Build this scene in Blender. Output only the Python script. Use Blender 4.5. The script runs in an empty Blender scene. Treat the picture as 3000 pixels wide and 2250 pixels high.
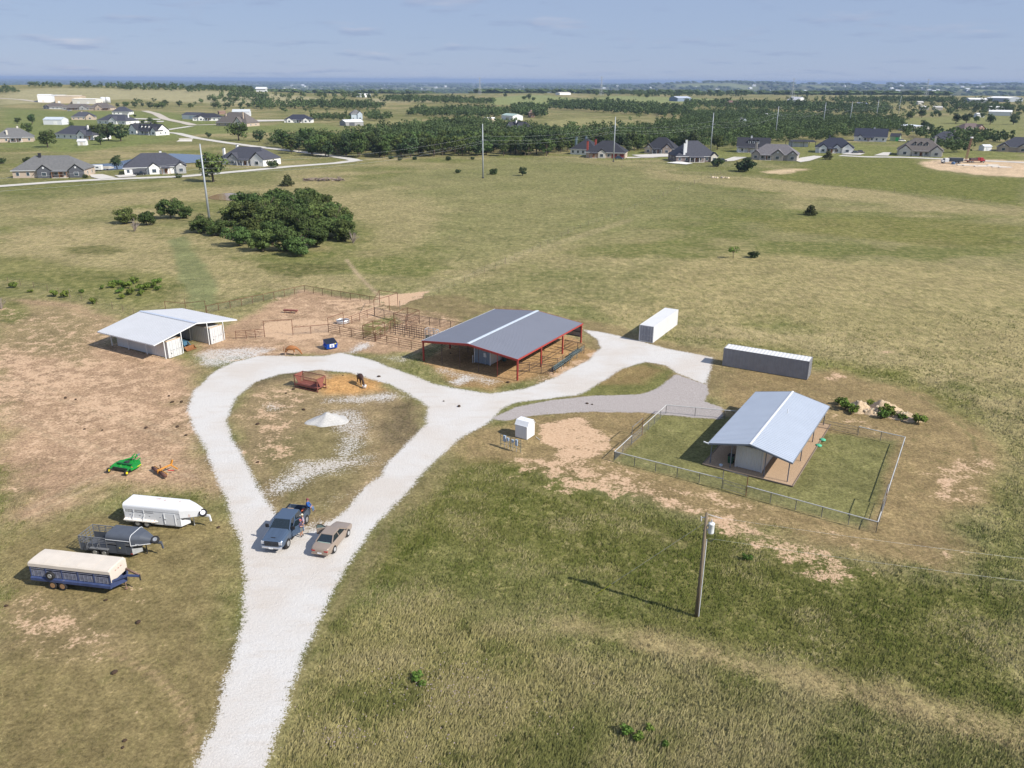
import bpy, math, random
import numpy as np
from mathutils import Vector, Matrix
random.seed(7); rng = np.random.default_rng(11)
scene = bpy.context.scene
col = scene.collection

# ------------------------------------------------------------------ camera, sky, sun, exposure
FPX, PITCH, ROLL, CAMH = 2350.955, 0.3620766, 0.0057199, 39.9226      # a drone some 40 m up
cam_data = bpy.data.cameras.new('camera')
cam_data.sensor_width = 36.0
cam_data.lens = 36.0 * FPX / 3000.0
cam_data.clip_start = 0.5
cam_data.clip_end = 120000.0
cam = bpy.data.objects.new('camera', cam_data)
col.objects.link(cam)
cam.matrix_world = (Matrix.Translation((0, 0, CAMH)) @ Matrix.Rotation(math.pi / 2 - PITCH, 4, 'X')
                    @ Matrix.Rotation(ROLL, 4, 'Z'))
scene.camera = cam

SUN_EL, SUN_AZ = math.radians(40.0), math.radians(118.0)               # azimuth clockwise from +Y
world = bpy.data.worlds.new('World')
scene.world = world
world.use_nodes = True
wn = world.node_tree
wn.nodes.clear()
def N(nt, t, **kw):
    n = nt.nodes.new(t)
    for k, v in kw.items():
        if k.startswith('i_'):
            n.inputs[k[2:].replace('_', ' ')].default_value = v
        else:
            setattr(n, k, v)
    return n
w_out = N(wn, 'ShaderNodeOutputWorld')
w_bg = N(wn, 'ShaderNodeBackground')
w_bg.inputs['Strength'].default_value = 0.094
sky = N(wn, 'ShaderNodeTexSky')
sky.sky_type = 'NISHITA'
sky.sun_disc = False
sky.sun_elevation = SUN_EL
sky.sun_rotation = SUN_AZ
sky.altitude = 300
sky.air_density = 1.0
sky.dust_density = 0.0
sky.ozone_density = 4.0
# thin broken cloud, laid out over the whole sky on a high flat layer
w_tc = N(wn, 'ShaderNodeTexCoord')
w_sep = N(wn, 'ShaderNodeSeparateXYZ')
wn.links.new(w_tc.outputs['Generated'], w_sep.inputs[0])
w_z = N(wn, 'ShaderNodeMath', operation='MAXIMUM'); w_z.inputs[1].default_value = 0.0
wn.links.new(w_sep.outputs['Z'], w_z.inputs[0])
w_z2 = N(wn, 'ShaderNodeMath', operation='ADD'); w_z2.inputs[1].default_value = 0.10
wn.links.new(w_z.outputs[0], w_z2.inputs[0])
w_dx = N(wn, 'ShaderNodeMath', operation='DIVIDE'); w_dy = N(wn, 'ShaderNodeMath', operation='DIVIDE')
wn.links.new(w_sep.outputs['X'], w_dx.inputs[0]); wn.links.new(w_z2.outputs[0], w_dx.inputs[1])
wn.links.new(w_sep.outputs['Y'], w_dy.inputs[0]); wn.links.new(w_z2.outputs[0], w_dy.inputs[1])
w_cmb = N(wn, 'ShaderNodeCombineXYZ')
wn.links.new(w_dx.outputs[0], w_cmb.inputs[0]); wn.links.new(w_dy.outputs[0], w_cmb.inputs[1])
w_n1 = N(wn, 'ShaderNodeTexNoise'); w_n1.inputs['Scale'].default_value = 1.25
w_n1.inputs['Detail'].default_value = 8.0; w_n1.inputs['Roughness'].default_value = 0.62
wn.links.new(w_cmb.outputs[0], w_n1.inputs['Vector'])
w_mr = N(wn, 'ShaderNodeMapRange'); w_mr.inputs['From Min'].default_value = 0.53
w_mr.inputs['From Max'].default_value = 0.66; w_mr.inputs['To Max'].default_value = 0.6
wn.links.new(w_n1.outputs['Fac'], w_mr.inputs['Value'])
w_n2 = N(wn, 'ShaderNodeTexNoise'); w_n2.inputs['Scale'].default_value = 1.3
w_n2.inputs['Detail'].default_value = 3.0
wn.links.new(w_cmb.outputs[0], w_n2.inputs['Vector'])
w_ramp = N(wn, 'ShaderNodeMix', data_type='RGBA')
w_ramp.inputs[6].default_value = (2.55, 3.2, 4.8, 1); w_ramp.inputs[7].default_value = (5.2, 5.3, 6.0, 1)
w_mr2 = N(wn, 'ShaderNodeMapRange'); w_mr2.inputs['From Min'].default_value = 0.5
w_mr2.inputs['From Max'].default_value = 0.75
wn.links.new(w_n2.outputs['Fac'], w_mr2.inputs['Value']); wn.links.new(w_mr2.outputs[0], w_ramp.inputs[0])
w_mix = N(wn, 'ShaderNodeMix', data_type='RGBA')
wn.links.new(w_mr.outputs[0], w_mix.inputs[0])
wn.links.new(w_ramp.outputs[2], w_mix.inputs[7])
# a thin even veil of summer haze over the whole sky
w_veil = N(wn, 'ShaderNodeMix', data_type='RGBA'); w_veil.inputs[0].default_value = 0.86
w_veil.inputs[7].default_value = (2.85, 3.60, 5.35, 1)
wn.links.new(sky.outputs[0], w_veil.inputs[6]); wn.links.new(w_veil.outputs[2], w_mix.inputs[6])
wn.links.new(w_mix.outputs[2], w_bg.inputs['Color'])
wn.links.new(w_bg.outputs[0], w_out.inputs['Surface'])

sun_vec = Vector((math.sin(SUN_AZ) * math.cos(SUN_EL), math.cos(SUN_AZ) * math.cos(SUN_EL), math.sin(SUN_EL)))
sun_data = bpy.data.lights.new('sun', 'SUN')
sun_data.energy = 5.0
sun_data.angle = math.radians(0.53)
sun_data.color = (1.0, 0.95, 0.87)
sun = bpy.data.objects.new('sun', sun_data)
sun.rotation_euler = sun_vec.to_track_quat('Z', 'Y').to_euler()
sun.location = (60, -40, 120)
col.objects.link(sun)
vs = scene.view_settings
vs.view_transform = 'Standard'; vs.look = 'None'; vs.exposure = 0.37; vs.gamma = 1.0
vs.use_curve_mapping = False
scene.cycles.use_denoising = True
scene.cycles.max_bounces = 6
scene.cycles.diffuse_bounces = 2
scene.cycles.glossy_bounces = 2
scene.cycles.transmission_bounces = 3
scene.cycles.transparent_max_bounces = 6
scene.cycles.volume_bounces = 0

# ------------------------------------------------------------------ measuring the place: terrain and sight lines
def sstep(a, b, x):
    t = np.clip((np.asarray(x, float) - a) / (b - a), 0, 1)
    return t * t * (3 - 2 * t)
def terrain(x, y):
    x = np.asarray(x, float); y = np.asarray(y, float)
    z = 26.0 * np.exp(-((x + 900) / 480.0) ** 2 - ((y - 1700) / 450.0) ** 2)
    z = z + 6.0 * sstep(1000, 1700, y) * sstep(-700, 200, x)
    z = z - 56.0 * sstep(2300, 4300, y)
    z = z + 74.0 * np.exp(-((y - 9500) / 1900.0) ** 2) * sstep(200, 2600, x) * (1 + 0.12 * np.sin(x / 900.0) + 0.06 * np.sin(x / 310.0 + 1))
    z = z + 40.0 * np.exp(-((y - 6200) / 900.0) ** 2) * sstep(1700, 3000, x)
    z = z + 34.0 * sstep(14000, 30000, y) * (np.sin(x / 5200.0 + 2) * np.sin(x / 2300.0) * .5 + .4 * np.sin(x / 9100.0 + y / 7000.0))
    far = sstep(250, 900, np.hypot(x, y))
    z = z + far * (0.9 * np.sin(x / 83.0 + 1.3) * np.sin(y / 117.0) + 0.5 * np.sin(x / 41.0 + y / 57.0))
    return z
_fw = np.array([0, math.cos(PITCH), -math.sin(PITCH)]); _up = np.array([0, math.sin(PITCH), math.cos(PITCH)])
_tt = np.geomspace(25, 60000, 900)
def sight(px, py):
    x, y = px - 1500.0, py - 1125.0
    c, s = math.cos(ROLL), math.sin(ROLL)
    x, y = c * x + s * y, -s * x + c * y
    d = _fw * FPX + np.array([1.0, 0, 0]) * x - _up * y
    return d / d[1]
def G(px, py, z=None):
    """the spot on the ground (or at height z) seen at a given place of the survey photograph"""
    d = sight(px, py)
    if z is not None:
        t = (CAMH - z) / -d[2]
        return Vector((d[0] * t, d[1] * t, z))
    zz = CAMH + d[2] * _tt - terrain(d[0] * _tt, d[1] * _tt)
    i = int(np.argmax(zz < 0)) if (zz < 0).any() else len(_tt) - 1
    if i == 0: i = 1
    f = zz[i - 1] / (zz[i - 1] - zz[i] + 1e-9)
    t = _tt[i - 1] + (_tt[i] - _tt[i - 1]) * min(max(f, 0), 1)
    x, y = d[0] * t, d[1] * t
    return Vector((x, y, float(terrain(x, y))))
def H(x, y): return float(terrain(x, y))

# ------------------------------------------------------------------ value noise for laying out ground cover
def vnoise(x, y, seed=0):
    xi = np.floor(x).astype(np.int64); yi = np.floor(y).astype(np.int64)
    fx = x - xi; fy = y - yi
    fx = fx * fx * (3 - 2 * fx); fy = fy * fy * (3 - 2 * fy)
    def h(a, b):
        n = (a * 374761393 + b * 668265263 + seed * 974634777) & 0xffffffff
        n = ((n ^ (n >> 13)) * 1274126177) & 0xffffffff
        return ((n ^ (n >> 16)) & 0xffff) / 65535.0
    return (h(xi, yi) * (1 - fx) + h(xi + 1, yi) * fx) * (1 - fy) + (h(xi, yi + 1) * (1 - fx) + h(xi + 1, yi + 1) * fx) * fy
def fbm(x, y, s, seed=0, o=4):
    a = 0; w = 0.5; tot = 0
    for k in range(o):
        a = a + w * vnoise(x / s, y / s, seed + k * 17); tot += w; s *= 0.48; w *= 0.55
    return a / tot
def sdist(X, Y, poly):
    """signed distance, positive inside"""
    P = np.array([(p[0], p[1]) for p in poly]); Q = np.roll(P, -1, 0)
    ins = np.zeros(X.shape, bool); dm = np.full(X.shape, 1e18)
    for (ax, ay), (bx, by) in zip(P, Q):
        cr = (ay > Y) != (by > Y)
        ins ^= cr & (X < (bx - ax) * (Y - ay) / ((by - ay) if by != ay else 1e-9) + ax)
        ex, ey = bx - ax, by - ay
        t = np.clip(((X - ax) * ex + (Y - ay) * ey) / (ex * ex + ey * ey + 1e-12), 0, 1)
        dm = np.minimum(dm, (X - ax - t * ex) ** 2 + (Y - ay - t * ey) ** 2)
    d = np.sqrt(dm)
    return np.where(ins, d, -d)
def ldist(X, Y, pts):
    dm = np.full(X.shape, 1e18)
    for a, b in zip(pts[:-1], pts[1:]):
        ex, ey = b[0] - a[0], b[1] - a[1]
        t = np.clip(((X - a[0]) * ex + (Y - a[1]) * ey) / (ex * ex + ey * ey + 1e-12), 0, 1)
        dm = np.minimum(dm, (X - a[0] - t * ex) ** 2 + (Y - a[1] - t * ey) ** 2)
    return np.sqrt(dm)

# ------------------------------------------------------------------ materials
MATS = {}
def mat(name, rgb, rough=0.7, metal=0.0, var=0.12, scale=3.0, bump=0.0, spec=0.3, rnd=0.0, streak=None, trans=0.0, spots=None):
    """a procedural surface: base colour broken by noise; spots = (rgb, amount, scale) for rust or dirt"""
    if name in MATS: return MATS[name]
    m = bpy.data.materials.new(name); m.use_nodes = True
    nt = m.node_tree; b = nt.nodes['Principled BSDF']
    b.inputs['Roughness'].default_value = rough; b.inputs['Metallic'].default_value = metal
    b.inputs['Specular IOR Level'].default_value = spec
    tc = N(nt, 'ShaderNodeTexCoord')
    vec = tc.outputs['Object']
    if streak:
        mp = N(nt, 'ShaderNodeMapping'); mp.inputs['Scale'].default_value = streak
        nt.links.new(vec, mp.inputs['Vector']); vec = mp.outputs[0]
    n = N(nt, 'ShaderNodeTexNoise'); n.inputs['Scale'].default_value = scale; n.inputs['Detail'].default_value = 5
    nt.links.new(vec, n.inputs['Vector'])
    mr = N(nt, 'ShaderNodeMapRange'); mr.inputs['From Min'].default_value = 0.25; mr.inputs['From Max'].default_value = 0.75
    mr.inputs['To Min'].default_value = 1 - var; mr.inputs['To Max'].default_value = 1 + var
    nt.links.new(n.outputs['Fac'], mr.inputs['Value'])
    val = mr.outputs[0]
    if rnd:
        oi = N(nt, 'ShaderNodeObjectInfo')
        m2 = N(nt, 'ShaderNodeMapRange'); m2.inputs['To Min'].default_value = 1 - rnd; m2.inputs['To Max'].default_value = 1 + rnd
        nt.links.new(oi.outputs['Random'], m2.inputs['Value'])
        mm = N(nt, 'ShaderNodeMath', operation='MULTIPLY')
        nt.links.new(val, mm.inputs[0]); nt.links.new(m2.outputs[0], mm.inputs[1]); val = mm.outputs[0]
    mx = N(nt, 'ShaderNodeVectorMath', operation='SCALE'); mx.inputs[0].default_value = rgb
    nt.links.new(val, mx.inputs['Scale'])
    out = mx.outputs[0]
    if spots:
        n3 = N(nt, 'ShaderNodeTexNoise'); n3.inputs['Scale'].default_value = spots[2]; n3.inputs['Detail'].default_value = 6
        nt.links.new(tc.outputs['Object'], n3.inputs['Vector'])
        m3 = N(nt, 'ShaderNodeMapRange'); m3.inputs['From Min'].default_value = 0.72 - spots[1]; m3.inputs['From Max'].default_value = 0.80 - spots[1]
        nt.links.new(n3.outputs['Fac'], m3.inputs['Value'])
        mm = N(nt, 'ShaderNodeMix', data_type='RGBA'); mm.inputs[7].default_value = (*spots[0], 1)
        nt.links.new(m3.outputs[0], mm.inputs[0]); nt.links.new(out, mm.inputs[6]); out = mm.outputs[2]
    nt.links.new(out, b.inputs['Base Color'])
    if bump:
        bp = N(nt, 'ShaderNodeBump'); bp.inputs['Strength'].default_value = bump; bp.inputs['Distance'].default_value = 0.05
        nt.links.new(n.outputs['Fac'], bp.inputs['Height']); nt.links.new(bp.outputs[0], b.inputs['Normal'])
    if trans:
        b.inputs['Transmission Weight'].default_value = trans; b.inputs['IOR'].default_value = 1.05
    MATS[name] = m
    return m

# ------------------------------------------------------------------ mesh building
class MB:
    def __init__(s): s.v = []; s.f = []
    def add(s, vs_, fs):
        o = len(s.v); s.v += [tuple(p) for p in vs_]; s.f += [tuple(i + o for i in f) for f in fs]; return s
    def box(s, c, d, rz=0.0):
        hx, hy, hz = d[0] / 2, d[1] / 2, d[2] / 2; cs, sn = math.cos(rz), math.sin(rz)
        P = []
        for z in (-hz, hz):
            for x, y in ((-hx, -hy), (hx, -hy), (hx, hy), (-hx, hy)):
                P.append((c[0] + x * cs - y * sn, c[1] + x * sn + y * cs, c[2] + z))
        return s.add(P, [(3, 2, 1, 0), (4, 5, 6, 7), (0, 1, 5, 4), (1, 2, 6, 5), (2, 3, 7, 6), (3, 0, 4, 7)])
    def box2(s, a, b):
        return s.box([(a[i] + b[i]) / 2 for i in range(3)], [abs(b[i] - a[i]) for i in range(3)])
    def bar(s, p, q, w, h=None, n=4):
        """square (n = 4) or round bar from p to q"""
        p = Vector(p); q = Vector(q); h = h or w; d = (q - p)
        if d.length < 1e-6: return s
        d.normalize(); up = Vector((0, 0, 1)) if abs(d.z) < 0.95 else Vector((1, 0, 0))
        a = d.cross(up).normalized(); b = a.cross(d)
        P = []
        for base in (p, q):
            for k in range(n):
                t = 2 * math.pi * (k + 0.5) / n
                r = math.sqrt(2) if n == 4 else 1.0
                P.append(base + a * (math.cos(t) * w / 2 * r) + b * (math.sin(t) * h / 2 * r))
        F = [(k, (k + 1) % n, n + (k + 1) % n, n + k) for k in range(n)] + [tuple(range(n))[::-1], tuple(range(n, 2 * n))]
        return s.add(P, F)
    def tube(s, pts, r, n=6, cap=True):
        rr = r if isinstance(r, (list, tuple)) else [r] * len(pts)
        P = []; pts = [Vector(p) for p in pts]
        for i, p in enumerate(pts):
            d = (pts[min(i + 1, len(pts) - 1)] - pts[max(i - 1, 0)]).normalized()
            up = Vector((0, 0, 1)) if abs(d.z) < 0.95 else Vector((1, 0, 0))
            a = d.cross(up).normalized(); b = a.cross(d)
            for k in range(n):
                t = 2 * math.pi * k / n
                P.append(p + a * math.cos(t) * rr[i] + b * math.sin(t) * rr[i])
        F = [(i * n + k, i * n + (k + 1) % n, (i + 1) * n + (k + 1) % n, (i + 1) * n + k) for i in range(len(pts) - 1) for k in range(n)]
        if cap: F += [tuple(range(n))[::-1], tuple((len(pts) - 1) * n + k for k in range(n))]
        return s.add(P, F)
    def prism(s, poly, z0, z1):
        """poly in xy, counter-clockwise, pushed from z0 to z1"""
        n = len(poly)
        P = [(p[0], p[1], z0) for p in poly] + [(p[0], p[1], z1) for p in poly]
        return s.add(P, [tuple(range(n))[::-1], tuple(range(n, 2 * n))] + [(k, (k + 1) % n, n + (k + 1) % n, n + k) for k in range(n)])
    def slab(s, poly, th, nrm=None):
        """any flat polygon in space, given thickness th against its normal"""
        P = [Vector(p) for p in poly]; n = len(P)
        if nrm is None: nrm = (P[1] - P[0]).cross(P[2] - P[0]).normalized()
        nrm = Vector(nrm)
        Q = [p - nrm * th for p in P]
        return s.add(P + Q, [tuple(range(n)), tuple(range(2 * n - 1, n - 1, -1))] + [(k, n + k, n + (k + 1) % n, (k + 1) % n) for k in range(n)])
    def wheel(s, c, r, w, n=18, hub=0.0, axis='y'):
        """tyre ring: a lathe about the y (or x) axis through c"""
        prof = [(hub * r, -w * .30), (r * .80, -w * .5), (r * .95, -w * .46), (r, -w * .28), (r, w * .28), (r * .95, w * .46), (r * .80, w * .5), (hub * r, w * .30)]
        P = []
        for k in range(n):
            t = 2 * math.pi * k / n
            for rad, o in prof:
                if axis == 'y': P.append((c[0] + rad * math.cos(t), c[1] + o, c[2] + rad * math.sin(t)))
                elif axis == 'x': P.append((c[0] + o, c[1] + rad * math.cos(t), c[2] + rad * math.sin(t)))
                else: P.append((c[0] + rad * math.cos(t), c[1] + rad * math.sin(t), c[2] + o))
        m = len(prof)
        F = [(k * m + j, k * m + j + 1, ((k + 1) % n) * m + j + 1, ((k + 1) % n) * m + j) for k in range(n) for j in range(m - 1)]
        F += [tuple(k * m for k in range(n)), tuple(k * m + m - 1 for k in range(n))[::-1]]
        return s.add(P, F)
    def lathe(s, prof, c=(0, 0, 0), n=16, sx=1.0, sy=1.0):
        P = [(c[0] + r * math.cos(2 * math.pi * k / n) * sx, c[1] + r * math.sin(2 * math.pi * k / n) * sy, c[2] + z) for r, z in prof for k in range(n)]
        F = [(j * n + k, j * n + (k + 1) % n, (j + 1) * n + (k + 1) % n, (j + 1) * n + k) for j in range(len(prof) - 1) for k in range(n)]
        F += [tuple(range(n))[::-1], tuple((len(prof) - 1) * n + k for k in range(n))]
        return s.add(P, F)
    def loft(s, rings, close=True, cap=True):
        n = len(rings[0]); P = [p for r in rings for p in r]
        rng_ = range(n) if close else range(n - 1)
        F = [(i * n + k, i * n + (k + 1) % n, (i + 1) * n + (k + 1) % n, (i + 1) * n + k) for i in range(len(rings) - 1) for k in rng_]
        if cap and close: F += [tuple(range(n))[::-1], tuple((len(rings) - 1) * n + k for k in range(n))]
        return s.add(P, F)
    def mesh(s, name, m=None, smooth=False):
        me = bpy.data.meshes.new(name); me.from_pydata(s.v, [], s.f); me.update()
        if m: me.materials.append(m)
        if smooth: me.shade_smooth()
        return me
    def build(s, name, m=None, parent=None, smooth=False, bevel=0.0, loc=None):
        o = bpy.data.objects.new(name, s.mesh(name, m, smooth)); col.objects.link(o)
        if parent: o.parent = parent
        if loc: o.location = loc
        if bevel:
            bv = o.modifiers.new('bevel', 'BEVEL'); bv.width = bevel; bv.segments = 2; bv.limit_method = 'ANGLE'
        return o
def tag(o, label, cat, group=None):
    o['label'] = label; o['category'] = cat
    if group: o['group'] = group
    return o
def thing(name, label, cat, loc=(0, 0, 0), rz=0.0, group=None):
    o = bpy.data.objects.new(name, None); col.objects.link(o)
    o.empty_display_size = 0.3
    o.location = loc; o.rotation_euler = (0, 0, rz)
    return tag(o, label, cat, group)
def structure(o): o['kind'] = 'structure'; return o
def inst(name, me, parent=None, loc=(0, 0, 0), rz=0.0, sc=None):
    o = bpy.data.objects.new(name, me); col.objects.link(o)
    o.location = loc; o.rotation_euler = (0, 0, rz)
    if sc is not None: o.scale = sc if hasattr(sc, '__len__') else (sc, sc, sc)
    if parent: o.parent = parent
    return o
def along(a, b, n):
    a = Vector(a); b = Vector(b)
    return [a + (b - a) * (i / (n - 1)) for i in range(n)]
def ang(a, b): return math.atan2(b[1] - a[1], b[0] - a[0])

# ------------------------------------------------------------------ the ground
K = 3000.0 / 2212.0
def Gv(x, y): return G(x * K, y * K)
def PV(pts): return [Gv(*p) for p in pts]            # survey points (overview scale) -> ground points
def PN(pts): return [G(*p) for p in pts]             # survey points (full scale) -> ground points
def axis(lo, hi, step, g1, lim, g2, end0, end1):
    mid = list(np.arange(lo, hi + 1e-6, step))
    def grow(start, sgn, end):
        out = []; p = start; s = step
        while abs(p - start) < end:
            s = step + g1 * abs(p - start) if abs(p - start) < lim else s * (1 + g2)
            p += sgn * s; out.append(p)
        return out
    return np.array(grow(lo, -1, end0)[::-1] + mid + grow(hi, 1, end1))
gx = axis(-75, 75, 0.5, 0.021, 1000, 0.06, 46000, 46000)
gy = axis(34, 150, 0.5, 0.018, 1000, 0.06, 2500, 46000)
XX, YY = np.meshgrid(gx, gy)
NX, NY = len(gx), len(gy)
X = XX.ravel(); Y = YY.ravel(); Z = terrain(X, Y)

C_OLIVE, C_LUSH, C_TAN = (.142, .150, .062), (.088, .108, .030), (.325, .272, .155)
C_MOWN, C_LAWN, C_DIRT = (.200, .160, .082), (.150, .152, .062), (.355, .245, .165)
C_DARK, C_SAND, C_ORANGE = (.120, .095, .060), (.520, .400, .280), (.430, .250, .105)
C_TALL, C_PALE, C_FGREEN = (.235, .215, .098), (.330, .310, .195), (.200, .245, .105)
C_WOOD = (.045, .062, .028)
n_big = fbm(X, Y, 70, 3); n_mid = fbm(X, Y, 14, 5); n_sm = fbm(X, Y, 3.5, 9)
C = np.zeros((len(X), 3))
n_b2 = fbm(X * .8 + Y * .6, (Y * .8 - X * .6) * 1.7, 38, 55)
tanw = np.clip((n_big * .45 + n_b2 * .40 + n_mid * .20 + n_sm * .12 - .585) * 5.0 + .45, 0, 1)[:, None]
C[:] = np.array(C_OLIVE) * (1 - tanw) + (np.array(C_TAN) * .80 + np.array(C_OLIVE) * .20) * tanw
lush = np.clip((fbm(X, Y * 1.5, 30, 21) - .54) * 6, 0, .85)[:, None]
C = C * (1 - lush) + np.array(C_LUSH) * 1.15 * lush
# the far plain: mostly scrub woodland broken by fields
farw = sstep(2300, 3300, Y)[:, None]
fieldn = np.clip((fbm(X, Y * .35, 420, 31, 3) - .57) * 9, 0, 1)[:, None]
CF = np.array(C_WOOD) * (1 - fieldn) + np.array(C_FGREEN) * .9 * fieldn
C = C * (1 - farw) + CF * farw
M = np.zeros((len(X), 3))                            # white gravel, grey gravel, bare earth
TUFT = np.ones(len(X))                               # how much standing grass

def region(poly, pad):
    P = np.array([(p[0], p[1]) for p in poly])
    return np.where((X > P[:, 0].min() - pad) & (X < P[:, 0].max() + pad) & (Y > P[:, 1].min() - pad) & (Y < P[:, 1].max() + pad))[0]
def weight(poly, feather, rag):
    i = region(poly, feather * 1.5)
    d = sdist(X[i], Y[i], poly) + (n_mid[i] - .5) * rag * 2.4 + (n_sm[i] - .5) * rag * 1.2
    return i, sstep(-feather * .5, feather * .5, d)
def patch(rgb, pts, feather=4, k=.85, rag=None, tuft=None):
    i, w = weight(PV(pts), feather, feather if rag is None else rag)
    w = (w * min(1, k * 1.18))[:, None]
    C[i] = C[i] * (1 - w) + np.array(rgb) * (.86 + .28 * n_sm[i])[:, None] * w
    if tuft is not None: TUFT[i] = TUFT[i] * (1 - w[:, 0]) + tuft * w[:, 0]
def bare(pts, k=.7, feather=3, ch=2, rag=None, raw=False):
    i, w = weight(pts if raw else PV(pts), feather, feather if rag is None else rag)
    M[i, ch] = np.maximum(M[i, ch], w * k)
def trail(pts, width, rgb, k=.7, ch=None, raw=False):
    P = pts if raw else PV(pts)
    i = region(P, width * 2)
    d = ldist(X[i], Y[i], P) + (n_sm[i] - .5) * width * .6
    w = (1 - sstep(width * .35, width * .75, d)) * k
    if ch is not None: M[i, ch] = np.maximum(M[i, ch], w)
    else:
        C[i] = C[i] * (1 - w[:, None]) + np.array(rgb) * w[:, None]
    TUFT[i] *= (1 - w)

# distant country
patch(C_PALE, [(0, 205), (60, 192), (180, 190), (560, 200), (720, 214), (620, 226), (420, 222), (300, 214), (0, 226)], 25, .85, 10)
patch((.125, .165, .050), [(0, 232), (140, 240), (340, 240), (520, 262), (640, 285), (420, 290), (330, 310), (150, 330), (0, 318)], 14, .85, 6)
patch((.125, .165, .050), [(620, 262), (700, 268), (760, 280), (640, 285), (560, 275)], 10, .7, 5)
patch(C_FGREEN, [(1040, 214), (1120, 206), (1180, 205), (1250, 214), (1330, 207), (1500, 212), (1640, 218), (1500, 222), (1250, 226), (1060, 226)], 40, .95, 10)
patch(C_PALE, [(780, 212), (930, 214), (940, 222), (800, 222)], 20, .8, 8)
patch((.23, .225, .105), [(740, 255), (960, 262), (1120, 258), (1090, 272), (950, 280), (800, 268)], 14, .7, 6)
patch((.24, .235, .110), [(1180, 262), (1240, 254), (1370, 262), (1380, 276), (1250, 288), (1180, 280)], 14, .8, 6)
patch((.17, .19, .075), [(1900, 255), (2050, 252), (2212, 248), (2212, 300), (2100, 292), (1950, 278)], 14, .8, 6)
patch((.14, .165, .050), [(1240, 330), (1400, 326), (1560, 320), (1800, 308), (1950, 318), (2212, 330), (2212, 345), (1900, 340), (1720, 345), (1500, 345), (1300, 345)], 8, .8, 4)
# the open pasture
patch((.105, .125, .028), [(1640, 382), (1780, 344), (1960, 338), (2000, 366), (2100, 382), (2212, 385), (2212, 446), (1960, 416), (1760, 398)], 6, .9, 3)
patch(C_TAN, [(1400, 372), (1640, 384), (1960, 420), (2212, 452), (2212, 470), (1900, 440), (1600, 405), (1380, 385)], 8, .55, 5)
patch((.165, .172, .075), [(840, 380), (1060, 345), (1200, 340), (1500, 400), (1500, 470), (1300, 520), (1000, 560), (820, 500), (780, 430)], 18, .6, 9)
patch((.120, .130, .032), [(1600, 470), (1900, 470), (2212, 490), (2212, 540), (2000, 530), (1700, 500)], 12, .7, 6)
patch((.300, .255, .135), [(1480, 560), (1640, 545), (1800, 560), (2212, 590), (2212, 900), (2100, 830), (1880, 745), (1700, 690), (1560, 720), (1470, 700), (1280, 690), (1260, 650), (1420, 620)], 12, .68, 7)
patch(C_TAN, [(1470, 690), (1560, 700), (1700, 745), (1660, 760), (1560, 740), (1470, 730)], 5, .7, 4)
patch((.145, .160, .062), [(860, 640), (960, 640), (1150, 660), (1270, 660), (1300, 690), (1150, 665), (940, 690), (860, 670)], 6, .7, 4)
patch((.135, .145, .040), [(1560, 740), (1900, 800), (2212, 960), (2212, 1260), (2130, 1230), (2140, 1060), (2110, 920), (1950, 830), (1760, 800)], 8, .8, 5)
patch(C_TAN, [(2120, 930), (2212, 940), (2212, 1010), (2150, 1020)], 6, .5, 5)
patch(C_TAN, [(0, 480), (260, 500), (380, 530), (480, 560), (560, 585), (740, 590), (820, 600), (760, 622), (620, 622), (470, 650), (400, 600), (0, 590)], 9, .62, 6)
patch(C_TAN, [(640, 440), (880, 400), (960, 470), (860, 560), (740, 560), (780, 490)], 14, .5, 9)
patch((.120, .135, .040), [(0, 555), (200, 570), (330, 590), (380, 640), (300, 660), (100, 620), (0, 600)], 7, .6, 5)
patch((.165, .180, .085), [(365, 520), (398, 510), (440, 570), (470, 625), (468, 668), (415, 668), (378, 570)], 1.6, .95, .8, .15)
patch((.088, .095, .034), [(570, 574), (660, 570), (745, 572), (750, 585), (640, 598), (590, 588)], 2.5, .85, 2)
patch((.088, .095, .034), [(140, 535), (220, 530), (290, 540), (230, 552), (150, 548)], 3, .7, 2)
patch((.30, .262, .150), [(880, 630), (1040, 575), (1120, 548), (1360, 470), (1370, 476), (1120, 562), (1000, 600), (900, 640)], 1.6, .55, 1)
# the yard and the worn ground of the place
patch(C_DIRT, [(0, 642), (150, 652), (225, 690), (225, 745), (400, 770), (450, 800), (415, 850), (408, 900), (430, 960), (470, 1060), (330, 1055), (250, 1050), (180, 1080), (80, 1120), (0, 1130)], 6, .85, 3, .05)
patch((.225, .185, .100), [(0, 650), (120, 660), (200, 700), (170, 780), (60, 760), (0, 740)], 6, .7, 4, .1)
patch((.190, .155, .076), [(0, 1165), (200, 1115), (440, 1100), (520, 1180), (525, 1290), (505, 1440), (470, 1560), (430, 1659), (380, 1720), (-60, 1720)], 5, .9, 3, .10)
patch((.255, .195, .115), [(0, 1280), (180, 1290), (260, 1340), (300, 1400), (160, 1400), (0, 1390)], 5, .5, 4, .1)
patch((.150, .150, .060), [(0, 640), (50, 655), (65, 680), (30, 700), (0, 695)], 2, .9, 1, 1)
patch(C_DIRT, [(400, 770), (500, 700), (650, 626), (830, 652), (990, 690), (915, 760), (760, 765), (560, 772)], 3, .85, 2, .05)
patch((.195, .150, .085), [(770, 662), (1000, 690), (1050, 672), (1120, 668), (1000, 640), (900, 640)], 4, .7, 3, .3)
patch((.160, .158, .060), [(790, 700), (850, 680), (860, 695), (820, 720), (790, 725)], 1.5, .8, 1, .5)
patch((.245, .190, .112), [(490, 900), (550, 825), (680, 798), (830, 830), (920, 880), (830, 1020), (720, 1170), (600, 1170), (540, 1010)], 2.5, .9, 1.5, .12)
patch((.165, .145, .070), [(560, 960), (700, 900), (790, 960), (740, 1120), (620, 1120)], 3, .6, 2, .15)
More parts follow.
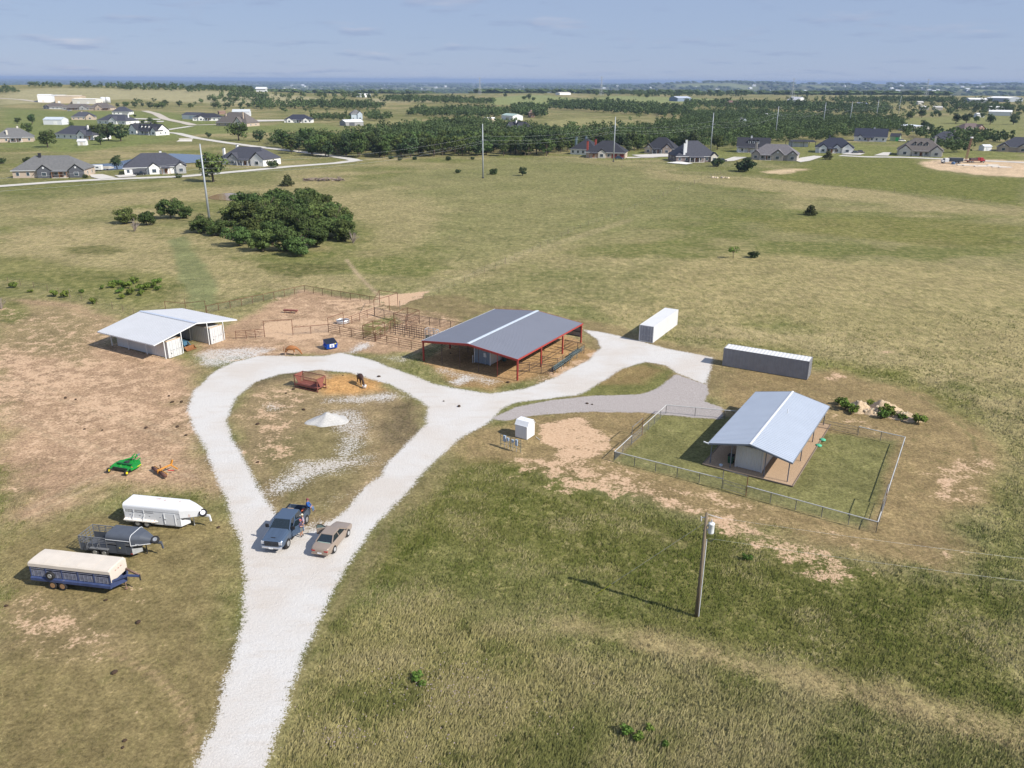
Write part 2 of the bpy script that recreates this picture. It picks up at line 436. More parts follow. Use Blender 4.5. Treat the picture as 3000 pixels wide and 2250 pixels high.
patch(C_DARK, [(835, 875), (895, 858), (925, 885), (905, 930), (850, 955), (815, 915)], 2.5, .75, 2, .15)
patch(C_DARK, [(560, 815), (620, 803), (720, 798), (700, 808), (600, 820), (530, 845)], 1.5, .65, 1, .1)
patch(C_ORANGE, [(690, 815), (760, 806), (830, 824), (832, 842), (770, 852), (700, 850), (690, 835)], 3, .85, 1.5, 0)
patch((.235, .178, .095), [(980, 950), (1130, 890), (1300, 882), (1440, 880), (1545, 875), (1530, 860), (1540, 800), (1620, 790), (1800, 800), (1950, 840), (2060, 900), (2120, 960), (2132, 1060), (2112, 1200), (2050, 1240), (1900, 1215), (1700, 1170), (1500, 1120), (1300, 1050), (1150, 1010), (1000, 1010)], 4, .85, 2.5, .12)
patch((.215, .170, .092), [(1250, 640 + 50), (1470, 740), (1640, 780), (1540, 860), (1440, 820), (1240, 855), (1130, 820), (1250, 760), (1290, 730)], 3, .75, 2, .15)
patch(C_LAWN, [(1325, 996), (1440, 882), (1945, 950), (1888, 1150), (1600, 1070)], 1.5, .8, 1, .1)
patch((.120, .130, .042), [(1240, 852), (1300, 800), (1390, 785), (1450, 800), (1420, 845), (1340, 858)], 1.5, .75, 1, .2)
patch((.240, .165, .085), [(1290, 810), (1390, 790), (1430, 800), (1380, 825), (1300, 830)], 2, .6, 1, .1)
patch((.330, .215, .110), [(890, 770), (960, 760), (1110, 810), (1240, 745), (1300, 765), (1190, 812), (1060, 845), (980, 835)], 2, .75, 1.5, 0)
patch((.370, .240, .125), [(905, 785), (1117, 828), (1262, 742), (1230, 728), (1060, 700), (1000, 720)], 1.5, .95, .8, 0)
# lower right: rank grass
patch((.112, .120, .036), [(960, 1005), (1080, 1000), (1300, 1062), (1500, 1120), (1700, 1180), (1900, 1235), (2212, 1290), (2212, 1575), (1900, 1480), (1500, 1380), (1200, 1320), (900, 1290), (800, 1260), (860, 1120)], 4, .85, 3, 1)
patch((.150, .155, .060), [(840, 1290), (960, 1200), (1200, 1230), (1400, 1300), (1200, 1330), (950, 1320)], 5, .6, 4, 1)
patch((.180, .152, .080), [(560, 1659), (640, 1440), (740, 1240), (850, 1095), (950, 990), (990, 1005), (860, 1130), (790, 1260), (690, 1400), (600, 1659)], 2, .7, 1, .3)
patch(C_TALL, [(600, 1700), (650, 1480), (720, 1340), (810, 1300), (1000, 1330), (1300, 1390), (1500, 1440), (1640, 1500), (1640, 1720), (600, 1720)], 4, .82, 3, 1.5)
patch((.205, .192, .088), [(1400, 1420), (1800, 1530), (2250, 1640), (2250, 1750), (1200, 1750), (1200, 1480)], 5, .7, 4, 1.3)
patch((.135, .145, .050), [(1260, 1500), (1420, 1520), (1480, 1600), (1400, 1660), (1260, 1600)], 3, .6, 3, 1.3)
patch((.285, .225, .130), [(1180, 1335), (1300, 1352), (1500, 1392), (1800, 1465), (2212, 1572), (2212, 1612), (1800, 1500), (1480, 1418), (1180, 1368)], 2.2, .6, 1.5, .3)
# bare earth
bare([(1155, 915), (1250, 895), (1290, 925), (1330, 965), (1310, 990), (1250, 985), (1180, 955)], .85, 2)
bare([(1100, 985), (1330, 1010), (1500, 1075), (1700, 1145), (1850, 1222), (1790, 1240), (1600, 1165), (1400, 1100), (1250, 1065)], .60, 4)
bare([(1960, 1000), (2100, 1005), (2115, 1100), (2080, 1230), (1990, 1200), (2010, 1100)], .55, 4)
bare([(1300, 990), (1600, 1080), (1900, 1170), (1860, 1190), (1560, 1110), (1290, 1030)], .45, 3)
bare([(1770, 880), (1850, 900), (1940, 930), (1930, 945), (1780, 905)], .45, 2)
bare([(0, 760), (200, 790), (400, 860), (420, 930), (300, 1000), (100, 950), (0, 900)], .62, 12)
bare([(500, 900), (560, 830), (700, 850), (660, 900), (640, 990), (560, 1000)], .46, 4)
bare([(20, 660), (200, 720), (400, 800), (430, 1000), (200, 1060), (0, 1040)], .40, 10)
bare([(600, 640), (760, 650), (960, 690), (880, 740), (560, 760)], .42, 4)
bare([(0, 1050), (130, 1020), (230, 1050), (100, 1090), (0, 1100)], .55, 4)
bare([(570, 702), (650, 688), (730, 690), (800, 668), (850, 672), (760, 694), (700, 722), (640, 736), (575, 726)], .85, 2)
bare([(700, 650), (760, 642), (850, 655), (820, 672), (730, 668)], .62, 2)
bare([(852, 634), (922, 629), (905, 645), (862, 662), (828, 658), (815, 640)], .95, 1.2)
bare([(1190, 800), (1320, 752), (1330, 765), (1240, 815), (1120, 838)], .62, 2)
bare([(240, 745), (370, 775), (360, 790), (240, 760)], .72, 1)
bare([(430, 770), (510, 745), (620, 760), (600, 800), (520, 800)], .45, 2)
bare([(1790, 800), (1830, 815), (1810, 830), (1780, 815)], .65, 1.5)
bare([(0, 1290), (180, 1300), (250, 1340), (240, 1400), (100, 1395), (20, 1370)], .48, 4)
bare([(230, 1270), (330, 1265), (370, 1300), (280, 1330)], .5, 3)
bare([(1900, 800 - 50), (1930, 760), (1900, 770)], .5, 3)
patch((.50, .385, .270), [(1985, 352), (2050, 340), (2130, 344), (2250, 350), (2250, 385), (2110, 378), (2010, 364)], 3, .95, 1.5, 0)
patch((.47, .37, .25), [(1640, 372), (1700, 365), (1740, 365), (1690, 378)], 4, .8, 3, 0)
# tracks and paths
trail([(748, 560), (775, 595), (808, 628), (822, 640)], .9, (.34, .27, .18), .9)
trail([(820, 640), (815, 655), (800, 672)], 1.4, C_SAND, .9)
for off in (0, 18):
    trail([(0, 812 + off), (150, 850 + off), (300, 905 + off), (420, 950 + off)], .5, (.42, .32, .22), .55)
    trail([(0, 880 + off), (120, 930 + off), (260, 985 + off), (420, 1010 + off)], .5, (.42, .32, .22), .5)
    trail([(60, 1100 + off), (240, 1010 + off), (330, 985 + off)], .5, (.40, .31, .21), .5)
trail([(0, 1300), (60, 1340), (200, 1385), (330, 1455), (400, 1530), (420, 1620)], .35, (.34, .25, .15), .6)
trail([(660, 772), (690, 800), (710, 815)], 1.1, (.36, .25, .16), .8)
trail([(1560, 730), (1700, 760), (1900, 820), (2040, 880), (2100, 945), (2118, 1000)], .4, (.10, .105, .04), .6)
trail([(1100, 1040), (1300, 1110), (1480, 1180)], .6, (.27, .22, .13), .35)
trail([(1150, 345), (1420, 368), (1640, 384), (1960, 420), (2212, 450)], 1.6, (.12, .125, .05), .6)

# the gravel drive
ROAD = PV([(395, 1730), (428, 1659), (470, 1560), (500, 1450), (520, 1330), (529, 1250), (521, 1170), (500, 1105), (470, 1030), (438, 960), (414, 910), (408, 878), (418, 845), (450, 812), (470, 796), (505, 780), (560, 768), (640, 768), (700, 768), (735, 760), (800, 775), (860, 797), (940, 828), (985, 838), (1060, 850), (1130, 838), (1200, 815), (1275, 775), (1300, 752), (1290, 730), (1262, 712), (1310, 720), (1380, 736), (1440, 752), (1540, 772), (1535, 790), (1528, 832), (1500, 822), (1466, 806), (1440, 788), (1395, 780), (1340, 795), (1295, 825), (1245, 853), (1120, 870), (1085, 885), (1062, 908), (1000, 942), (950, 982), (900, 1035), (850, 1090), (800, 1150), (752, 1218), (702, 1310), (660, 1400), (622, 1500), (587, 1590), (562, 1659), (535, 1730)])
ISLE = PV([(496, 893), (510, 858), (550, 825), (604, 808), (686, 798), (756, 804), (833, 827), (880, 848), (922, 877), (919, 912), (896, 944), (849, 991), (826, 1026), (779, 1061), (745, 1098), (720, 1118), (690, 1140), (655, 1150), (610, 1120), (569, 1073), (538, 1014), (510, 965), (487, 907)])
GREY = PV([(1066, 903), (1110, 876), (1200, 863), (1290, 857), (1380, 854), (1430, 840), (1463, 811), (1500, 822), (1527, 831), (1521, 866), (1558, 880), (1552, 903), (1440, 893), (1395, 887), (1290, 885), (1150, 896), (1090, 908)])
i = region(ROAD, 4)
droad = np.minimum(sdist(X[i], Y[i], ROAD), -sdist(X[i], Y[i], ISLE)) + (n_mid[i] - .5) * .8 + (n_sm[i] - .5) * .7
wroad = sstep(-1.0, 1.0, droad)
M[i, 0] = np.maximum(M[i, 0], wroad); TUFT[i] *= (1 - sstep(-1.4, .2, droad))
i2 = region(GREY, 4)
dg = sdist(X[i2], Y[i2], GREY) + (n_mid[i2] - .5) * 1.2 + (n_sm[i2] - .5)
wg = sstep(-1.2, .5, dg)
M[i2, 1] = wg; M[i2, 0] *= (1 - .85 * sstep(.45, 1, wg)); TUFT[i2] *= (1 - sstep(-1.2, .2, dg))
for pts, k, fe in (
        ([(570, 1062), (590, 1030), (640, 1000), (710, 985), (800, 985), (790, 1005), (700, 1030), (640, 1060), (590, 1075)], .62, 2),
        ([(670, 880), (790, 872), (810, 910), (790, 960), (760, 1010), (700, 1005), (735, 940), (690, 925)], .52, 2),
        ([(546, 870), (600, 862), (645, 876), (600, 896), (560, 892)], .50, 1.5),
        ([(690, 858), (760, 850), (840, 842), (900, 858), (840, 868), (740, 880), (690, 872)], .62, 2),
        ([(660, 1080), (720, 1060), (770, 1062), (740, 1100), (690, 1110)], .45, 2),
        ([(600, 1130), (660, 1115), (740, 1100), (700, 1200), (640, 1260), (590, 1180)], .55, 2),
        ([(395, 765), (440, 750), (520, 748), (600, 752), (560, 775), (470, 800), (420, 790)], .60, 2),
        ([(735, 762), (770, 745), (795, 738), (800, 746), (770, 766)], .72, 1.5),
        ([(800, 770), (900, 760), (900, 785), (860, 790)], .48, 2),
        ([(900, 790), (960, 785), (1120, 818), (1170, 800), (1190, 815), (1060, 840), (930, 812)], .50, 2),
        ([(1000, 800), (1060, 815), (985, 836), (960, 826)], .68, 1.5)):
    bare(pts, k * .92, fe * 2.2, 0, fe)
i = region(ROAD, 40)
TUFT[i] *= 1 - np.clip(M[i, 0] * 1.4, 0, 1)
TUFT *= 1 - np.clip(M[:, 2] * 1.2, 0, 1)

C[:, 2] *= .90; C[:, 1] *= .965
GR = np.clip(.12 + TUFT, 0, 1)[:, None]                  # how grassy: drives the blade-level variation
def grid_faces(keep=None):
    a = (np.arange(NY - 1)[:, None] * NX + np.arange(NX - 1)[None, :]).ravel()
    q = np.stack([a, a + 1, a + NX + 1, a + NX], 1)
    return q if keep is None else q[keep[q].any(1)]
def np_mesh(name, V, Q, attrs, m):
    used, inv = np.unique(Q, return_inverse=True)
    Q = inv.reshape(Q.shape)
    me = bpy.data.meshes.new(name)
    me.vertices.add(len(used)); me.vertices.foreach_set('co', V[used].astype(np.float32).ravel())
    me.loops.add(Q.size); me.loops.foreach_set('vertex_index', Q.astype(np.int32).ravel())
    me.polygons.add(len(Q)); me.polygons.foreach_set('loop_start', np.arange(0, Q.size, 4, dtype=np.int32))
    me.update(calc_edges=True)
    for an, arr in attrs.items():
        at = me.attributes.new(an, 'FLOAT_COLOR', 'POINT')
        at.data.foreach_set('color', np.hstack([arr[used], GR[used]]).astype(np.float32).ravel())
    me.materials.append(m); me.shade_smooth()
    return me

def ground_material():
    m = bpy.data.materials.new('ground_cover'); m.use_nodes = True
    nt = m.node_tree; L = nt.links.new; b = nt.nodes['Principled BSDF']
    b.inputs['Roughness'].default_value = .95; b.inputs['Specular IOR Level'].default_value = .08
    geo = N(nt, 'ShaderNodeNewGeometry')
    a_c = N(nt, 'ShaderNodeAttribute', attribute_name='cover'); a_m = N(nt, 'ShaderNodeAttribute', attribute_name='mask')
    sep = N(nt, 'ShaderNodeSeparateColor'); L(a_m.outputs['Color'], sep.inputs[0])
    def noise(scale, detail=4, rough=.6, stretch=None, rot=0):
        n = N(nt, 'ShaderNodeTexNoise'); n.inputs['Scale'].default_value = scale; n.inputs['Detail'].default_value = detail
        n.inputs['Roughness'].default_value = rough
        mp = N(nt, 'ShaderNodeMapping'); mp.inputs['Scale'].default_value = stretch or (1, 1, 1); mp.inputs['Rotation'].default_value = (0, 0, rot)
        L(geo.outputs['Position'], mp.inputs['Vector']); L(mp.outputs[0], n.inputs['Vector'])
        return n.outputs['Fac']
    def math_(op, a, b2=None):
        n = N(nt, 'ShaderNodeMath', operation=op)
        for k, v in enumerate((a, b2)):
            if v is None: continue
            if isinstance(v, (int, float)): n.inputs[k].default_value = v
            else: L(v, n.inputs[k])
        return n.outputs[0]
    def rng(v, a, b2, c=0, d=1):
        n = N(nt, 'ShaderNodeMapRange'); n.inputs['From Min'].default_value = a; n.inputs['From Max'].default_value = b2
        n.inputs['To Min'].default_value = c; n.inputs['To Max'].default_value = d; L(v, n.inputs['Value']); return n.outputs[0]
    def mix(f, a, b2, mode='MIX'):
        n = N(nt, 'ShaderNodeMix', data_type='RGBA', blend_type=mode)
        if isinstance(f, (int, float)): n.inputs[0].default_value = f
        else: L(f, n.inputs[0])
        for k, v in ((6, a), (7, b2)):
            if isinstance(v, tuple): n.inputs[k].default_value = (*v, 1)
            else: L(v, n.inputs[k])
        return n.outputs[2]
    nf = noise(3.2, 6, .72); nm = noise(.55, 5, .6); nd = noise(.11, 4, .55); nv = noise(9.0, 3, .6)
    nw = noise(1.1, 4, .6, (1.0, .35, 1), .45)
    # grass: greener and drier blades side by side
    g1 = mix(rng(nm, .38, .64), a_c.outputs['Color'], (.37, .295, .135)); g1 = mix(math_('MULTIPLY', a_c.outputs['Alpha'], .28), a_c.outputs['Color'], g1)
    g2 = mix(rng(nw, .42, .60), g1, (.070, .085, .018)); g2 = mix(math_('MULTIPLY', a_c.outputs['Alpha'], .34), g1, g2)
    br = math_('MULTIPLY', rng(nf, .30, .70, .50, 1.50), rng(nd, .3, .7, .86, 1.14))
    br = math_('MULTIPLY', br, rng(nm, .3, .7, .80, 1.20))
    br = math_('MULTIPLY', br, rng(nv, .3, .7, .80, 1.20))
    sc = N(nt, 'ShaderNodeVectorMath', operation='SCALE'); L(g2, sc.inputs[0]); L(br, sc.inputs['Scale'])
    grass = sc.outputs[0]
    # bunches of straw and dark green tussocks
    ns1 = noise(.75, 3, .75, (1, .7, 1), .5); ns2 = noise(.62, 3, .75, (1, .6, 1), -.4); nz = noise(.045, 3, .6)
    gr = a_c.outputs['Alpha']
    grass = mix(math_('MULTIPLY', math_('MULTIPLY', rng(ns1, .56, .68), gr), rng(nz, .42, .58, .08, .55)), grass, (.43, .355, .185))
    grass = mix(math_('MULTIPLY', math_('MULTIPLY', rng(ns2, .57, .67), rng(gr, 0, 1, .30, 1)), rng(nz, .40, .60, .70, .30)), grass, (.075, .085, .022))
    # bare earth showing through
    soil = mix(rng(nf, .3, .7), (.40, .255, .150), (.60, .43, .29))
    tb = math_('ADD', sep.outputs[2], math_('MULTIPLY', math_('SUBTRACT', math_('ADD', math_('MULTIPLY', nm, .7), math_('MULTIPLY', nf, .5)), .60), 3.0))
    c1 = mix(rng(tb, .44, .72), grass, soil)
    # crushed limestone and grey chips
    nfine = noise(17.0, 3, .65)
    stone = mix(rng(nfine, .3, .7), (.45, .43, .405), (.635, .615, .59)); stone = mix(rng(nd, .42, .62, 0, .42), stone, (.47, .40, .33))
    stone = mix(rng(noise(.9, 4, .6, (.25, 1, 1), -1.05), .52, .70, 0, .30), stone, (.44, .37, .30))
    tg = math_('ADD', sep.outputs[0], math_('MULTIPLY', math_('SUBTRACT', math_('ADD', math_('MULTIPLY', nf, .45), math_('MULTIPLY', nv, .55)), .5), 2.3))
    tg = math_('MULTIPLY', rng(tg, .40, .60), rng(sep.outputs[0], .02, .12))
    c2 = mix(tg, c1, stone)
    grit = mix(rng(nv, .3, .7), (.27, .24, .225), (.43, .39, .37))
    th = math_('ADD', sep.outputs[1], math_('MULTIPLY', math_('SUBTRACT', nf, .5), .9))
    th = math_('MULTIPLY', rng(th, .40, .62), rng(sep.outputs[1], .02, .12))
    c3 = mix(th, c2, grit)
    L(c3, b.inputs['Base Color'])
    bp = N(nt, 'ShaderNodeBump'); bp.inputs['Strength'].default_value = .8; bp.inputs['Distance'].default_value = .10
    L(math_('ADD', math_('MULTIPLY', nf, .7), math_('MULTIPLY', nv, .5)), bp.inputs['Height']); L(bp.outputs[0], b.inputs['Normal'])
    return m
M_GROUND = ground_material()
near = (np.hypot(X, Y - 90) < 110)
Z = Z + near * ((n_mid - .5) * .10)                   # slight unevenness; none where vehicles and buildings stand
V = np.stack([X, Y, Z - near * .06], 1)
gme = np_mesh('pasture', V, grid_faces(), {'cover': C, 'mask': M}, M_GROUND)
ground = bpy.data.objects.new('ground', gme); col.objects.link(ground); structure(ground)
Vr = V.copy(); Vr[:, 2] += .012
kr = np.zeros(len(X), bool); i = region(ROAD, 2); kr[i] = droad_all = np.minimum(sdist(X[i], Y[i], ROAD), -sdist(X[i], Y[i], ISLE)) > -.1
rme = np_mesh('gravel_drive', Vr, grid_faces(kr), {'cover': C, 'mask': M}, M_GROUND)
drive = bpy.data.objects.new('gravel_drive', rme); col.objects.link(drive); structure(drive)
Vg = V.copy(); Vg[:, 2] += .020
kg = np.zeros(len(X), bool); i = region(GREY, 2); kg[i] = sdist(X[i], Y[i], GREY) > -.1
gme2 = np_mesh('grey_gravel_lane', Vg, grid_faces(kg), {'cover': C, 'mask': M}, M_GROUND)
lane = bpy.data.objects.new('grey_gravel_lane', gme2); col.objects.link(lane); structure(lane)

# ------------------------------------------------------------------ roads of the estate, ponds
def ribbon(name, pts, width, m, lift=.12, dense=12):
    P = []
    for a, b in zip(pts[:-1], pts[1:]):
        n = max(2, int((Vector(b) - Vector(a)).length / dense)); P += along(a, b, n + 1)[:-1]
    P.append(Vector(pts[-1])); mb = MB(); vv = []
    for k, p in enumerate(P):
        d = (P[min(k + 1, len(P) - 1)] - P[max(k - 1, 0)]); d.z = 0; d.normalize(); s_ = Vector((-d.y, d.x, 0))
        for o in (-.5, -.17, .17, .5):
            q = p + s_ * width * o; vv.append((q.x, q.y, H(q.x, q.y) + lift))
    mb.add(vv, [(4 * k + j, 4 * k + j + 1, 4 * k + j + 5, 4 * k + j + 4)[::-1] for k in range(len(P) - 1) for j in range(3)])
    return structure(mb.build(name, m))
M_CONC = mat('pale_concrete', (.52, .49, .44), .9, var=.10, scale=.15)
M_CALI = mat('caliche_road', (.46, .41, .34), .95, var=.12, scale=.2)
ribbon('estate_road', PN([(-60, 549), (0, 546), (160, 534), (305, 526), (542, 517), (750, 498), (852, 488), (987, 478), (1040, 471)]), 6.5, M_CONC)
ribbon('estate_road', PN([(1046, 472), (1030, 467), (987, 460), (896, 447), (750, 430), (660, 418), (576, 405), (520, 391), (461, 386), (500, 379), (560, 370)]), 6.5, M_CONC, .16)
ribbon('hill_road', PN([(640, 365), (566, 367), (540, 360), (485, 349), (458, 334), (424, 325)]), 9, M_CALI, .2)
ribbon('hill_road', PN([(-40, 286), (60, 292), (130, 301), (170, 303)]), 9, M_CALI, .3)
ribbon('estate_road', PN([(1832, 462), (1900, 461), (1960, 456), (2010, 448)]), 7, M_CONC, .12)
ribbon('estate_road', PN([(2460, 456), (2540, 460), (2650, 461), (2780, 467), (3080, 480)]), 6.5, M_CONC, .12)
ribbon('farm_road', PN([(1640, 377), (1760, 378), (1900, 372), (2010, 360)]), 7, M_CALI, .3)
def plot(name, pts, m, lift=.2):
    P = PN(pts); mb = MB(); c = sum((Vector(p) for p in P), Vector()) / len(P)
    n = len(P)
    mb.add([(p.x, p.y, H(p.x, p.y) + lift) for p in P] + [(c.x, c.y, H(c.x, c.y) + lift)], [(k, (k + 1) % n, n) for k in range(n)])
    return structure(mb.build(name, m))
plot('driveway', [(2328, 471), (2345, 463), (2385, 457), (2412, 459), (2372, 472), (2345, 476)], M_CONC)
plot('driveway', [(2560, 456), (2588, 447), (2612, 447), (2602, 457)], M_CONC)
plot('driveway', [(2465, 453), (2480, 449), (2534, 450), (2520, 455)], M_CONC, .25)
plot('driveway', [(262, 512), (300, 511), (340, 521), (300, 527), (268, 520)], M_CONC)
plot('driveway', [(335, 515), (395, 512), (400, 518), (350, 521)], M_CONC, .25)
plot('driveway', [(2100, 475), (2150, 460), (2190, 461), (2150, 472)], M_CONC)
plot('driveway', [(1850, 455), (1920, 452), (1990, 449), (1960, 460), (1880, 462)], M_CONC, .28)
plot('driveway', [(750, 352), (836, 351), (838, 355), (750, 357)], M_CONC, .3)
plot('driveway', [(370, 346), (470, 349), (470, 352), (370, 349)], M_CONC, .3)
plot('driveway', [(370, 357), (480, 355), (480, 358), (370, 361)], M_CONC, .3)
M_PATIO = mat('patio_concrete', (.70, .68, .64), .8, var=.06)
plot('patio', [(1952, 478), (1990, 474), (2030, 480), (2010, 483)], M_PATIO, .3)
def water(name, rgb, rough):
    m = bpy.data.materials.new(name); m.use_nodes = True; nt = m.node_tree; b = nt.nodes['Principled BSDF']
    b.inputs['Base Color'].default_value = (*rgb, 1); b.inputs['Roughness'].default_value = rough; b.inputs['IOR'].default_value = 1.33
    n = N(nt, 'ShaderNodeTexNoise'); n.inputs['Scale'].default_value = .9; n.inputs['Detail'].default_value = 4
    tc = N(nt, 'ShaderNodeTexCoord'); nt.links.new(tc.outputs['Object'], n.inputs['Vector'])
    bp = N(nt, 'ShaderNodeBump'); bp.inputs['Strength'].default_value = .25; bp.inputs['Distance'].default_value = .12
    nt.links.new(n.outputs['Fac'], bp.inputs['Height']); nt.links.new(bp.outputs[0], b.inputs['Normal'])
    return m
def smooth_poly(P, n=6):
    out = []; L_ = len(P)
    for k in range(L_):
        p0, p1, p2, p3 = P[k - 1], P[k], P[(k + 1) % L_], P[(k + 2) % L_]
        for j in range(n):
            t = j / n
            out.append(.5 * ((2 * p1) + (p2 - p0) * t + (2 * p0 - 5 * p1 + 4 * p2 - p3) * t * t + (3 * p1 - p0 - 3 * p2 + p3) * t ** 3))
    return out
def pond(name, pts, m, z):
    P = smooth_poly([Vector((p.x, p.y, 0)) for p in PN(pts)])
    mb = MB(); mb.add([(p.x, p.y, z) for p in P], [tuple(range(len(P)))])
    o = mb.build(name, m); return structure(o)
pz = PN([(234, 485), (322, 479), (380, 468), (481, 453), (512, 451), (603, 457), (644, 468), (593, 477), (542, 480), (373, 496), (254, 497)])
pond('pond', [(234, 485), (322, 479), (380, 468), (481, 453), (512, 451), (603, 457), (644, 468), (593, 477), (542, 480), (373, 496), (254, 497)], water('pond_water', (.018, .035, .075), .10), max(p.z for p in pz) + .15)
pond('muddy_pond', [(611, 578), (640, 569), (680, 566), (728, 569), (738, 577), (722, 585), (677, 588), (625, 585)], water('muddy_water', (.30, .20, .115), .10), .08 + max(p.z for p in PN([(611, 578), (680, 566), (738, 577)])))

# ------------------------------------------------------------------ sheet metal, containers
def corr(mb, o, run, across, width, pitch, amp, nrm, prof=((0, 0), (.18, 1), (.5, 1), (.68, 0)), th=.012):
    """ribbed sheet: ribs run along 'run' (vector), repeat along 'across' (unit vector)"""
    o = Vector(o); run = Vector(run); across = Vector(across).normalized(); nrm = Vector(nrm).normalized()
    pts = []; k = 0
    n = max(1, round(width / pitch)); pitch = width / n
    for k in range(n):
        for u, h in prof: pts.append(((k + u) * pitch, h * amp))
    pts.append((width, 0))
    A = [o + across * u + nrm * h for u, h in pts]
    P = A + [a + run for a in A] + [a - nrm * th for a in A] + [a + run - nrm * th for a in A]
    m = len(A)
    flip = run.cross(across).dot(nrm) > 0
    F = []
    for j in range(m - 1):
        F.append((j, m + j, m + j + 1, j + 1) if flip else (j, j + 1, m + j + 1, m + j))
        F.append((2 * m + j + 1, 3 * m + j + 1, 3 * m + j, 2 * m + j) if flip else (2 * m + j, 3 * m + j, 3 * m + j + 1, 2 * m + j + 1))
    F += [(0, 2 * m, 3 * m, m), (m - 1, 2 * m - 1, 4 * m - 1, 3 * m - 1)]
    return mb.add(P, F)
M_CWHITE = mat('container_white', (.60, .60, .60), .55, var=.04, scale=.8, spots=((.45, .33, .24), .0, 1.4))
M_CBEIGE = mat('container_beige', (.56, .54, .50), .6, var=.06, scale=.8, spots=((.38, .28, .2), .02, 1.4))
M_CGREY = mat('container_grey', (.60, .60, .59), .6, var=.05, scale=.9, spots=((.40, .30, .22), .03, 1.2))
M_CDARK = mat('dark_steel', (.035, .035, .038), .5, var=.2)
M_GALV = mat('galvanised_steel', (.60, .62, .64), .42, metal=.55, var=.10, scale=4)
M_LOCK = mat('lock_rod_steel', (.42, .43, .45), .5, metal=.3)
def container(label, loc, rz, L, W, Hh, m, pitch=.46, door_m=None, roof_m=None):
    """local: x 0..L (doors at x = L), y 0..W"""
    t = thing('shipping_container', label, 'container', loc, rz)
    for nm, o, ac, nr in (('side_wall', (.06, .05, .14), (1, 0, 0), (0, -1, 0)), ('side_wall', (.06, W - .05, .14), (1, 0, 0), (0, 1, 0))):
        corr(MB(), o, (0, 0, Hh - .24), ac, L - .12, pitch, .038, nr).build(nm, m, t)
    corr(MB(), (.05, .06, .14), (0, 0, Hh - .24), (0, 1, 0), W - .12, .42, .038, (-1, 0, 0)).build('end_wall', m, t)
    corr(MB(), (.05, .05, Hh - .035), (0, W - .10, 0), (1, 0, 0), L - .10, pitch, .022, (0, 0, 1)).build('roof_panel', roof_m or m, t)
    fr = MB()
    for x in (0, L):
        for y in (0, W):
            fr.box((x + (.06 if x == 0 else -.06), y + (.06 if y == 0 else -.06), Hh / 2), (.13, .13, Hh))
    for z, hh in ((.07, .14), (Hh - .05, .10)):
        for y in (.05, W - .05): fr.box((L / 2, y, z), (L - .24, .07, hh))
        for x in (.05, L - .05): fr.box((x, W / 2, z), (.07, W - .24, hh))
    fr.build('corner_frame', m, t)
    MB().box((L / 2, W / 2, .12), (L - .16, W - .16, .06)).build('floor', M_CDARK, t)
    for s in (0, 1):
        y0 = .13 + s * (W - .26) / 2; y1 = y0 + (W - .26) / 2 - .012
        d = MB(); d.box2((L - .09, y0, .16), (L - .045, y1, Hh - .11))
        zz = [.24, .24 + (Hh - .50) * .27, .24 + (Hh - .50) * .52, .24 + (Hh - .50) * .78, Hh - .20]
        for k in range(4):       # pressed panels stand proud of the leaf
            for yy in ((y0 + .05, (y0 + y1) / 2 - .05), ((y0 + y1) / 2 + .05, y1 - .05)):
                d.box2((L - .045, yy[0], zz[k] + .03), (L - .015, yy[1], zz[k + 1] - .05))
        door = d.build('door', door_m or m, t)
        for yy in (y0 + (y1 - y0) * .30, y0 + (y1 - y0) * .72):
            MB().bar((L + .015, yy, .12), (L + .015, yy, Hh - .08), .035, n=6).bar((L + .03, yy, 1.15), (L + .03, yy + .30, 1.10), .04, .05).build('lock_rod', M_LOCK, door)
    return t
uL = math.radians(-29.8)
A0 = Vector((-52.25, 115.58, 0))
def at(o, rz, x, y, z=0): return Vector((o[0] + x * math.cos(rz) - y * math.sin(rz), o[1] + x * math.sin(rz) + y * math.cos(rz), z))
c1 = container('grey steel container under the near eave of the white ridged shelter roof', at(A0, uL, -12.19, 0), uL, 12.19, 2.44, 2.62, M_CGREY, .40)
c2 = container('grey steel container on the far side of the tractor, beneath white shelter roof', at(A0, uL, -12.19, 8.05), uL, 12.19, 2.44, 2.62, M_CGREY, .40)
for t_, y0 in ((c1, 0), (c2, 0)):
    MB().box((12.19 - .06, 1.22, 2.68), (.10, 2.7, .10)).box((6, .15, 2.68), (12.2, .09, .10)).box((6, 2.3, 2.68), (12.2, .09, .10)).build('timber_plate', mat('new_timber', (.48, .34, .20), .8), t_)
    MB().box((12.19 - .005, .55, .62), (.012, .16, .20)).build('placard', mat('placard_black', (.05, .05, .05), .6), t_)

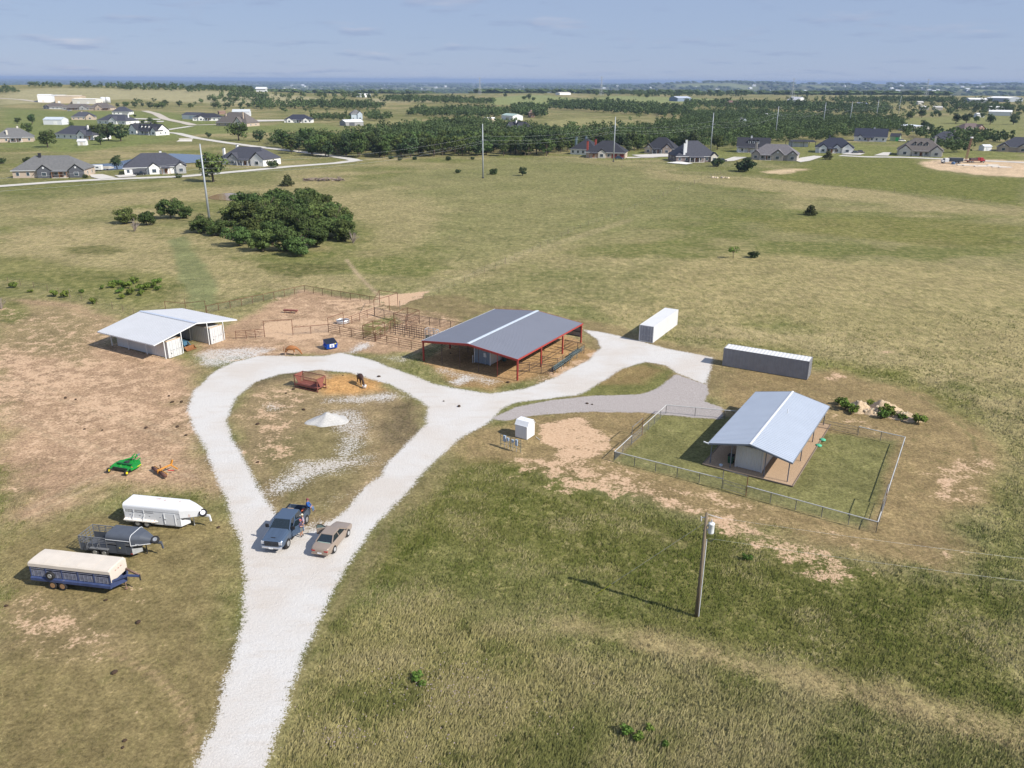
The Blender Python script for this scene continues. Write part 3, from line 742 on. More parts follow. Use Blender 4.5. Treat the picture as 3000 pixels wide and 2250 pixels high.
# white ridged shelter roof over the two containers
M_RWHITE = mat('white_roof_sheet', (.37, .385, .42), .5, var=.04, scale=.5, spec=.25)
M_RGALV = mat('galvalume_sheet', (.50, .545, .61), .36, metal=.25, var=.04, scale=.4, spec=.5)
M_TRIMW = mat('white_trim', (.66, .67, .68), .5, var=.03)
def gable_roof(t, x0, x1, ya, yr, yb, ze, zr, m, mt, pitch=.30, amp=.035, ridge_m=None, fascia=.16):
    """ridge along local x at y = yr; ribs run down the slope"""
    for y_e, nm in ((ya, 'roof_sheet'), (yb, 'roof_sheet')):
        run = Vector((0, y_e - yr, ze - zr)); nr = Vector((0, (zr - ze) * (1 if y_e > yr else -1), abs(y_e - yr))).normalized()
        corr(MB(), (x0, yr, zr), run, (1, 0, 0), x1 - x0, pitch, amp, nr, ((0, 0), (.10, 1), (.28, 1), (.38, 0))).build(nm, m, t)
        f = MB(); f.box(((x0 + x1) / 2, y_e, ze - fascia / 2 + .02), (x1 - x0 + .06, .05, fascia)); f.build('eave_trim', mt, t)
    for x in (x0 - .03, x1 + .03):
        for y_e in (ya, yb):
            MB().bar((x, y_e, ze - .05), (x, yr, zr - .05), .06, fascia).build('rake_trim', mt, t)
    rc = MB()
    for s, y_e in ((-1, ya), (1, yb)):
        k = (zr - ze) / abs(y_e - yr); w = .28
        rc.slab([(x0 - .04, yr, zr + amp + .02), (x1 + .04, yr, zr + amp + .02), (x1 + .04, yr + s * w, zr + amp + .02 - w * k), (x0 - .04, yr + s * w, zr + amp + .02 - w * k)][::(1 if s > 0 else -1)], .012)
    rc.build('ridge_cap', ridge_m or m, t)
sh = thing('shelter_roof', 'white ridged metal roof on posts spanning two grey containers and a tractor', 'shelter', A0, uL)
gable_roof(sh, -13.6, -.25, -2.1, 5.9, 13.9, 2.62, 4.05, M_RWHITE, M_TRIMW, .44, .10, mat('ridge_shade_blue', (.42, .47, .56), .5))
M_POSTW = mat('post_white', (.72, .73, .72), .55, var=.05)
for y in (-.42, 2.75, 7.75, 10.85):
    zt = 2.62 + (1.43 * (y + 2.1) / 8.0 if y < 5.9 else 1.43 * (13.9 - y) / 8.0) - .12
    for x in (-.15, -4.5, -8.9, -13.0):
        MB().bar((x, y, 0), (x, y, zt), .11).build('post', M_POSTW, sh)
for x in (-.4, -4.5, -8.9, -13.3):
    for s in (-1, 1):
        ye = -2.0 if s < 0 else 13.8
        MB().bar((x, ye, 2.54), (x, 5.9, 3.95), .09, .16).build('rafter', M_POSTW, sh)

# ------------------------------------------------------------------ open stock barn with red trim
uB = math.radians(-30.4)
B0 = Vector((-13.41, 115.18, 0)); BW, BD = 16.42, 20.6
barn = thing('stock_barn', 'open sided stock barn with grey ribbed roof and red steel frame', 'barn', B0, uB)
M_RED = mat('red_oxide_paint', (.34, .045, .035), .5, var=.08, spec=.35)
M_RBARN = mat('grey_barn_sheet', (.235, .245, .285), .38, metal=.15, var=.03, scale=.4, spec=.5)
M_RIDGE = mat('ridge_light', (.62, .68, .74), .4, metal=.2)
ZE, ZR = 3.22, 4.12
for xe, nm in ((-.10, 'roof_sheet'), (BW + .10, 'roof_sheet')):
    xr = BW / 2; run = Vector((xe - xr, 0, ZE - ZR)); nr = Vector(((ZR - ZE) * (1 if xe > xr else -1), 0, abs(xe - xr))).normalized()
    corr(MB(), (xr, -.15, ZR), run, (0, 1, 0), BD + .3, .40, .055, nr, ((0, 0), (.10, 1), (.26, 1), (.36, 0))).build(nm, M_RBARN, barn)
rc = MB()
for s in (-1, 1):
    k = (ZR - ZE) / (BW / 2); w = .30
    P = [(BW / 2, -.2, ZR + .075), (BW / 2 + s * w, -.2, ZR + .075 - w * k), (BW / 2 + s * w, BD + .2, ZR + .075 - w * k), (BW / 2, BD + .2, ZR + .075)]
    rc.slab(P if s > 0 else P[::-1], .012)
rc.build('ridge_cap', M_RIDGE, barn)
for y in (-.20, BD + .20):
    for s in (0, 1):
        MB().bar((BW * s + (-.1 if s == 0 else .1), y, ZE - .10), (BW / 2, y, ZR - .10), .07, .24).build('rake_trim', M_RED, barn)
MB().bar((BW + .16, -.22, ZE - .09), (BW + .16, BD + .22, ZE - .09), .07, .22).build('eave_trim', M_RED, barn)
MB().bar((-.16, -.22, ZE - .06), (-.16, BD + .22, ZE - .06), .06, .16).build('eave_trim', M_TRIMW, barn)
for y in (0, 7.0, 14.0, BD):
    for x in (0, BW): MB().bar((x, y, 0), (x, y, ZE - .05), .20).build('post', M_RED, barn)
    MB().bar((0, y, ZE - .22), (BW / 2, y, ZR - .24), .14, .26).build('rafter', M_RED, barn)
    MB().bar((BW, y, ZE - .22), (BW / 2, y, ZR - .24), .14, .26).build('rafter', M_RED, barn)
M_RUST = mat('rusty_pipe', (.140, .062, .036), .75, var=.35, scale=6, spots=((.30, .12, .05), .10, 3))
M_PIPE = mat('dark_pipe', (.085, .060, .055), .6, var=.3, scale=6)
for x in (3.4, 6.6, 9.9, 13.1):
    MB().bar((x, 0, 0), (x, 0, ZE + min(x, BW - x) * .11 - .2), .085, n=8).build('inner_post', M_RED if x > 13 else M_PIPE, barn)
    for y in (7.0, 14.0): MB().bar((x, y, 0), (x, y, ZE + min(x, BW - x) * .11 - .3), .085, n=8).build('inner_post', M_PIPE, barn)
M_SIDE = mat('grey_siding', (.30, .29, .29), .55, var=.05)
corr(MB(), (0, BD + .03, .95), (0, 0, ZE - 1.0), (1, 0, 0), BW, .30, .03, (0, 1, 0)).build('back_siding', M_SIDE, barn)
for z in (1.0, 1.8, 2.6): MB().bar((.1, BD - .06, z), (BW - .1, BD - .06, z), .07, .10).build('girt', M_CDARK, barn)
# rails inside the barn, stalls
for y in (7.0, 14.0):
    for z in (.5, .95, 1.4): MB().bar((.1, y, z), (BW - .1, y, z), .05, n=6).build('stall_rail', M_PIPE, barn)
for y0, y1 in ((.2, 6.9), (7.1, 13.9), (14.1, BD - .1)):
    for z in (.6, 1.2): MB().bar((BW - .02, y0, z), (BW - .02, y1, z), .05, n=6).build('stall_rail', M_PIPE, barn)
    for z in (.3, .6, .9, 1.2, 1.5): MB().bar((.02, y0, z), (.02, y1, z), .045, n=6).build('stall_rail', M_PIPE, barn)
MB().box((2.4, 7.08, 1.35), (.75, .03, 1.0)).build('white_board', mat('notice_white', (.72, .74, .74), .7), barn)
# the tack room inside
tp = G(1391, 1062); td = G(1436, 1067)
tack = thing('tack_room', 'small ribbed metal tack room under the grey barn roof with meter box', 'shed', (tp.x, tp.y, 0), uB)
corr(MB(), (0, 0, .08), (0, 0, 2.45), (1, 0, 0), 2.75, .30, .03, (0, -1, 0)).build('front_wall', mat('blue_grey_siding', (.20, .24, .29), .55), tack)
for x in (0, 2.75): corr(MB(), (x, 0, .08), (0, 0, 2.45), (0, 1, 0), 5.5, .30, .03, (-1 if x == 0 else 1, 0, 0)).build('side_wall', M_CBEIGE, tack)
MB().box((1.375, 2.75, 2.56), (2.85, 5.6, .06)).build('roof', M_CGREY, tack)
for x in (-.02, 2.77): MB().bar((x, -.03, .0), (x, -.03, 2.55), .10).build('corner_trim', M_TRIMW, tack)
MB().box((1.9, -.10, 1.55), (.45, .14, .62)).bar((1.9, -.08, 0), (1.9, -.08, 1.25), .07, n=6).build('meter_box', mat('meter_grey', (.55, .58, .60), .5), tack)
MB().bar((-.25, -.15, 0), (-.25, -.15, 1.15), .10, n=8).build('standpipe', M_TRIMW, tack)
bk = MB(); bk.lathe([(.30, 0), (.34, .75), (.32, .8)], (3.4, 3.0, 0), 12); bb = bk.build('water_barrel', mat('barrel_green', (.06, .11, .10), .5)); bb.parent = None
bb.location = (tp.x, tp.y, 0); bb.rotation_euler = (0, 0, uB); tag(bb, 'dark round barrel beside the tack room wall in the barn', 'barrel')

# ------------------------------------------------------------------ two long containers on the right
fa = math.radians(-29.5)
ca = Vector((20.76, 125.78, 0))
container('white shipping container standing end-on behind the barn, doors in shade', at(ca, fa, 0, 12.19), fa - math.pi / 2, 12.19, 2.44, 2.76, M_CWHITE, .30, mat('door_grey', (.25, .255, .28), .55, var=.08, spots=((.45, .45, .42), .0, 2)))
cb = Vector((31.55, 113.8, 0)); cbz = ang((31.55, 113.8), (42.33, 107.71))
container('beige ribbed shipping container lying broadside beyond the white gravel turnaround', cb, cbz, 12.3, 2.44, 2.76, mat('container_taupe_shaded', (.26, .26, .275), .6, var=.10, scale=1.2, spots=((.20, .17, .15), .02, 1.0)), .50, None, M_CGREY)  # wall colour darkened to carry the shade; roof panel kept pale as sunlit

# ------------------------------------------------------------------ cabin: a container house under its own ridged roof
uC = math.radians(-31.6); C0 = Vector((21.7, 80.65, 0)); CW, CD = 9.15, 18.5
cabin = thing('cabin', 'container cabin under a broad pale ridged metal roof on posts inside chain link yard', 'cabin', C0, uC)
CE, CR = 2.52, 3.52
for xe in (0, CW):
    xr = CW / 2; run = Vector((xe - xr, 0, CE - CR)); nr = Vector(((CR - CE) * (1 if xe > xr else -1), 0, abs(xe - xr))).normalized()
    corr(MB(), (xr, 0, CR), run, (0, 1, 0), CD, .40, .055, nr, ((0, 0), (.10, 1), (.26, 1), (.36, 0))).build('roof_sheet', M_RGALV, cabin)
    MB().bar((xe, -.05, CE - .07), (xe, CD + .05, CE - .07), .06, .18).build('eave_trim', mat('trim_slate', (.20, .22, .25), .5), cabin)
    for y in (-.04, CD + .04): MB().bar((xe, y, CE - .07), (xr, y, CR - .07), .06, .18).build('rake_trim', MATS['trim_slate'], cabin)
rc = MB()
for s in (-1, 1):
    k = (CR - CE) / (CW / 2); w = .13
    P = [(CW / 2, -.06, CR + .07), (CW / 2 + s * w, -.06, CR + .07 - w * k), (CW / 2 + s * w, CD + .06, CR + .07 - w * k), (CW / 2, CD + .06, CR + .07)]
    rc.slab(P if s > 0 else P[::-1], .012)
rc.build('ridge_cap', M_TRIMW, cabin)
for x in (.35, 2.6, 6.3, CW - .35):
    zt = CE + (CR - CE) * min(x, CW - x) / (CW / 2) - .15
    for y in (.35, 6.2, 12.2, CD - .4): MB().bar((x, y, 0), (x, y, zt), .10).build('post', mat('post_slate', (.16, .17, .20), .55), cabin)
for y in (.35, 6.2, 12.2, CD - .4):
    for s in (0, 1): MB().bar((CW * s, y, CE - .16), (CW / 2, y, CR - .16), .08, .14).build('rafter', MATS['post_slate'], cabin)
corr(MB(), (3.02, .95, .10), (0, 0, 2.55), (1, 0, 0), 2.85, .29, .035, (0, -1, 0)).build('front_wall', M_CBEIGE, cabin)
for x, s in ((3.02, -1), (5.87, 1)): corr(MB(), (x, .95, .10), (0, 0, 2.55), (0, 1, 0), 14.5, .29, .035, (s, 0, 0)).build('side_wall', M_CBEIGE, cabin)
corr(MB(), (3.02, 15.45, .10), (0, 0, 2.55), (1, 0, 0), 2.85, .29, .035, (0, 1, 0)).build('back_wall', M_CBEIGE, cabin)
for x in (3.02, 5.87):
    for y in (.95, 15.45): MB().bar((x, y, .02), (x, y, 2.7), .16).build('corner_post', M_CBEIGE, cabin)
MB().box((4.445, 8.2, 2.70), (2.95, 14.6, .06)).build('ceiling', M_CBEIGE, cabin)
MB().bar((CW * .62, CD * .62, CR - .5), (CW * .62, CD * .62, CR + .35), .11, n=8).build('vent_pipe', M_TRIMW, cabin)
MB().bar((.1, -.05, CE - .02), (-.5, -.02, CE + .06), .12, .10).build('gutter_end', M_TRIMW, cabin)
for y in (4.0, 8.5, 12.0):
    w_ = MB().box((5.94, y, 1.55), (.06, 1.0, .9)).build('window', M_TRIMW, cabin)
    MB().box((5.975, y, 1.55), (.02, .86, .76)).build('pane', mat('window_glass', (.03, .045, .06), .08, spec=.6), w_)
d_ = MB().box((5.94, 6.2, 1.1), (.06, .95, 2.05)).build('door', MATS['trim_slate'], cabin)
MB().box((5.98, 6.55, 1.05), (.06, .06, .12)).build('handle', M_GALV, d_)
pad = MB(); pp = [(-.2, -.35), (CW + .35, -.35), (CW + .35, CD + .3), (-.2, CD + .3)]
pad.prism(pp, -.05, .055)
padm = mat('river_gravel', (.40, .28, .18), .95, var=.45, scale=14, bump=.6)
po = pad.build('gravel_pad', padm, None); po.location = C0; po.rotation_euler = (0, 0, uC); structure(po)
for k, (a, b) in enumerate((((-.25, -.4), (CW + .4, -.4)), ((CW + .4, -.4), (CW + .4, CD + .35)), ((-.25, -.4), (-.25, CD + .35)))):
    MB().bar((*a, .05), (*b, .05), .09, .14).build('pad_edging', mat('edging_timber', (.22, .17, .13), .85), po)
# things standing on the pad
bq = at(C0, uC, 2.3, 1.5, .055)
t = thing('wheeled_bin', 'green and black wheeled bin in shade beside the cabin wall', 'bin', bq, uC)
MB().loft([[(-.25, -.25, .08), (.25, -.25, .08), (.25, .25, .08), (-.25, .25, .08)], [(-.3, -.32, .95), (.3, -.32, .95), (.3, .32, .95), (-.3, .32, .95)]]).build('body', mat('bin_green', (.03, .09, .05), .5), t)
MB().box((0, 0, .99), (.66, .70, .07)).build('lid', M_CDARK, t)
for s in (-1, 1): MB().wheel((s * .27, .28, .10), .10, .06, 10, 0, 'x').build('wheel', M_CDARK, t)
bq = at(C0, uC, 1.6, .25, .055)
bo = MB().lathe([(.17, 0), (.21, .16), (.19, .16), (.15, .03)], (0, 0, 0), 14).build('water_bowl', mat('bowl_pale', (.62, .68, .72), .4), None); bo.location = bq
tag(bo, 'pale round water bowl on the gravel by the cabin front', 'bowl')

# ------------------------------------------------------------------ well house and meter rack
W0 = G(1509.3, 1278.8); uW = math.radians(-33)
wh = thing('well_house', 'small white gambrel well house by the bare earth patch', 'shed', W0, uW)
prof = [(0, 0), (1.72, 0), (1.72, 1.62), (1.36, 2.12), (.36, 2.12), (0, 1.62)]       # y, z
def gable_end(x, th):
    mb = MB(); P = [(x, a, b) for a, b in prof]
    return mb.slab(P if th > 0 else P[::-1], abs(th))
M_WHITE = mat('white_paint_metal', (.68, .69, .70), .45, var=.03)
gable_end(1.66, .04).build('side_wall', M_WHITE, wh); gable_end(0, -.04).build('side_wall', M_WHITE, wh)
MB().box((.83, 0.0, .80), (1.60, .04, 1.60)).build('front_wall', M_WHITE, wh); MB().box((.83, 1.72, .80), (1.60, .04, 1.60)).build('back_wall', M_WHITE, wh)
rf = MB()
for a, b in zip(prof[2:], prof[3:] + []): pass
seq = [(-.05, 1.57), (.34, 2.14), (1.38, 2.14), (1.77, 1.57)]
for (a0, z0), (a1, z1) in zip(seq[:-1], seq[1:]):
    rf.slab([(-.07, a0, z0), (1.73, a0, z0), (1.73, a1, z1), (-.07, a1, z1)], .04)
rf.build('roof', M_WHITE, wh)
MB().bar((.05, -.04, 1.60), (1.62, -.04, 1.60), .05, .10).build('eave_trim', M_WHITE, wh)
MB().box((.83, -.03, .85), (.8, .03, 1.5)).build('door', M_WHITE, wh)
MB().lathe([(.05, 0), (.05, .08)], (.83, .86, 2.15), 8).build('vent', M_GALV, wh)
pipe = MB().bar((2.2, 1.2, .05), (3.0, .75, .05), .06, n=6).build('loose_pipe', M_GALV); pipe.location = W0; pipe.rotation_euler = (0, 0, uW)
tag(pipe, 'short grey pipe lying on bare earth beside the white well house', 'pipe')
R0 = G(1400 + 247 * .27125, 1150 + 575 * .27125); R1 = G(1400 + 463 * .27125, 1150 + 648 * .27125)
uR = ang(R0, R1); RL = (R1 - R0).length
rk = thing('meter_rack', 'pipe rack holding four grey utility boxes in front of white well house', 'utility rack', R0, uR)
M_GREENP = mat('green_pipe', (.10, .14, .14), .55)
for x in (0, RL / 2, RL): MB().bar((x, 0, 0), (x, 0, 1.55), .07, n=6).build('post', M_GREENP, rk)
for z in (.35, .75, 1.15, 1.50): MB().bar((0, 0, z), (RL, 0, z), .05, n=6).build('rail', M_GREENP, rk)
for x, z0, hh, ww in ((RL * .23, .82, .72, .32), (RL * .40, .98, .40, .28), (RL * .63, 1.0, .36, .26), (RL * .82, .78, .72, .30)):
    b_ = MB().box((x, -.12, z0 + hh / 2), (ww, .18, hh)).build('meter_box', mat('box_blue_grey', (.34, .42, .52), .5), rk)
    MB().bar((x, -.10, 0), (x, -.10, z0), .06, n=6).build('conduit', M_TRIMW, b_)

# ------------------------------------------------------------------ pipe fences and pens
def V_(x, y): return G(700 + x * .29385, 820 + y * .29385)
def pipe_fence(name, label, cat, pts, h, n_or_sp, rails, m, rp=.045, rr=.03, mesh=None, group=None, skip_ends=(False, False), posts=True):
    P = [Vector((p[0], p[1], 0)) for p in pts]
    o = P[0]; t = thing(name, label, cat, o, 0, group)
    post_me = MB().bar((0, 0, 0), (0, 0, h), rp * 2, n=8).mesh('post', m)
    for k, (a, b) in enumerate(zip(P[:-1], P[1:])):
        L = (b - a).length; n = max(1, round(L / n_or_sp))
        if posts:
            for j in range(n + 1):
                if (j == 0 and (k > 0 or skip_ends[0])) or (j == n and k == len(P) - 2 and skip_ends[1]): continue
                inst('post', post_me, t, a + (b - a) * (j / n) - o)
        for z in rails:
            MB().bar(a - o + Vector((0, 0, z)), b - o + Vector((0, 0, z)), rr * 2 * (1.5 if z == max(rails) else 1), n=6).build('rail', m, t)
        if mesh:
            q = MB(); d = (b - a).normalized(); nr = Vector((-d.y, d.x, 0))
            q.slab([a - o + Vector((0, 0, .05)), b - o + Vector((0, 0, .05)), b - o + Vector((0, 0, h - .05)), a - o + Vector((0, 0, h - .05))], .004, nr)
            q.build('wire_mesh', mesh, t)
    return t
def mesh_mat(name, rgb, cover, cell):
    """woven wire: thin wires of a diamond or square net, open between"""
    m = bpy.data.materials.new(name); m.use_nodes = True; nt = m.node_tree; b = nt.nodes['Principled BSDF']
    b.inputs['Base Color'].default_value = (*rgb, 1); b.inputs['Roughness'].default_value = .5
    b.inputs['Alpha'].default_value = cover
    n = N(nt, 'ShaderNodeTexNoise'); n.inputs['Scale'].default_value = cell
    tc = N(nt, 'ShaderNodeTexCoord'); nt.links.new(tc.outputs['Object'], n.inputs['Vector'])
    mr = N(nt, 'ShaderNodeMapRange'); mr.inputs['To Min'].default_value = cover * .6; mr.inputs['To Max'].default_value = cover * 1.4
    nt.links.new(n.outputs['Fac'], mr.inputs['Value']); nt.links.new(mr.outputs[0], b.inputs['Alpha'])
    return m
M_NET = mesh_mat('chain_link', (.30, .31, .31), .07, 3.0)
M_NET2 = mesh_mat('field_wire', (.22, .18, .15), .10, 3.0)
R5 = (.28, .55, .82, 1.09, 1.36)
f1a = G(606.7, 918); f1b = V_(655, 122); f1c = V_(1405, 250)
pipe_fence('pipe_fence', 'dark pipe and wire fence running along the far edges of the bare paddock', 'fence', [f1a, f1b, f1c], 1.40, 2.4, (1.38,), M_RUST, mesh=M_NET2)
pipe_fence('pipe_fence', 'short five rail rusty pipe panel between white shelter and tall gateway', 'fence', [V_(-28, 590), V_(75, 585), V_(258, 570)], 1.38, 1.6, R5, M_RUST)
gw = thing('gateway_frame', 'tall rusty pipe gateway with no gate at the paddock mouth', 'gateway', V_(258, 570), 0)
b0 = V_(540, 552) - V_(258, 570)
for p in ((0, 0, 0), b0): MB().bar((p[0], p[1], 0), (p[0], p[1], 2.75), .10, n=8).build('post', M_RUST, gw)
MB().bar((0, 0, 2.72), (b0[0], b0[1], 2.72), .09, n=8).build('crossbar', M_RUST, gw)
pipe_fence('pipe_fence', 'low rusty wire fence between the tall gateway and the stock tank corner', 'fence', [V_(540, 552), V_(895, 522)], 1.40, 2.9, (1.38,), M_RUST, mesh=M_NET2, skip_ends=(True, True))
pipe_fence('pipe_fence', 'rusty pipe fence from the stock tank corner down to the barn', 'fence', [V_(895, 522), V_(1240, 590), V_(1845, 715)], 1.42, 2.35, (.35, .70, 1.05, 1.40), M_RUST)
pipe_fence('pipe_fence', 'rusty pipe fence climbing behind the oval stock tank', 'fence', [V_(1047, 468), V_(1355, 350)], 1.42, 2.4, (.35, .70, 1.05, 1.40), M_RUST)
pg = thing('pen_gate', 'five bar pipe gate under a crossbar in front of the stock tank', 'gate', V_(895, 522), 0)
b1 = V_(1047, 468) - V_(895, 522)
for p in ((0, 0, 0), b1): MB().bar((p[0], p[1], 0), (p[0], p[1], 2.55), .10, n=8).build('post', M_RUST, pg)
MB().bar((0, 0, 2.5), (b1[0], b1[1], 2.5), .09, n=8).build('crossbar', M_RUST, pg)
for z in (.3, .6, .9, 1.2, 1.5): MB().bar((b1[0] * .04, b1[1] * .04, z), (b1[0] * .96, b1[1] * .96, z), .05, n=6).build('gate_rail', M_PIPE, pg)
pipe_fence('pipe_fence', 'six rail dark pipe fence along the back of the working pens', 'fence', [V_(1355, 352), V_(1545, 405), V_(1800, 440), V_(2215, 510), V_(2420, 545)], 1.50, 2.3, (.25, .5, .75, 1.0, 1.25, 1.48), M_PIPE)
def frame_box(name, label, cat, base, h, m, rails=()):
    o = Vector(base[0]); t = thing(name, label, cat, o, 0); n = len(base)
    for p in base: MB().bar((p[0] - o.x, p[1] - o.y, 0), (p[0] - o.x, p[1] - o.y, h), .10, n=8).build('post', m, t)
    for k in range(n):
        a, b = base[k] - o, base[(k + 1) % n] - o
        MB().bar((a.x, a.y, h), (b.x, b.y, h), .09, n=8).build('top_rail', m, t)
        if k in rails:
            for z in (.3, .6, .9, 1.2, 1.5): MB().bar((a.x, a.y, z), (b.x, b.y, z), .05, n=6).build('side_rail', m, t)
    return t
frame_box('gate_frame', 'square rusty pipe gate frame nearest the dumpster at the working pens', 'gate frame', [V_(1240, 590), V_(1342, 545), V_(1456, 558), V_(1364, 612)], 2.35, M_RUST, (0, 3))
frame_box('gate_frame', 'square rusty pipe gate frame at the back of the working pens', 'gate frame', [V_(1550, 470), V_(1683, 405), V_(1800, 432), V_(1668, 500)], 2.35, M_RUST, (1, 2))
frame_box('gate_frame', 'tall rusty pipe goalpost frame over the dusty path into the paddock', 'gate frame', [V_(1352, 352), V_(1406, 250), V_(1586, 275), V_(1502, 308)], 2.8, M_RUST, ())
# crowding alley with hooped top, then a squeeze chute
al = thing('cattle_alley', 'narrow rusty pipe cattle alley with hooped top between the pens', 'cattle alley', V_(1515, 540), 0)
a0 = V_(1515, 540); a1 = V_(1845, 602); w0 = (V_(1560, 500) - a0) * .55
d01 = a1 - a0
for s in (0, 1):
    for k in range(8):
        p = d01 * (k / 7) + w0 * s; MB().bar((p.x, p.y, 0), (p.x, p.y, 1.85), .07, n=6).build('post', M_RUST if s else M_PIPE, al)
    for z in (.35, .72, 1.10, 1.48, 1.83):
        p, q = w0 * s, d01 + w0 * s; MB().bar((p.x, p.y, z), (q.x, q.y, z), .06, n=6).build('rail', M_PIPE, al)
for k in range(8):
    p = d01 * (k / 7); q = p + w0; MB().bar((p.x, p.y, 1.86), (q.x, q.y, 1.86), .06, n=6).build('hoop', M_RUST, al)
pipe_fence('pipe_fence', 'curved rusty panel funnelling into the cattle alley', 'fence', [V_(1364, 612), V_(1456, 558), V_(1500, 520), V_(1515, 500), V_(1560, 480)], 1.6, 1.6, (.3, .62, .94, 1.26, 1.58), M_RUST)
sq = thing('squeeze_chute', 'pale steel squeeze chute standing between cattle alley and barn', 'cattle chute', a1 + d01.normalized() * .25, ang(a0, a1))
for x in (0, 1.0, 2.0):
    for y in (0, .95): MB().bar((x, y, 0), (x, y, 2.0), .09).build('upright', M_GALV, sq)
for y in (0, .95):
    for z in (.3, .8, 1.3, 1.95): MB().bar((0, y, z), (2.0, y, z), .06).build('rail', M_GALV, sq)
for x in (0, 2.0): MB().bar((x, 0, 1.98), (x, .95, 1.98), .07).build('crosspiece', M_GALV, sq)
MB().bar((2.0, .4, 1.95), (2.75, .3, 1.35), .05, n=6).bar((2.0, .6, 1.95), (2.6, 1.2, 1.55), .05, n=6).build('lever', M_GALV, sq)
MB().slab([(.1, .02, .3), (1.9, .02, .3), (1.9, .02, 1.0), (.1, .02, 1.0)], .03).build('side_panel', mat('chute_green', (.10, .16, .15), .5), sq)
# loading pen to the right of the barn
def Q_(x, y): return G(1350 + x * .18083, 980 + y * .18083)
pipe_fence('pipe_fence', 'six bar pipe panels closing the near side of the run beside the barn', 'fence', [Q_(935, 600), Q_(1110, 605), Q_(1495, 655)], 1.45, 2.2, (.2, .45, .7, .95, 1.2, 1.43), M_PIPE)
pipe_fence('pipe_fence', 'six bar pipe panels closing the far side of the run beside the barn', 'fence', [Q_(1683, 222), Q_(1890, 270), Q_(1995, 310)], 1.45, 2.2, (.2, .45, .7, .95, 1.2, 1.43), M_PIPE)
pipe_fence('pipe_fence', 'middle pipe panel dividing the run beside the barn', 'fence', [Q_(1318, 480), Q_(1560, 520), Q_(1650, 480)], 1.35, 2.2, (.3, .6, .9, 1.2), M_PIPE)
pipe_fence('pipe_fence', 'row of pipe panels above the feed troughs beside the barn', 'fence', [Q_(1495, 655), Q_(1760, 470), Q_(1995, 310)], 1.30, 2.4, (.75, 1.0, 1.28), M_GREENP, skip_ends=(True, True))
M_TROUGH = mat('trough_black', (.03, .035, .04), .6)
for k, (pa, pb, lab) in enumerate((((1500, 610), (1640, 520), 'black feed trough nearest the barn corner post, along the run'), ((1665, 500), (1760, 430), 'middle black feed trough with a turquoise tag along the run'), ((1775, 385), (1930, 285), 'far black feed trough along the run beside the barn'))):
    a, b = Q_(*pa), Q_(*pb); t = thing('feed_trough', lab, 'trough', (a.x, a.y, 0), ang(a, b), 'feed troughs beside the barn'); L = (b - a).length
    MB().loft([[(0, -.28, .55), (0, -.16, .22), (0, .16, .22), (0, .28, .55)], [(L, -.28, .55), (L, -.16, .22), (L, .16, .22), (L, .28, .55)]]).build('tub', M_TROUGH, t)
    for x in (.1, L - .1):
        for y in (-.3, .3): MB().bar((x, y, 0), (x, y, .8), .05).build('leg', M_GREENP, t)
    for y in (-.3, .3): MB().bar((0, y, .6), (L, y, .6), .05).build('rim_rail', M_GREENP, t)

# ------------------------------------------------------------------ chain link yard around the cabin
y1, y2, y3, y4 = G(1798.6, 1350.6), G(2565.8, 1560.8), G(2647, 1307), G(1950.6, 1211)
M_LINKP = mat('fence_pipe_grey', (.16, .155, .15), .5, var=.15); M_LINKR = mat('fence_rail_pale', (.46, .46, .45), .5, var=.1)
gA = G(1700 + 917 * .4521, 1120 + 690 * .4521); gB = G(1700 + 1072 * .4521, 1120 + 738 * .4521)
gC = G(1400 + 1657 * .27125, 1150 + 562 * .27125); gD = G(1400 + 1772 * .27125, 1150 + 462 * .27125)
gE = G(1700 + 1527 * .4521, 1120 + 290 * .4521); gF = G(1700 + 1797 * .4521, 1120 + 345 * .4521)
gG = y2 + (y3 - y2) * .10; gH = y2 + (y3 - y2) * .28
yf = thing('chain_link_fence', 'waist high chain link fence with grey pipe rail enclosing the cabin yard', 'fence', y1, 0)
pm = MB().bar((0, 0, 0), (0, 0, 1.18), .075, n=8).mesh('post', M_LINKP)
def run(a, b, n):
    o = Vector(y1)
    for j in range(n + 1): inst('post', pm, yf, a + (b - a) * (j / n) - o)
    MB().bar(a - o + Vector((0, 0, 1.17)), b - o + Vector((0, 0, 1.17)), .095, n=8).build('top_rail', M_LINKR, yf)
    d = (b - a).normalized()
    MB().slab([a - o + Vector((0, 0, .03)), b - o + Vector((0, 0, .03)), b - o + Vector((0, 0, 1.13)), a - o + Vector((0, 0, 1.13))], .004, (-d.y, d.x, 0)).build('wire_mesh', M_NET, yf)
run(y1, gA, 5); run(gB, y2, 5); run(y2, gG, 1); run(gH, y3, 5); run(y3, gF, 2); run(gE, y4, 5); run(y4, gD, 4); run(gC, y1, 2)
def yard_gate(label, a, b, tall, m=M_LINKP, bars=True):
    o = Vector(a); t = thing('yard_gate', label, 'gate', o, 0); d = b - a; u = d.normalized()
    hp = tall or 1.2
    for k, p in enumerate((Vector(), d)): MB().bar((p.x, p.y, 0), (p.x, p.y, hp), .085, n=8).build('post', M_RUST if (k == 1 and tall) else m, t)
    if tall: MB().bar((0, 0, hp), (d.x, d.y, hp), .085, n=8).build('crossbar', m, t)
    p, q = u * .12, d - u * .12
    for z in (.12, .70, 1.08): MB().bar((p.x, p.y, z), (q.x, q.y, z), .05, n=6).build('gate_rail', m, t)
    for r in (p, q): MB().bar((r.x, r.y, .12), (r.x, r.y, 1.08), .05, n=6).build('gate_stile', m, t)
    MB().slab([(p.x, p.y, .14), (q.x, q.y, .14), (q.x, q.y, 1.05), (p.x, p.y, 1.05)], .004, (-u.y, u.x, 0)).build('wire_mesh', M_NET, t)
    return t
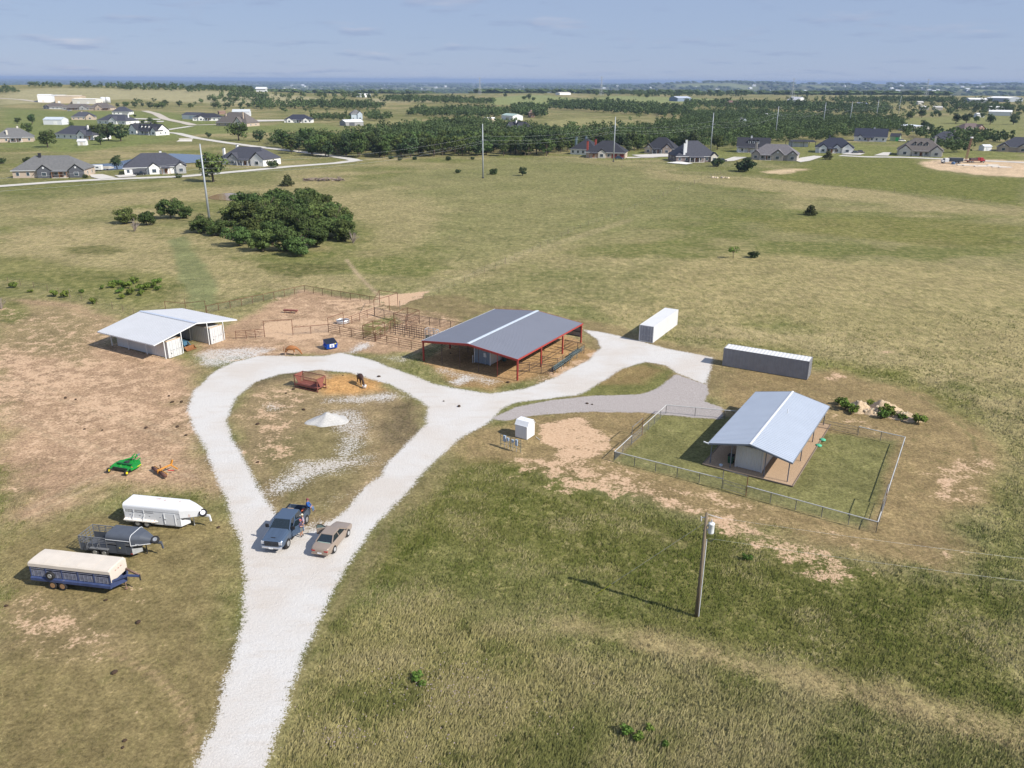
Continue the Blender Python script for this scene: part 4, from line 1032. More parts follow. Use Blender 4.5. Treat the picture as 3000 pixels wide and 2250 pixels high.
yard_gate('front yard gate under a crossbar between grey post and rusty post', gA, gB, 2.25)
yard_gate('narrow side yard gate under a crossbar facing the white well house', gC, gD, 2.25)
yard_gate('low double gate in the back yard fence near the rubble heap', gE, gF, None)
yard_gate('tall framed gate in the right hand yard fence near the corner', gG, gH, 2.3)
for k, (px, py) in enumerate(((2410, 1289.5), (2398, 1306))):
    p = G(px, py); o = MB().lathe([(.36, 0), (.36, .10), (.25, .17), (.05, .20)], (0, 0, 0), 16).build('septic_lid', mat('lid_green', (.08, .42, .25), .5), None, True); o.location = p
    tag(o, 'green plastic septic lid on the lawn, ' + ('farther one' if k == 0 else 'nearer one') + ' of two', 'lid', 'septic lids on the cabin lawn')

# ------------------------------------------------------------------ pasture wire fences
M_TPOST = mat('t_post', (.16, .11, .08), .7); M_WIRE = mat('fence_wire', (.33, .33, .32), .5, metal=.3)
def wire_fence(label, pts, sp, h=1.25, wires=3, brace=8):
    P = [Vector((p[0], p[1], p[2])) for p in pts]; o = P[0]; t = thing('wire_fence', label, 'fence', o, 0)
    pm_ = MB().bar((0, 0, 0), (0, 0, h), .06, n=4).mesh('post', M_TPOST); pw = MB().bar((0, 0, 0), (0, 0, h + .35), .14, n=8).mesh('wood_post', mat('weathered_post', (.20, .16, .12), .9))
    c = 0
    for a, b in zip(P[:-1], P[1:]):
        n = max(1, round((b - a).length / sp)); prev = None
        for j in range(n + 1):
            p = a + (b - a) * (j / n); p.z = H(p.x, p.y)
            if j < n or b is P[-1]:
                inst('wood_post' if c % brace == 0 else 'post', pw if c % brace == 0 else pm_, t, p - o); c += 1
        for z in [h * (k + 1) / wires for k in range(wires)]:
            MB().bar(Vector((a.x, a.y, H(a.x, a.y) + z)) - o, Vector((b.x, b.y, H(b.x, b.y) + z)) - o, .012, n=3).build('wire', M_WIRE, t)
    return t
wire_fence('wire stock fence running diagonally across pasture from paddock gateway', PN([(1172, 905), (1240, 878), (1330, 842), (1420, 800), (1560, 737), (1700, 668), (1810, 632), (1990, 555), (2110, 510)]), 5.5)
wire_fence('wire stock fence along the weedy left edge of the dirt lot', PN([(-80, 808), (60, 835), (140, 852), (240, 880), (330, 905), (392, 922)]), 4.5)
wire_fence('wire boundary fence crossing the far pasture below the houses', PN([(1560, 466), (1780, 487), (2000, 510), (2230, 527), (2620, 563), (3060, 612)]), 9, 1.2, 3, 7)
wire_fence('dark wire fence behind the patio house on far pasture edge', PN([(1825, 475), (1960, 482), (2080, 490), (2160, 488)]), 5, 1.3, 4, 50)
gp = thing('gateway_frame', 'rusty pipe crossbar gateway behind the white shelter roof', 'gateway', G(487, 915), 0)
g1, g2, g3 = G(487, 918), G(545, 912), G(604, 917)
for p in (g1, g2, g3): MB().bar((p.x - g1.x, p.y - g1.y, 0), (p.x - g1.x, p.y - g1.y, 2.3), .09, n=8).build('post', M_RUST, gp)
MB().bar((0, 0, 2.25), (g2.x - g1.x, g2.y - g1.y, 1.5), .08, n=8).build('crossbar', M_RUST, gp); MB().bar((g2.x - g1.x, g2.y - g1.y, 1.55), (g3.x - g1.x, g3.y - g1.y, 2.28), .08, n=8).build('crossbar', M_RUST, gp)
gp.location = g1

# ------------------------------------------------------------------ yard things
# hay feeder
fa0, fa1, fa2 = V_(560, 1070), V_(785, 1120), V_(858, 1085)
uF = ang(fa0, fa1); FL = (fa1 - fa0).length; FWd = 1.75
fd = thing('hay_feeder', 'rusty red hay feeder rack on skids in the gravel loop', 'hay feeder', fa0, uF)
M_FEED = mat('feeder_red', (.235, .085, .065), .75, var=.25, scale=3, spots=((.16, .07, .05), .08, 2))
for x in (0, FL):
    for y in (0, FWd): MB().bar((x, y, 0), (x, y, 1.85), .08).build('corner_post', M_FEED, fd)
for y in (0, FWd):
    MB().bar((0, y, 1.83), (FL, y, 1.83), .07).build('top_rail', M_FEED, fd); MB().bar((0, y, .42), (FL, y, .42), .09).build('tray_rail', M_FEED, fd)
    MB().bar((-.1, y, .06), (FL + .1, y, .06), .10).build('skid', M_FEED, fd)
for x in (0, FL): MB().bar((x, 0, 1.83), (x, FWd, 1.83), .07).build('end_rail', M_FEED, fd)
MB().box((FL / 2, FWd / 2, .46), (FL, FWd, .05)).build('tray', M_FEED, fd)
for y in (0, FWd): MB().box((FL / 2, y, .55), (FL, .04, .16)).build('tray_lip', M_FEED, fd)
for x in (.03, FL - .03):
    P = [(x, .06, 1.78), (x, FWd - .06, 1.78), (x, FWd * .62, .50), (x, FWd * .38, .50)]
    MB().slab(P, .03, (1, 0, 0)).build('end_panel', M_FEED, fd)
nb = 26
bars = MB().bar((0, 0, 1.80), (0, FWd * .44, .52), .022, n=4).mesh('rack_bar', M_FEED)
bars2 = MB().bar((0, FWd, 1.80), (0, FWd * .56, .52), .022, n=4).mesh('rack_bar', M_FEED)
for k in range(nb):
    for me in (bars, bars2): inst('rack_bar', me, fd, (.12 + (FL - .24) * k / (nb - 1), 0, 0))
for x in (FL * .5,): MB().bar((x, 0, 0), (x, 0, .46), .07).bar((x, FWd, 0), (x, FWd, .46), .07).build('mid_leg', M_FEED, fd)
# dumpster
dp = V_(880, 702); dq = V_(968, 686); uD = ang(dp, dq)
du = thing('dumpster', 'blue steel dumpster with black ribbed lid and white sign near the pens', 'dumpster', dp, uD)
M_BLUE = mat('dumpster_blue', (.010, .075, .42), .45, var=.12, spots=((.05, .06, .1), .02, 2))
DW, DD = 1.75, 1.45
MB().loft([[(0, .12, .12), (DW, .12, .12), (DW, DD, .12), (0, DD, .12)], [(0, 0, 1.0), (DW, 0, 1.0), (DW, DD, 1.38), (0, DD, 1.38)]]).build('body', M_BLUE, du, bevel=.02)
lid = MB(); lid.slab([(-.03, -.05, 1.02), (DW + .03, -.05, 1.02), (DW + .03, DD + .04, 1.41), (-.03, DD + .04, 1.41)], .04)
lo = lid.build('lid', mat('lid_black', (.025, .03, .05), .45), du)
for k in range(7): MB().bar((.12 + k * .25, -.02, 1.06), (.12 + k * .25, DD, 1.44), .05, .05).build('lid_rib', MATS['lid_black'], lo)
for x in (-.09, DW + .09): MB().box((x, .75, .62), (.16, 1.0, .20)).build('fork_pocket', M_BLUE, du)
for x in (.25, .85, 1.5): MB().bar((x, -.02, .2), (x, -.04, .98), .07, .04).build('rib', M_BLUE, du)
sg = MB().slab([(.45, -.015, .34), (1.2, -.015, .34), (1.2, -.075, .90), (.45, -.075, .90)], .015).build('sign', mat('sign_white', (.80, .80, .78), .5), du)
for z, w in ((.74, .22), (.60, .5), (.50, .4)):
    MB().box((.825, -.02 - (z - .34) * .107 - .008, z), (w, .012, .05 if z < .7 else .12)).build('sign_print', mat('print_blue', (.10, .20, .42), .5), sg)
MB().slab([(1.28, -.07, .80), (1.55, -.07, .80), (1.55, -.09, .97), (1.28, -.09, .97)], .012).build('warning_sticker', mat('sticker_yellow', (.70, .62, .12), .5), du)
for x in (.15, DW - .15):
    for y in (.3, DD - .2): MB().wheel((x, y, .09), .09, .06, 10).build('caster', M_CDARK, du)
# stock tank, feed bunk, bucket
sp_ = V_(1038, 430); st = thing('stock_tank', 'oval galvanised stock tank full of dark water in the paddock', 'water tank', sp_, .3)
MB().lathe([(.95, 0), (.97, .12), (.95, .18), (.97, .36), (.95, .42), (.99, .62), (.95, .62), (.92, .40), (.9, .05)], (0, 0, 0), 28, 1.15, .85).build('tank_wall', M_GALV, st, True)
MB().lathe([(.93, 0), (.93, .02)], (0, 0, .46), 28, 1.15, .85).build('water', mat('tank_water', (.05, .05, .055), .08, spec=.5), st)
ba, bb_ = V_(440, 328), V_(578, 335); uK = ang(ba, bb_); BL = (bb_ - ba).length
fbk = thing('feed_bunk', 'long rusty feed bunk on short legs at the top of the paddock', 'feed bunk', ba, uK)
MB().loft([[(0, 0, .55), (0, .12, .32), (0, .5, .32), (0, .62, .55)], [(BL, 0, .55), (BL, .12, .32), (BL, .5, .32), (BL, .62, .55)]]).build('trough', M_FEED, fbk)
for x in (.3, BL / 2, BL - .3):
    for y in (.08, .54): MB().bar((x, y, 0), (x, y, .36), .06).build('leg', M_FEED, fbk)
bk2 = V_(1252, 1076); o = MB().lathe([(.24, 0), (.30, .36), (.31, .40), (.27, .40), (.22, .05)], (0, 0, 0), 16).build('feed_tub', mat('tub_white', (.75, .75, .76), .45), None, True)
o.location = bk2; tag(o, 'white plastic feed tub under the dark horse muzzle', 'tub')
# gravel pile
def heap(name, label, cat, c, rx, ry, hh, rz, m, seed, rough=.18, n=34):
    mb = MB(); vv = []; rr = np.linspace(0, 1, 16)
    for j, r in enumerate(rr):
        for k in range(n):
            a = 2 * math.pi * k / n
            wob = 1 + .16 * math.sin(2 * a + seed) + .09 * math.sin(5 * a + seed * 2)
            x, y = r * rx * wob * math.cos(a), r * ry * wob * math.sin(a)
            f = (math.cos(min(1, r * 1.02) * math.pi) + 1) / 2 * .8 + max(0, 1 - r) * .2 + .12 * r * (1 - r) * math.sin(3 * a + seed)
            z = hh * f * (1 + rough * (vnoise(np.array([x * 1.7 + 50]), np.array([y * 1.7 + 50]), seed)[0] - .5) * 2)
            z += .09 * rough * 5 * (vnoise(np.array([x * 5 + 50]), np.array([y * 5 + 50]), seed + 3)[0] - .5) * min(1, (1 - r) * 5)
            vv.append((x, y, z if r < 1 else -.15))
    F = [(j * n + k, j * n + (k + 1) % n, (j + 1) * n + (k + 1) % n, (j + 1) * n + k)[::-1] for j in range(15) for k in range(n)]
    mb.add(vv, F); o = mb.build(name, m, None, True); o.location = c; o.rotation_euler = (0, 0, rz)
    if label: tag(o, label, cat)
    return o
M_PILE = mat('limestone_chips', (.44, .43, .41), .95, var=.22, scale=9, bump=.8)
heap('gravel_pile', 'heap of clean white gravel in the middle of the loop', 'gravel pile', G(960, 1232), 2.5, 2.0, 1.0, .5, M_PILE, 3, .14)
# rubble heaps with rocks
M_RUB = mat('rubble_earth', (.46, .345, .225), .95, var=.35, scale=5, bump=.9); M_ROCK = mat('pale_rock', (.52, .43, .31), .9, var=.3, scale=3, rnd=.25)
def W_(x, y): return G(2430 + x * .13563, 1120 + y * .13563)
rub = thing('rubble_heap', 'long heap of sandy rubble and rock overgrown with weeds beyond the yard', 'rubble heap', W_(1000, 640), 0)
rock_me = []
for s in range(4):
    mb = MB(); r_ = random.Random(s); base = [(r_.uniform(.7, 1.1) * math.cos(k * 1.047), r_.uniform(.6, 1.0) * math.sin(k * 1.047)) for k in range(6)]
    mb.loft([[(x, y, -.4) for x, y in base], [(x * 1.05, y * 1.05, .1) for x, y in base], [(x * .6, y * .55, .55) for x, y in base]]); rock_me.append(mb.mesh('stone', M_ROCK))
for k, (x, y, rx, ry, hh) in enumerate(((640, 560, 2.0, 1.7, 1.15), (1180, 580, 2.3, 1.8, 1.2), (1620, 760, 2.2, 1.5, .85), (900, 650, 1.8, 1.2, .55))):
    p = W_(x, y) - rub.location; h_ = heap('earth_mound', None, None, p, rx, ry, hh, -.6, M_RUB, 11 + k, .35, 28); h_.parent = rub
    for j in range(16):
        a = random.uniform(0, 6.28); r = random.uniform(.1, .9); s = random.uniform(.10, .26)
        q = p + Vector((rx * r * math.cos(a), ry * r * math.sin(a), hh * max(0, 1 - r) * .95))
        so = inst('stone', random.choice(rock_me), rub, q, random.uniform(0, 6), s)
# dung
dung_me = MB().loft([[(.16 * math.cos(k), .12 * math.sin(k), 0) for k in np.linspace(0, 5.6, 7)], [(.13 * math.cos(k), .10 * math.sin(k), .06) for k in np.linspace(0, 5.6, 7)], [(.05 * math.cos(k), .04 * math.sin(k), .09) for k in np.linspace(0, 5.6, 7)]]).mesh('dung', mat('dung_brown', (.055, .035, .022), .95))
for px, py in ((495, 1160), (532, 1177), (505, 1178), (428, 1253), (248, 1257), (300, 1260), (520, 1250), (192, 1165), (222, 1170), (545, 1275), (18, 1775), (405, 1823), (335, 1970), (360, 2190), (365, 2170), (310, 1758), (1005, 1100), (1110, 1103), (890, 1200), (965, 1225), (860, 1140), (838, 1152), (755, 1242), (755, 1354), (640, 1545), (1320, 1035), (1345, 1190), (1300, 1175), (1488, 1120), (1735, 1185), (1720, 1182)):
    p = G(px, py); o = inst('dung_pile', dung_me, None, p, random.uniform(0, 6), random.uniform(.8, 1.8)); tag(o, 'small dark dropping lying on the worn ground', 'dung', 'droppings scattered over the worn ground')

# ------------------------------------------------------------------ vehicles
M_TYRE = mat('tyre_rubber', (.022, .022, .023), .85, var=.2); M_RIM = mat('alloy_rim', (.38, .39, .40), .4, metal=.5)
M_GLASS = mat('tinted_glass', (.012, .02, .026), .04, spec=.8, var=.02); M_CHROME = mat('chrome', (.62, .64, .68), .18, metal=.85)
M_BLACKP = mat('black_plastic', (.02, .02, .022), .55)
def wheel_set(t, xs, half, r, w, rim=M_RIM, name='wheel', spokes=True):
    for x in xs:
        for s in (-1, 1):
            wo = MB().wheel((x, s * half, r), r, w, 20, .55).build(name, M_TYRE, t, True)
            rm = MB(); rm.lathe([(.02, 0), (r * .60, 0), (r * .62, .02), (r * .60, .03), (.02, .03)], (0, 0, 0), 14)
            ro = rm.build('rim', rim, wo); ro.rotation_euler = (-s * math.pi / 2, 0, 0); ro.location = (x, s * (half + w * .34), r)
def ring(x, zb, zt, hw, top=.88, bot=.95):
    zm = zb + (zt - zb) * .45
    return [(x, -hw * bot, zb), (x, -hw, zm), (x, -hw * .985, zt - .10), (x, -hw * top, zt), (x, hw * top, zt), (x, hw * .985, zt - .10), (x, hw, zm), (x, hw * bot, zb)]
def greenhouse(t, belt, roof, m, pillars):
    """belt/roof: 4 corner points each, order front-left, front-right, rear-right, rear-left; slanted glass between, painted pillars and roof"""
    g = MB(); g.loft([belt, roof]); g.build('glass', M_GLASS, t)
    up = [(p[0], p[1], p[2] + .012) for p in roof]
    c = [sum(p[i] for p in roof) / 4 for i in range(3)]
    r2 = [((p[0] - c[0]) * .93 + c[0], (p[1] - c[1]) * .93 + c[1], p[2] + .05) for p in roof]
    MB().loft([up, r2]).build('roof', m, t, bevel=.02)
    for k in range(4): MB().bar(belt[k], roof[k], .09, .09).build('pillar', m, t)
    for a, b in ((0, 1), (1, 2), (2, 3), (3, 0)): MB().bar(roof[a], roof[b], .06, .06).build('roof_rail', m, t)
    for f, s in pillars:
        q = lambda P, i, j: tuple(P[i][k] + (P[j][k] - P[i][k]) * f for k in range(3))
        for i, j in ((0, 3), (1, 2)):
            MB().bar(q(belt, i, j), q(roof, i, j), s, .07).build('pillar', m, t)
# pickup
TH = math.radians(-99); T0 = Vector((-20.99, 65.35, 0))
truck = thing('pickup_truck', 'slate blue crew cab pickup truck with its driver door open', 'pickup truck', T0, TH)
M_TRUCK = mat('slate_blue_paint', (.085, .125, .19), .28, metal=.35, var=.03, spec=.6)
hw = 1.06
MB().loft([ring(3.22, .62, 1.12, hw * .90), ring(3.05, .55, 1.22, hw * .97), ring(2.2, .50, 1.32, hw), ring(1.35, .48, 1.38, hw), ring(-1.45, .48, 1.36, hw), ring(-1.5, .48, 1.30, hw)]).build('body', M_TRUCK, truck, bevel=.03)
hd = MB(); hd.loft([[(3.02, -.80, 1.20), (3.02, .80, 1.20), (3.02, .75, 1.24), (3.02, -.75, 1.24)], [(1.40, -.88, 1.36), (1.40, .88, 1.36), (1.40, .80, 1.45), (1.40, -.80, 1.45)]])
hd_o = hd.build('hood', M_TRUCK, truck, bevel=.02)
for y in (-.42, -.22, .22, .42): MB().bar((2.95, y, 1.255), (1.5, y * 1.05, 1.452), .05, .03).build('crease', M_TRUCK, hd_o)
MB().box((2.75, 0, 1.275), (.12, .55, .03)).build('hood_vent', M_BLACKP, hd_o)
greenhouse(truck, [(1.45, .98, 1.36), (1.45, -.98, 1.36), (-1.42, -.98, 1.36), (-1.42, .98, 1.36)], [(.62, .80, 1.98), (.62, -.80, 1.98), (-1.22, -.80, 1.98), (-1.22, .80, 1.98)], M_TRUCK, ((.42, .12),))
# bed
MB().box2((-3.18, -.92, .78), (-1.5, .92, .84)).build('bed_floor', M_BLACKP, truck)
for s in (-1, 1): MB().box2((-3.18, s * .90, .50), (-1.5, s * hw, 1.36)).build('bed_side', M_TRUCK, truck, bevel=.03); MB().box2((-3.18, s * .90, 1.362), (-1.5, s * (hw + .005), 1.40)).build('rail_cap', M_BLACKP, truck)
MB().box2((-3.24, -.92, .55), (-3.17, .92, 1.33)).build('tailgate', M_TRUCK, truck, bevel=.02)
MB().box2((-1.50, -.92, .84), (-1.46, .92, 1.42)).build('bed_front', M_TRUCK, truck)
MB().box2((-3.36, -1.0, .55), (-3.24, 1.0, .78)).build('rear_bumper', M_CHROME, truck, bevel=.03)
MB().loft([[(3.22, -1.0, .48), (3.22, 1.0, .48), (3.22, 1.0, .72), (3.22, -1.0, .72)], [(3.40, -.85, .50), (3.40, .85, .50), (3.40, .85, .70), (3.40, -.85, .70)]]).build('front_bumper', M_CHROME, truck, bevel=.03)
gr = MB().box2((3.16, -.66, .74), (3.27, .66, 1.14)).build('grille', M_BLACKP, truck, bevel=.02)
for z in (.80, .90, 1.0, 1.09): MB().box((3.285, 0, z), (.03, 1.24, .035)).build('grille_bar', mat('grille_steel', (.10, .11, .13), .3, metal=.7), gr)
for s in (-1, 1):
    MB().box2((3.10, s * .68, .84), (3.25, s * .98, 1.13)).build('headlight', mat('lamp_glass', (.45, .46, .48), .12, spec=.8), truck, bevel=.02)
    MB().box2((3.30, s * .62, .52), (3.41, s * .82, .62)).build('fog_lamp', MATS['lamp_glass'], truck)
    m_ = MB().box2((1.15, s * 1.12, 1.36), (1.32, s * 1.42, 1.68)).build('mirror', M_BLACKP, truck, bevel=.03); MB().bar((1.25, s * .98, 1.42), (1.25, s * 1.2, 1.45), .06).build('mirror_arm', M_BLACKP, m_)
    MB().box2((-3.22, s * .93, .95), (-3.10, s * 1.065, 1.30)).build('tail_light', mat('tail_red', (.35, .02, .02), .3), truck)
    for x in (2.15, -2.15):
        MB().wheel((x, s * (hw - .10), .42), .50, .24, 18, 0).build('wheel_arch', M_BLACKP, truck)
    MB().box2((-1.2, s * (hw - .02), .40), (1.5, s * (hw + .10), .46)).build('step_bar', M_BLACKP, truck)
MB().box((3.43, 0, .58), (.02, .42, .16)).build('number_plate', mat('plate_white', (.75, .75, .75), .5), truck)
wheel_set(truck, (2.15, -2.15), hw - .08, .42, .30)
dr = bpy.data.objects.new('door', None)
dmb = MB(); dmb.box2((-1.12, -.04, .55), (0, .04, 1.38)); dr = dmb.build('door', M_TRUCK, truck, bevel=.02)
MB().slab([(-1.08, 0, 1.40), (-.10, 0, 1.40), (-.55, -.10, 1.92), (-1.05, -.10, 1.92)], .02, (0, -1, 0)).build('door_glass', M_GLASS, dr)
for a, b in (((-.08, 0, 1.38), (-.54, -.10, 1.94)), ((-.54, -.10, 1.94), (-1.08, -.10, 1.94)), ((-1.08, -.10, 1.94), (-1.10, 0, 1.38))): MB().bar(a, b, .06).build('window_frame', M_TRUCK, dr)
MB().box((-.95, .06, 1.15), (.22, .04, .05)).build('handle', M_CHROME, dr)
dr.location = (1.20, hw + .02, 0); dr.rotation_euler = (0, 0, math.radians(-24))
MB().box2((-.1, hw * .82, .60), (1.10, hw * 1.004, 1.36)).build('door_opening', M_BLACKP, truck)
# things in the truck bed
cr = thing('tool_box', 'tan topped tool box lying in the pickup bed', 'tool box', T0 + Vector((0, 0, 0)), TH)
MB().box((-2.0, -.55, 1.10), (.7, .55, .52)).build('body', M_BLACKP, cr); MB().box((-2.0, -.55, 1.385), (.74, .58, .05)).build('lid', mat('tan_lid', (.34, .25, .17), .7), cr)
cr2 = MB().box((-2.75, .60, .97), (.5, .4, .25)).build('red_fuel_can', mat('can_orange', (.50, .10, .04), .5), None); cr2.location = T0; cr2.rotation_euler = (0, 0, TH); tag(cr2, 'orange red can lying beside the seated person in the pickup bed', 'can')
MB().bar((-2.6, .62, 1.10), (-2.9, .62, 1.10), .05, n=6).build('handle', M_BLACKP, cr2)
# sedan
SH = math.radians(76); S0 = Vector((-16.42, 63.9, 0))
sed = thing('sedan', 'beige sedan parked on the white gravel with a front door open', 'sedan', S0, SH)
M_SED = mat('champagne_paint', (.36, .285, .225), .30, metal=.35, var=.03, spec=.55)
hw2 = .92
MB().loft([ring(2.62, .42, .60, hw2 * .72), ring(2.48, .30, .74, hw2 * .90), ring(1.9, .26, .86, hw2 * .98), ring(1.0, .24, .96, hw2), ring(-1.5, .24, .99, hw2), ring(-2.15, .27, .95, hw2 * .97), ring(-2.45, .32, .90, hw2 * .90), ring(-2.56, .42, .78, hw2 * .80)]).build('body', M_SED, sed, True, bevel=.02)
greenhouse(sed, [(1.15, .80, .95), (1.15, -.80, .95), (-1.62, -.80, .98), (-1.62, .80, .98)], [(.35, .62, 1.42), (.35, -.62, 1.42), (-.92, -.60, 1.42), (-.92, .60, 1.42)], M_SED, ((.48, .08),))
for s in (-1, 1):
    MB().box2((-2.575, s * .42, .60), (-2.40, s * .78, .74)).build('tail_light', MATS['tail_red'], sed, bevel=.02)
    MB().box2((2.42, s * .45, .56), (2.56, s * .78, .68)).build('headlight', MATS['lamp_glass'], sed, bevel=.02)
    MB().box2((.92, s * .94, .96), (1.05, s * 1.10, 1.10)).build('mirror', M_SED, sed, bevel=.02)
    for x in (1.42, -1.45): MB().wheel((x, s * (hw2 - .09), .33), .385, .20, 18, 0).build('wheel_arch', M_BLACKP, sed)
MB().box((-2.585, 0, .46), (.02, .40, .13)).build('number_plate', MATS['plate_white'], sed)
MB().box2((-2.60, -.82, .30), (-2.50, .82, .42)).build('rear_bumper', M_SED, sed, bevel=.03)
MB().box2((-1.5, -.60, .985), (-1.66, .60, 1.005)).build('parcel_shelf', mat('shelf_green', (.30, .38, .33), .7), sed)
wheel_set(sed, (1.42, -1.45), hw2 - .06, .33, .21, mat('hubcap', (.42, .42, .42), .4, metal=.2))
d2 = MB().box2((-1.02, -.035, .30), (0, .035, .93)).build('door', M_SED, sed, bevel=.02)
MB().slab([(-.98, 0, .96), (-.15, 0, .96), (-.55, -.12, 1.36), (-.92, -.12, 1.36)], .015, (0, -1, 0)).build('door_glass', mat('clear_glass', (.18, .24, .22), .05, spec=.6), d2)
for a, b in (((-.12, 0, .95), (-.54, -.12, 1.38)), ((-.54, -.12, 1.38), (-.96, -.12, 1.38)), ((-.96, -.12, 1.38), (-1.0, 0, .95))): MB().bar(a, b, .045).build('window_frame', M_BLACKP, d2)
MB().box((-.86, .05, .80), (.18, .03, .04)).build('handle', M_SED, d2)
d2.location = (.98, hw2 + .01, 0); d2.rotation_euler = (0, 0, math.radians(-62))
MB().box2((-.05, hw2 * .80, .34), (.95, hw2 * 1.004, .97)).build('door_opening', M_BLACKP, sed)

# ------------------------------------------------------------------ living figures
def skinned(name, J, bones, mats, fat=1.28, sub=1):
    """one continuous skin grown over a jointed skeleton; faces take the material of the nearest bone"""
    names = list(J); idx = {n: i for i, n in enumerate(names)}
    me = bpy.data.meshes.new(name + '_rig'); me.from_pydata([J[n][:3] for n in names], [(idx[a], idx[b]) for a, b, _ in bones], [])
    o = bpy.data.objects.new(name + '_rig', me); col.objects.link(o)
    o.modifiers.new('skin', 'SKIN'); sv = me.skin_vertices[0].data
    for n in names:
        r = J[n][3]; r4 = J[n][4] if len(J[n]) > 4 else r; sv[idx[n]].radius = (r * fat, r4 * fat)
    sv[0].use_root = True
    ss = o.modifiers.new('sub', 'SUBSURF'); ss.levels = ss.render_levels = sub
    dg = bpy.context.evaluated_depsgraph_get()
    m2 = bpy.data.meshes.new_from_object(o.evaluated_get(dg)); m2.name = name
    bpy.data.objects.remove(o); bpy.data.meshes.remove(me)
    keys = []
    for m in mats.values(): m2.materials.append(m)
    order = list(mats)
    seg = [(Vector(J[a][:3]), Vector(J[b][:3]), order.index(k)) for a, b, k in bones]
    for p in m2.polygons:
        c = p.center; best = 1e9
        for a, b, k in seg:
            d = b - a; t = max(0, min(1, (c - a).dot(d) / (d.length_squared + 1e-9))); q = (c - a - d * t).length
            if q < best: best = q; p.material_index = k
    m2.shade_smooth()
    return m2
def person(name_label, loc, rz, pose, shirt, trousers, shoe, shorts=False, cap=None, hair=(.08, .05, .035), jacket=False):
    J = {'pelvis': (0, 0, .96, .155, .12), 'waist': (0, 0, 1.10, .15, .11), 'chest': (0, 0, 1.33, .175, .125), 'neck0': (0, 0, 1.48, .075), 'neck': (.01, 0, 1.56, .062), 'head': (.03, 0, 1.66, .095), 'crown': (.02, 0, 1.735, .088)}
    B = [('pelvis', 'waist', 'trouser'), ('waist', 'chest', 'shirt'), ('chest', 'neck0', 'shirt'), ('neck0', 'neck', 'skin'), ('neck', 'head', 'skin'), ('head', 'crown', 'skin')]
    for s, n in ((1, 'l'), (-1, 'r')):
        J['sh' + n] = (0, s * .19, 1.43, .075); J['el' + n] = (-.03, s * .27, 1.15, .052); J['wr' + n] = (.08, s * .25, .92, .035); J['hd' + n] = (.12, s * .24, .84, .038, .022)
        J['hp' + n] = (0, s * .10, .90, .105); J['kn' + n] = (.03, s * .11, .50, .068); J['an' + n] = (-.01, s * .11, .10, .045); J['to' + n] = (.16, s * .12, .04, .04)
        sl = 'shirt' if jacket else 'skin'
        B += [('chest', 'sh' + n, 'shirt'), ('sh' + n, 'el' + n, 'shirt'), ('el' + n, 'wr' + n, sl), ('wr' + n, 'hd' + n, 'skin'), ('pelvis', 'hp' + n, 'trouser'), ('hp' + n, 'kn' + n, 'trouser'), ('kn' + n, 'an' + n, 'skin' if shorts else 'trouser'), ('an' + n, 'to' + n, 'shoe')]
    for k, v in pose.items(): J[k] = v + J[k][3:] if len(v) == 3 else v
    mats = {'skin': mat('skin', (.45, .25, .17), .6), 'shirt': shirt, 'trouser': trousers, 'shoe': shoe}
    me = skinned('person', J, B, mats)
    o = bpy.data.objects.new('person', me); col.objects.link(o); o.location = loc; o.rotation_euler = (0, 0, rz)
    tag(o, name_label, 'person')
    M_S = mats['skin']
    for n, s in (('l', 1), ('r', -1)):
        h = Vector(J['hd' + n][:3]); w = Vector(J['wr' + n][:3]); d = (h - w).normalized(); sd = d.cross(Vector((0, 0, 1)))
        sd = sd.normalized() if sd.length > .1 else Vector((0, 1, 0)); up = sd.cross(d)
        hm = MB()
        for k, (off, ln) in enumerate(((-.028, .065), (-.010, .078), (.009, .073), (.026, .058))):
            a = h + sd * off + d * .015; hm.tube([a, a + d * ln * .55 - up * .008, a + d * ln - up * .028], [.0095, .009, .007], 5)
        a = h - sd * .03 * s - d * .02; hm.tube([a, a - sd * .03 * s + d * .03, a - sd * .035 * s + d * .06], [.011, .010, .008], 5)
        hm.build('hand_fingers', M_S, o, True)
    hd_, hc = Vector(J['head'][:3]), Vector(J['crown'][:3])
    fm = MB(); fm.tube([hd_ + Vector((.085, 0, .015)), hd_ + Vector((.118, 0, -.02))], [.010, .016], 6)
    for s in (-1, 1): fm.lathe([(.004, -.03), (.016, -.01), (.016, .015), (.004, .03)], hd_ + Vector((0, s * .095, 0)), 6)
    fm.build('nose_and_ears', M_S, o, True)
    ey = MB()
    for s in (-1, 1): ey.lathe([(.003, -.009), (.010, 0), (.003, .009)], hd_ + Vector((.086, s * .036, .02)), 6)
    ey.box(hd_ + Vector((.088, 0, -.055)), (.012, .05, .009)); ey.build('eyes_and_mouth', mat('eye_dark', (.03, .02, .02), .4), o)
    hm = MB(); hm.lathe([(.100, -.09), (.112, -.02), (.108, .04), (.085, .085), (.03, .105)], hc + Vector((-.018, 0, -.02)), 14); hm.build('hair', mat('hair_%d' % int(hair[0] * 1000), hair, .8), o, True)
    if cap:
        cm = MB(); cm.lathe([(.118, 0), (.116, .06), (.09, .105), (.03, .125)], hc + Vector((-.005, 0, -.01)), 16); c_o = cm.build('cap', cap, o, True)
        MB().slab([hc + Vector((.08, -.085, .005)), hc + Vector((.21, -.06, -.015)), hc + Vector((.21, .06, -.015)), hc + Vector((.08, .085, .005))], .012, (0, 0, 1)).build('peak', cap, c_o)
    return o
def U_(x, y): return G(740 + x * .14467, 1440 + y * .14467)
M_JEAN = mat('jeans', (.10, .16, .27), .9); M_SHOE = mat('shoe_dark', (.04, .03, .03), .8); M_BOOT = mat('boot_brown', (.16, .09, .05), .8)
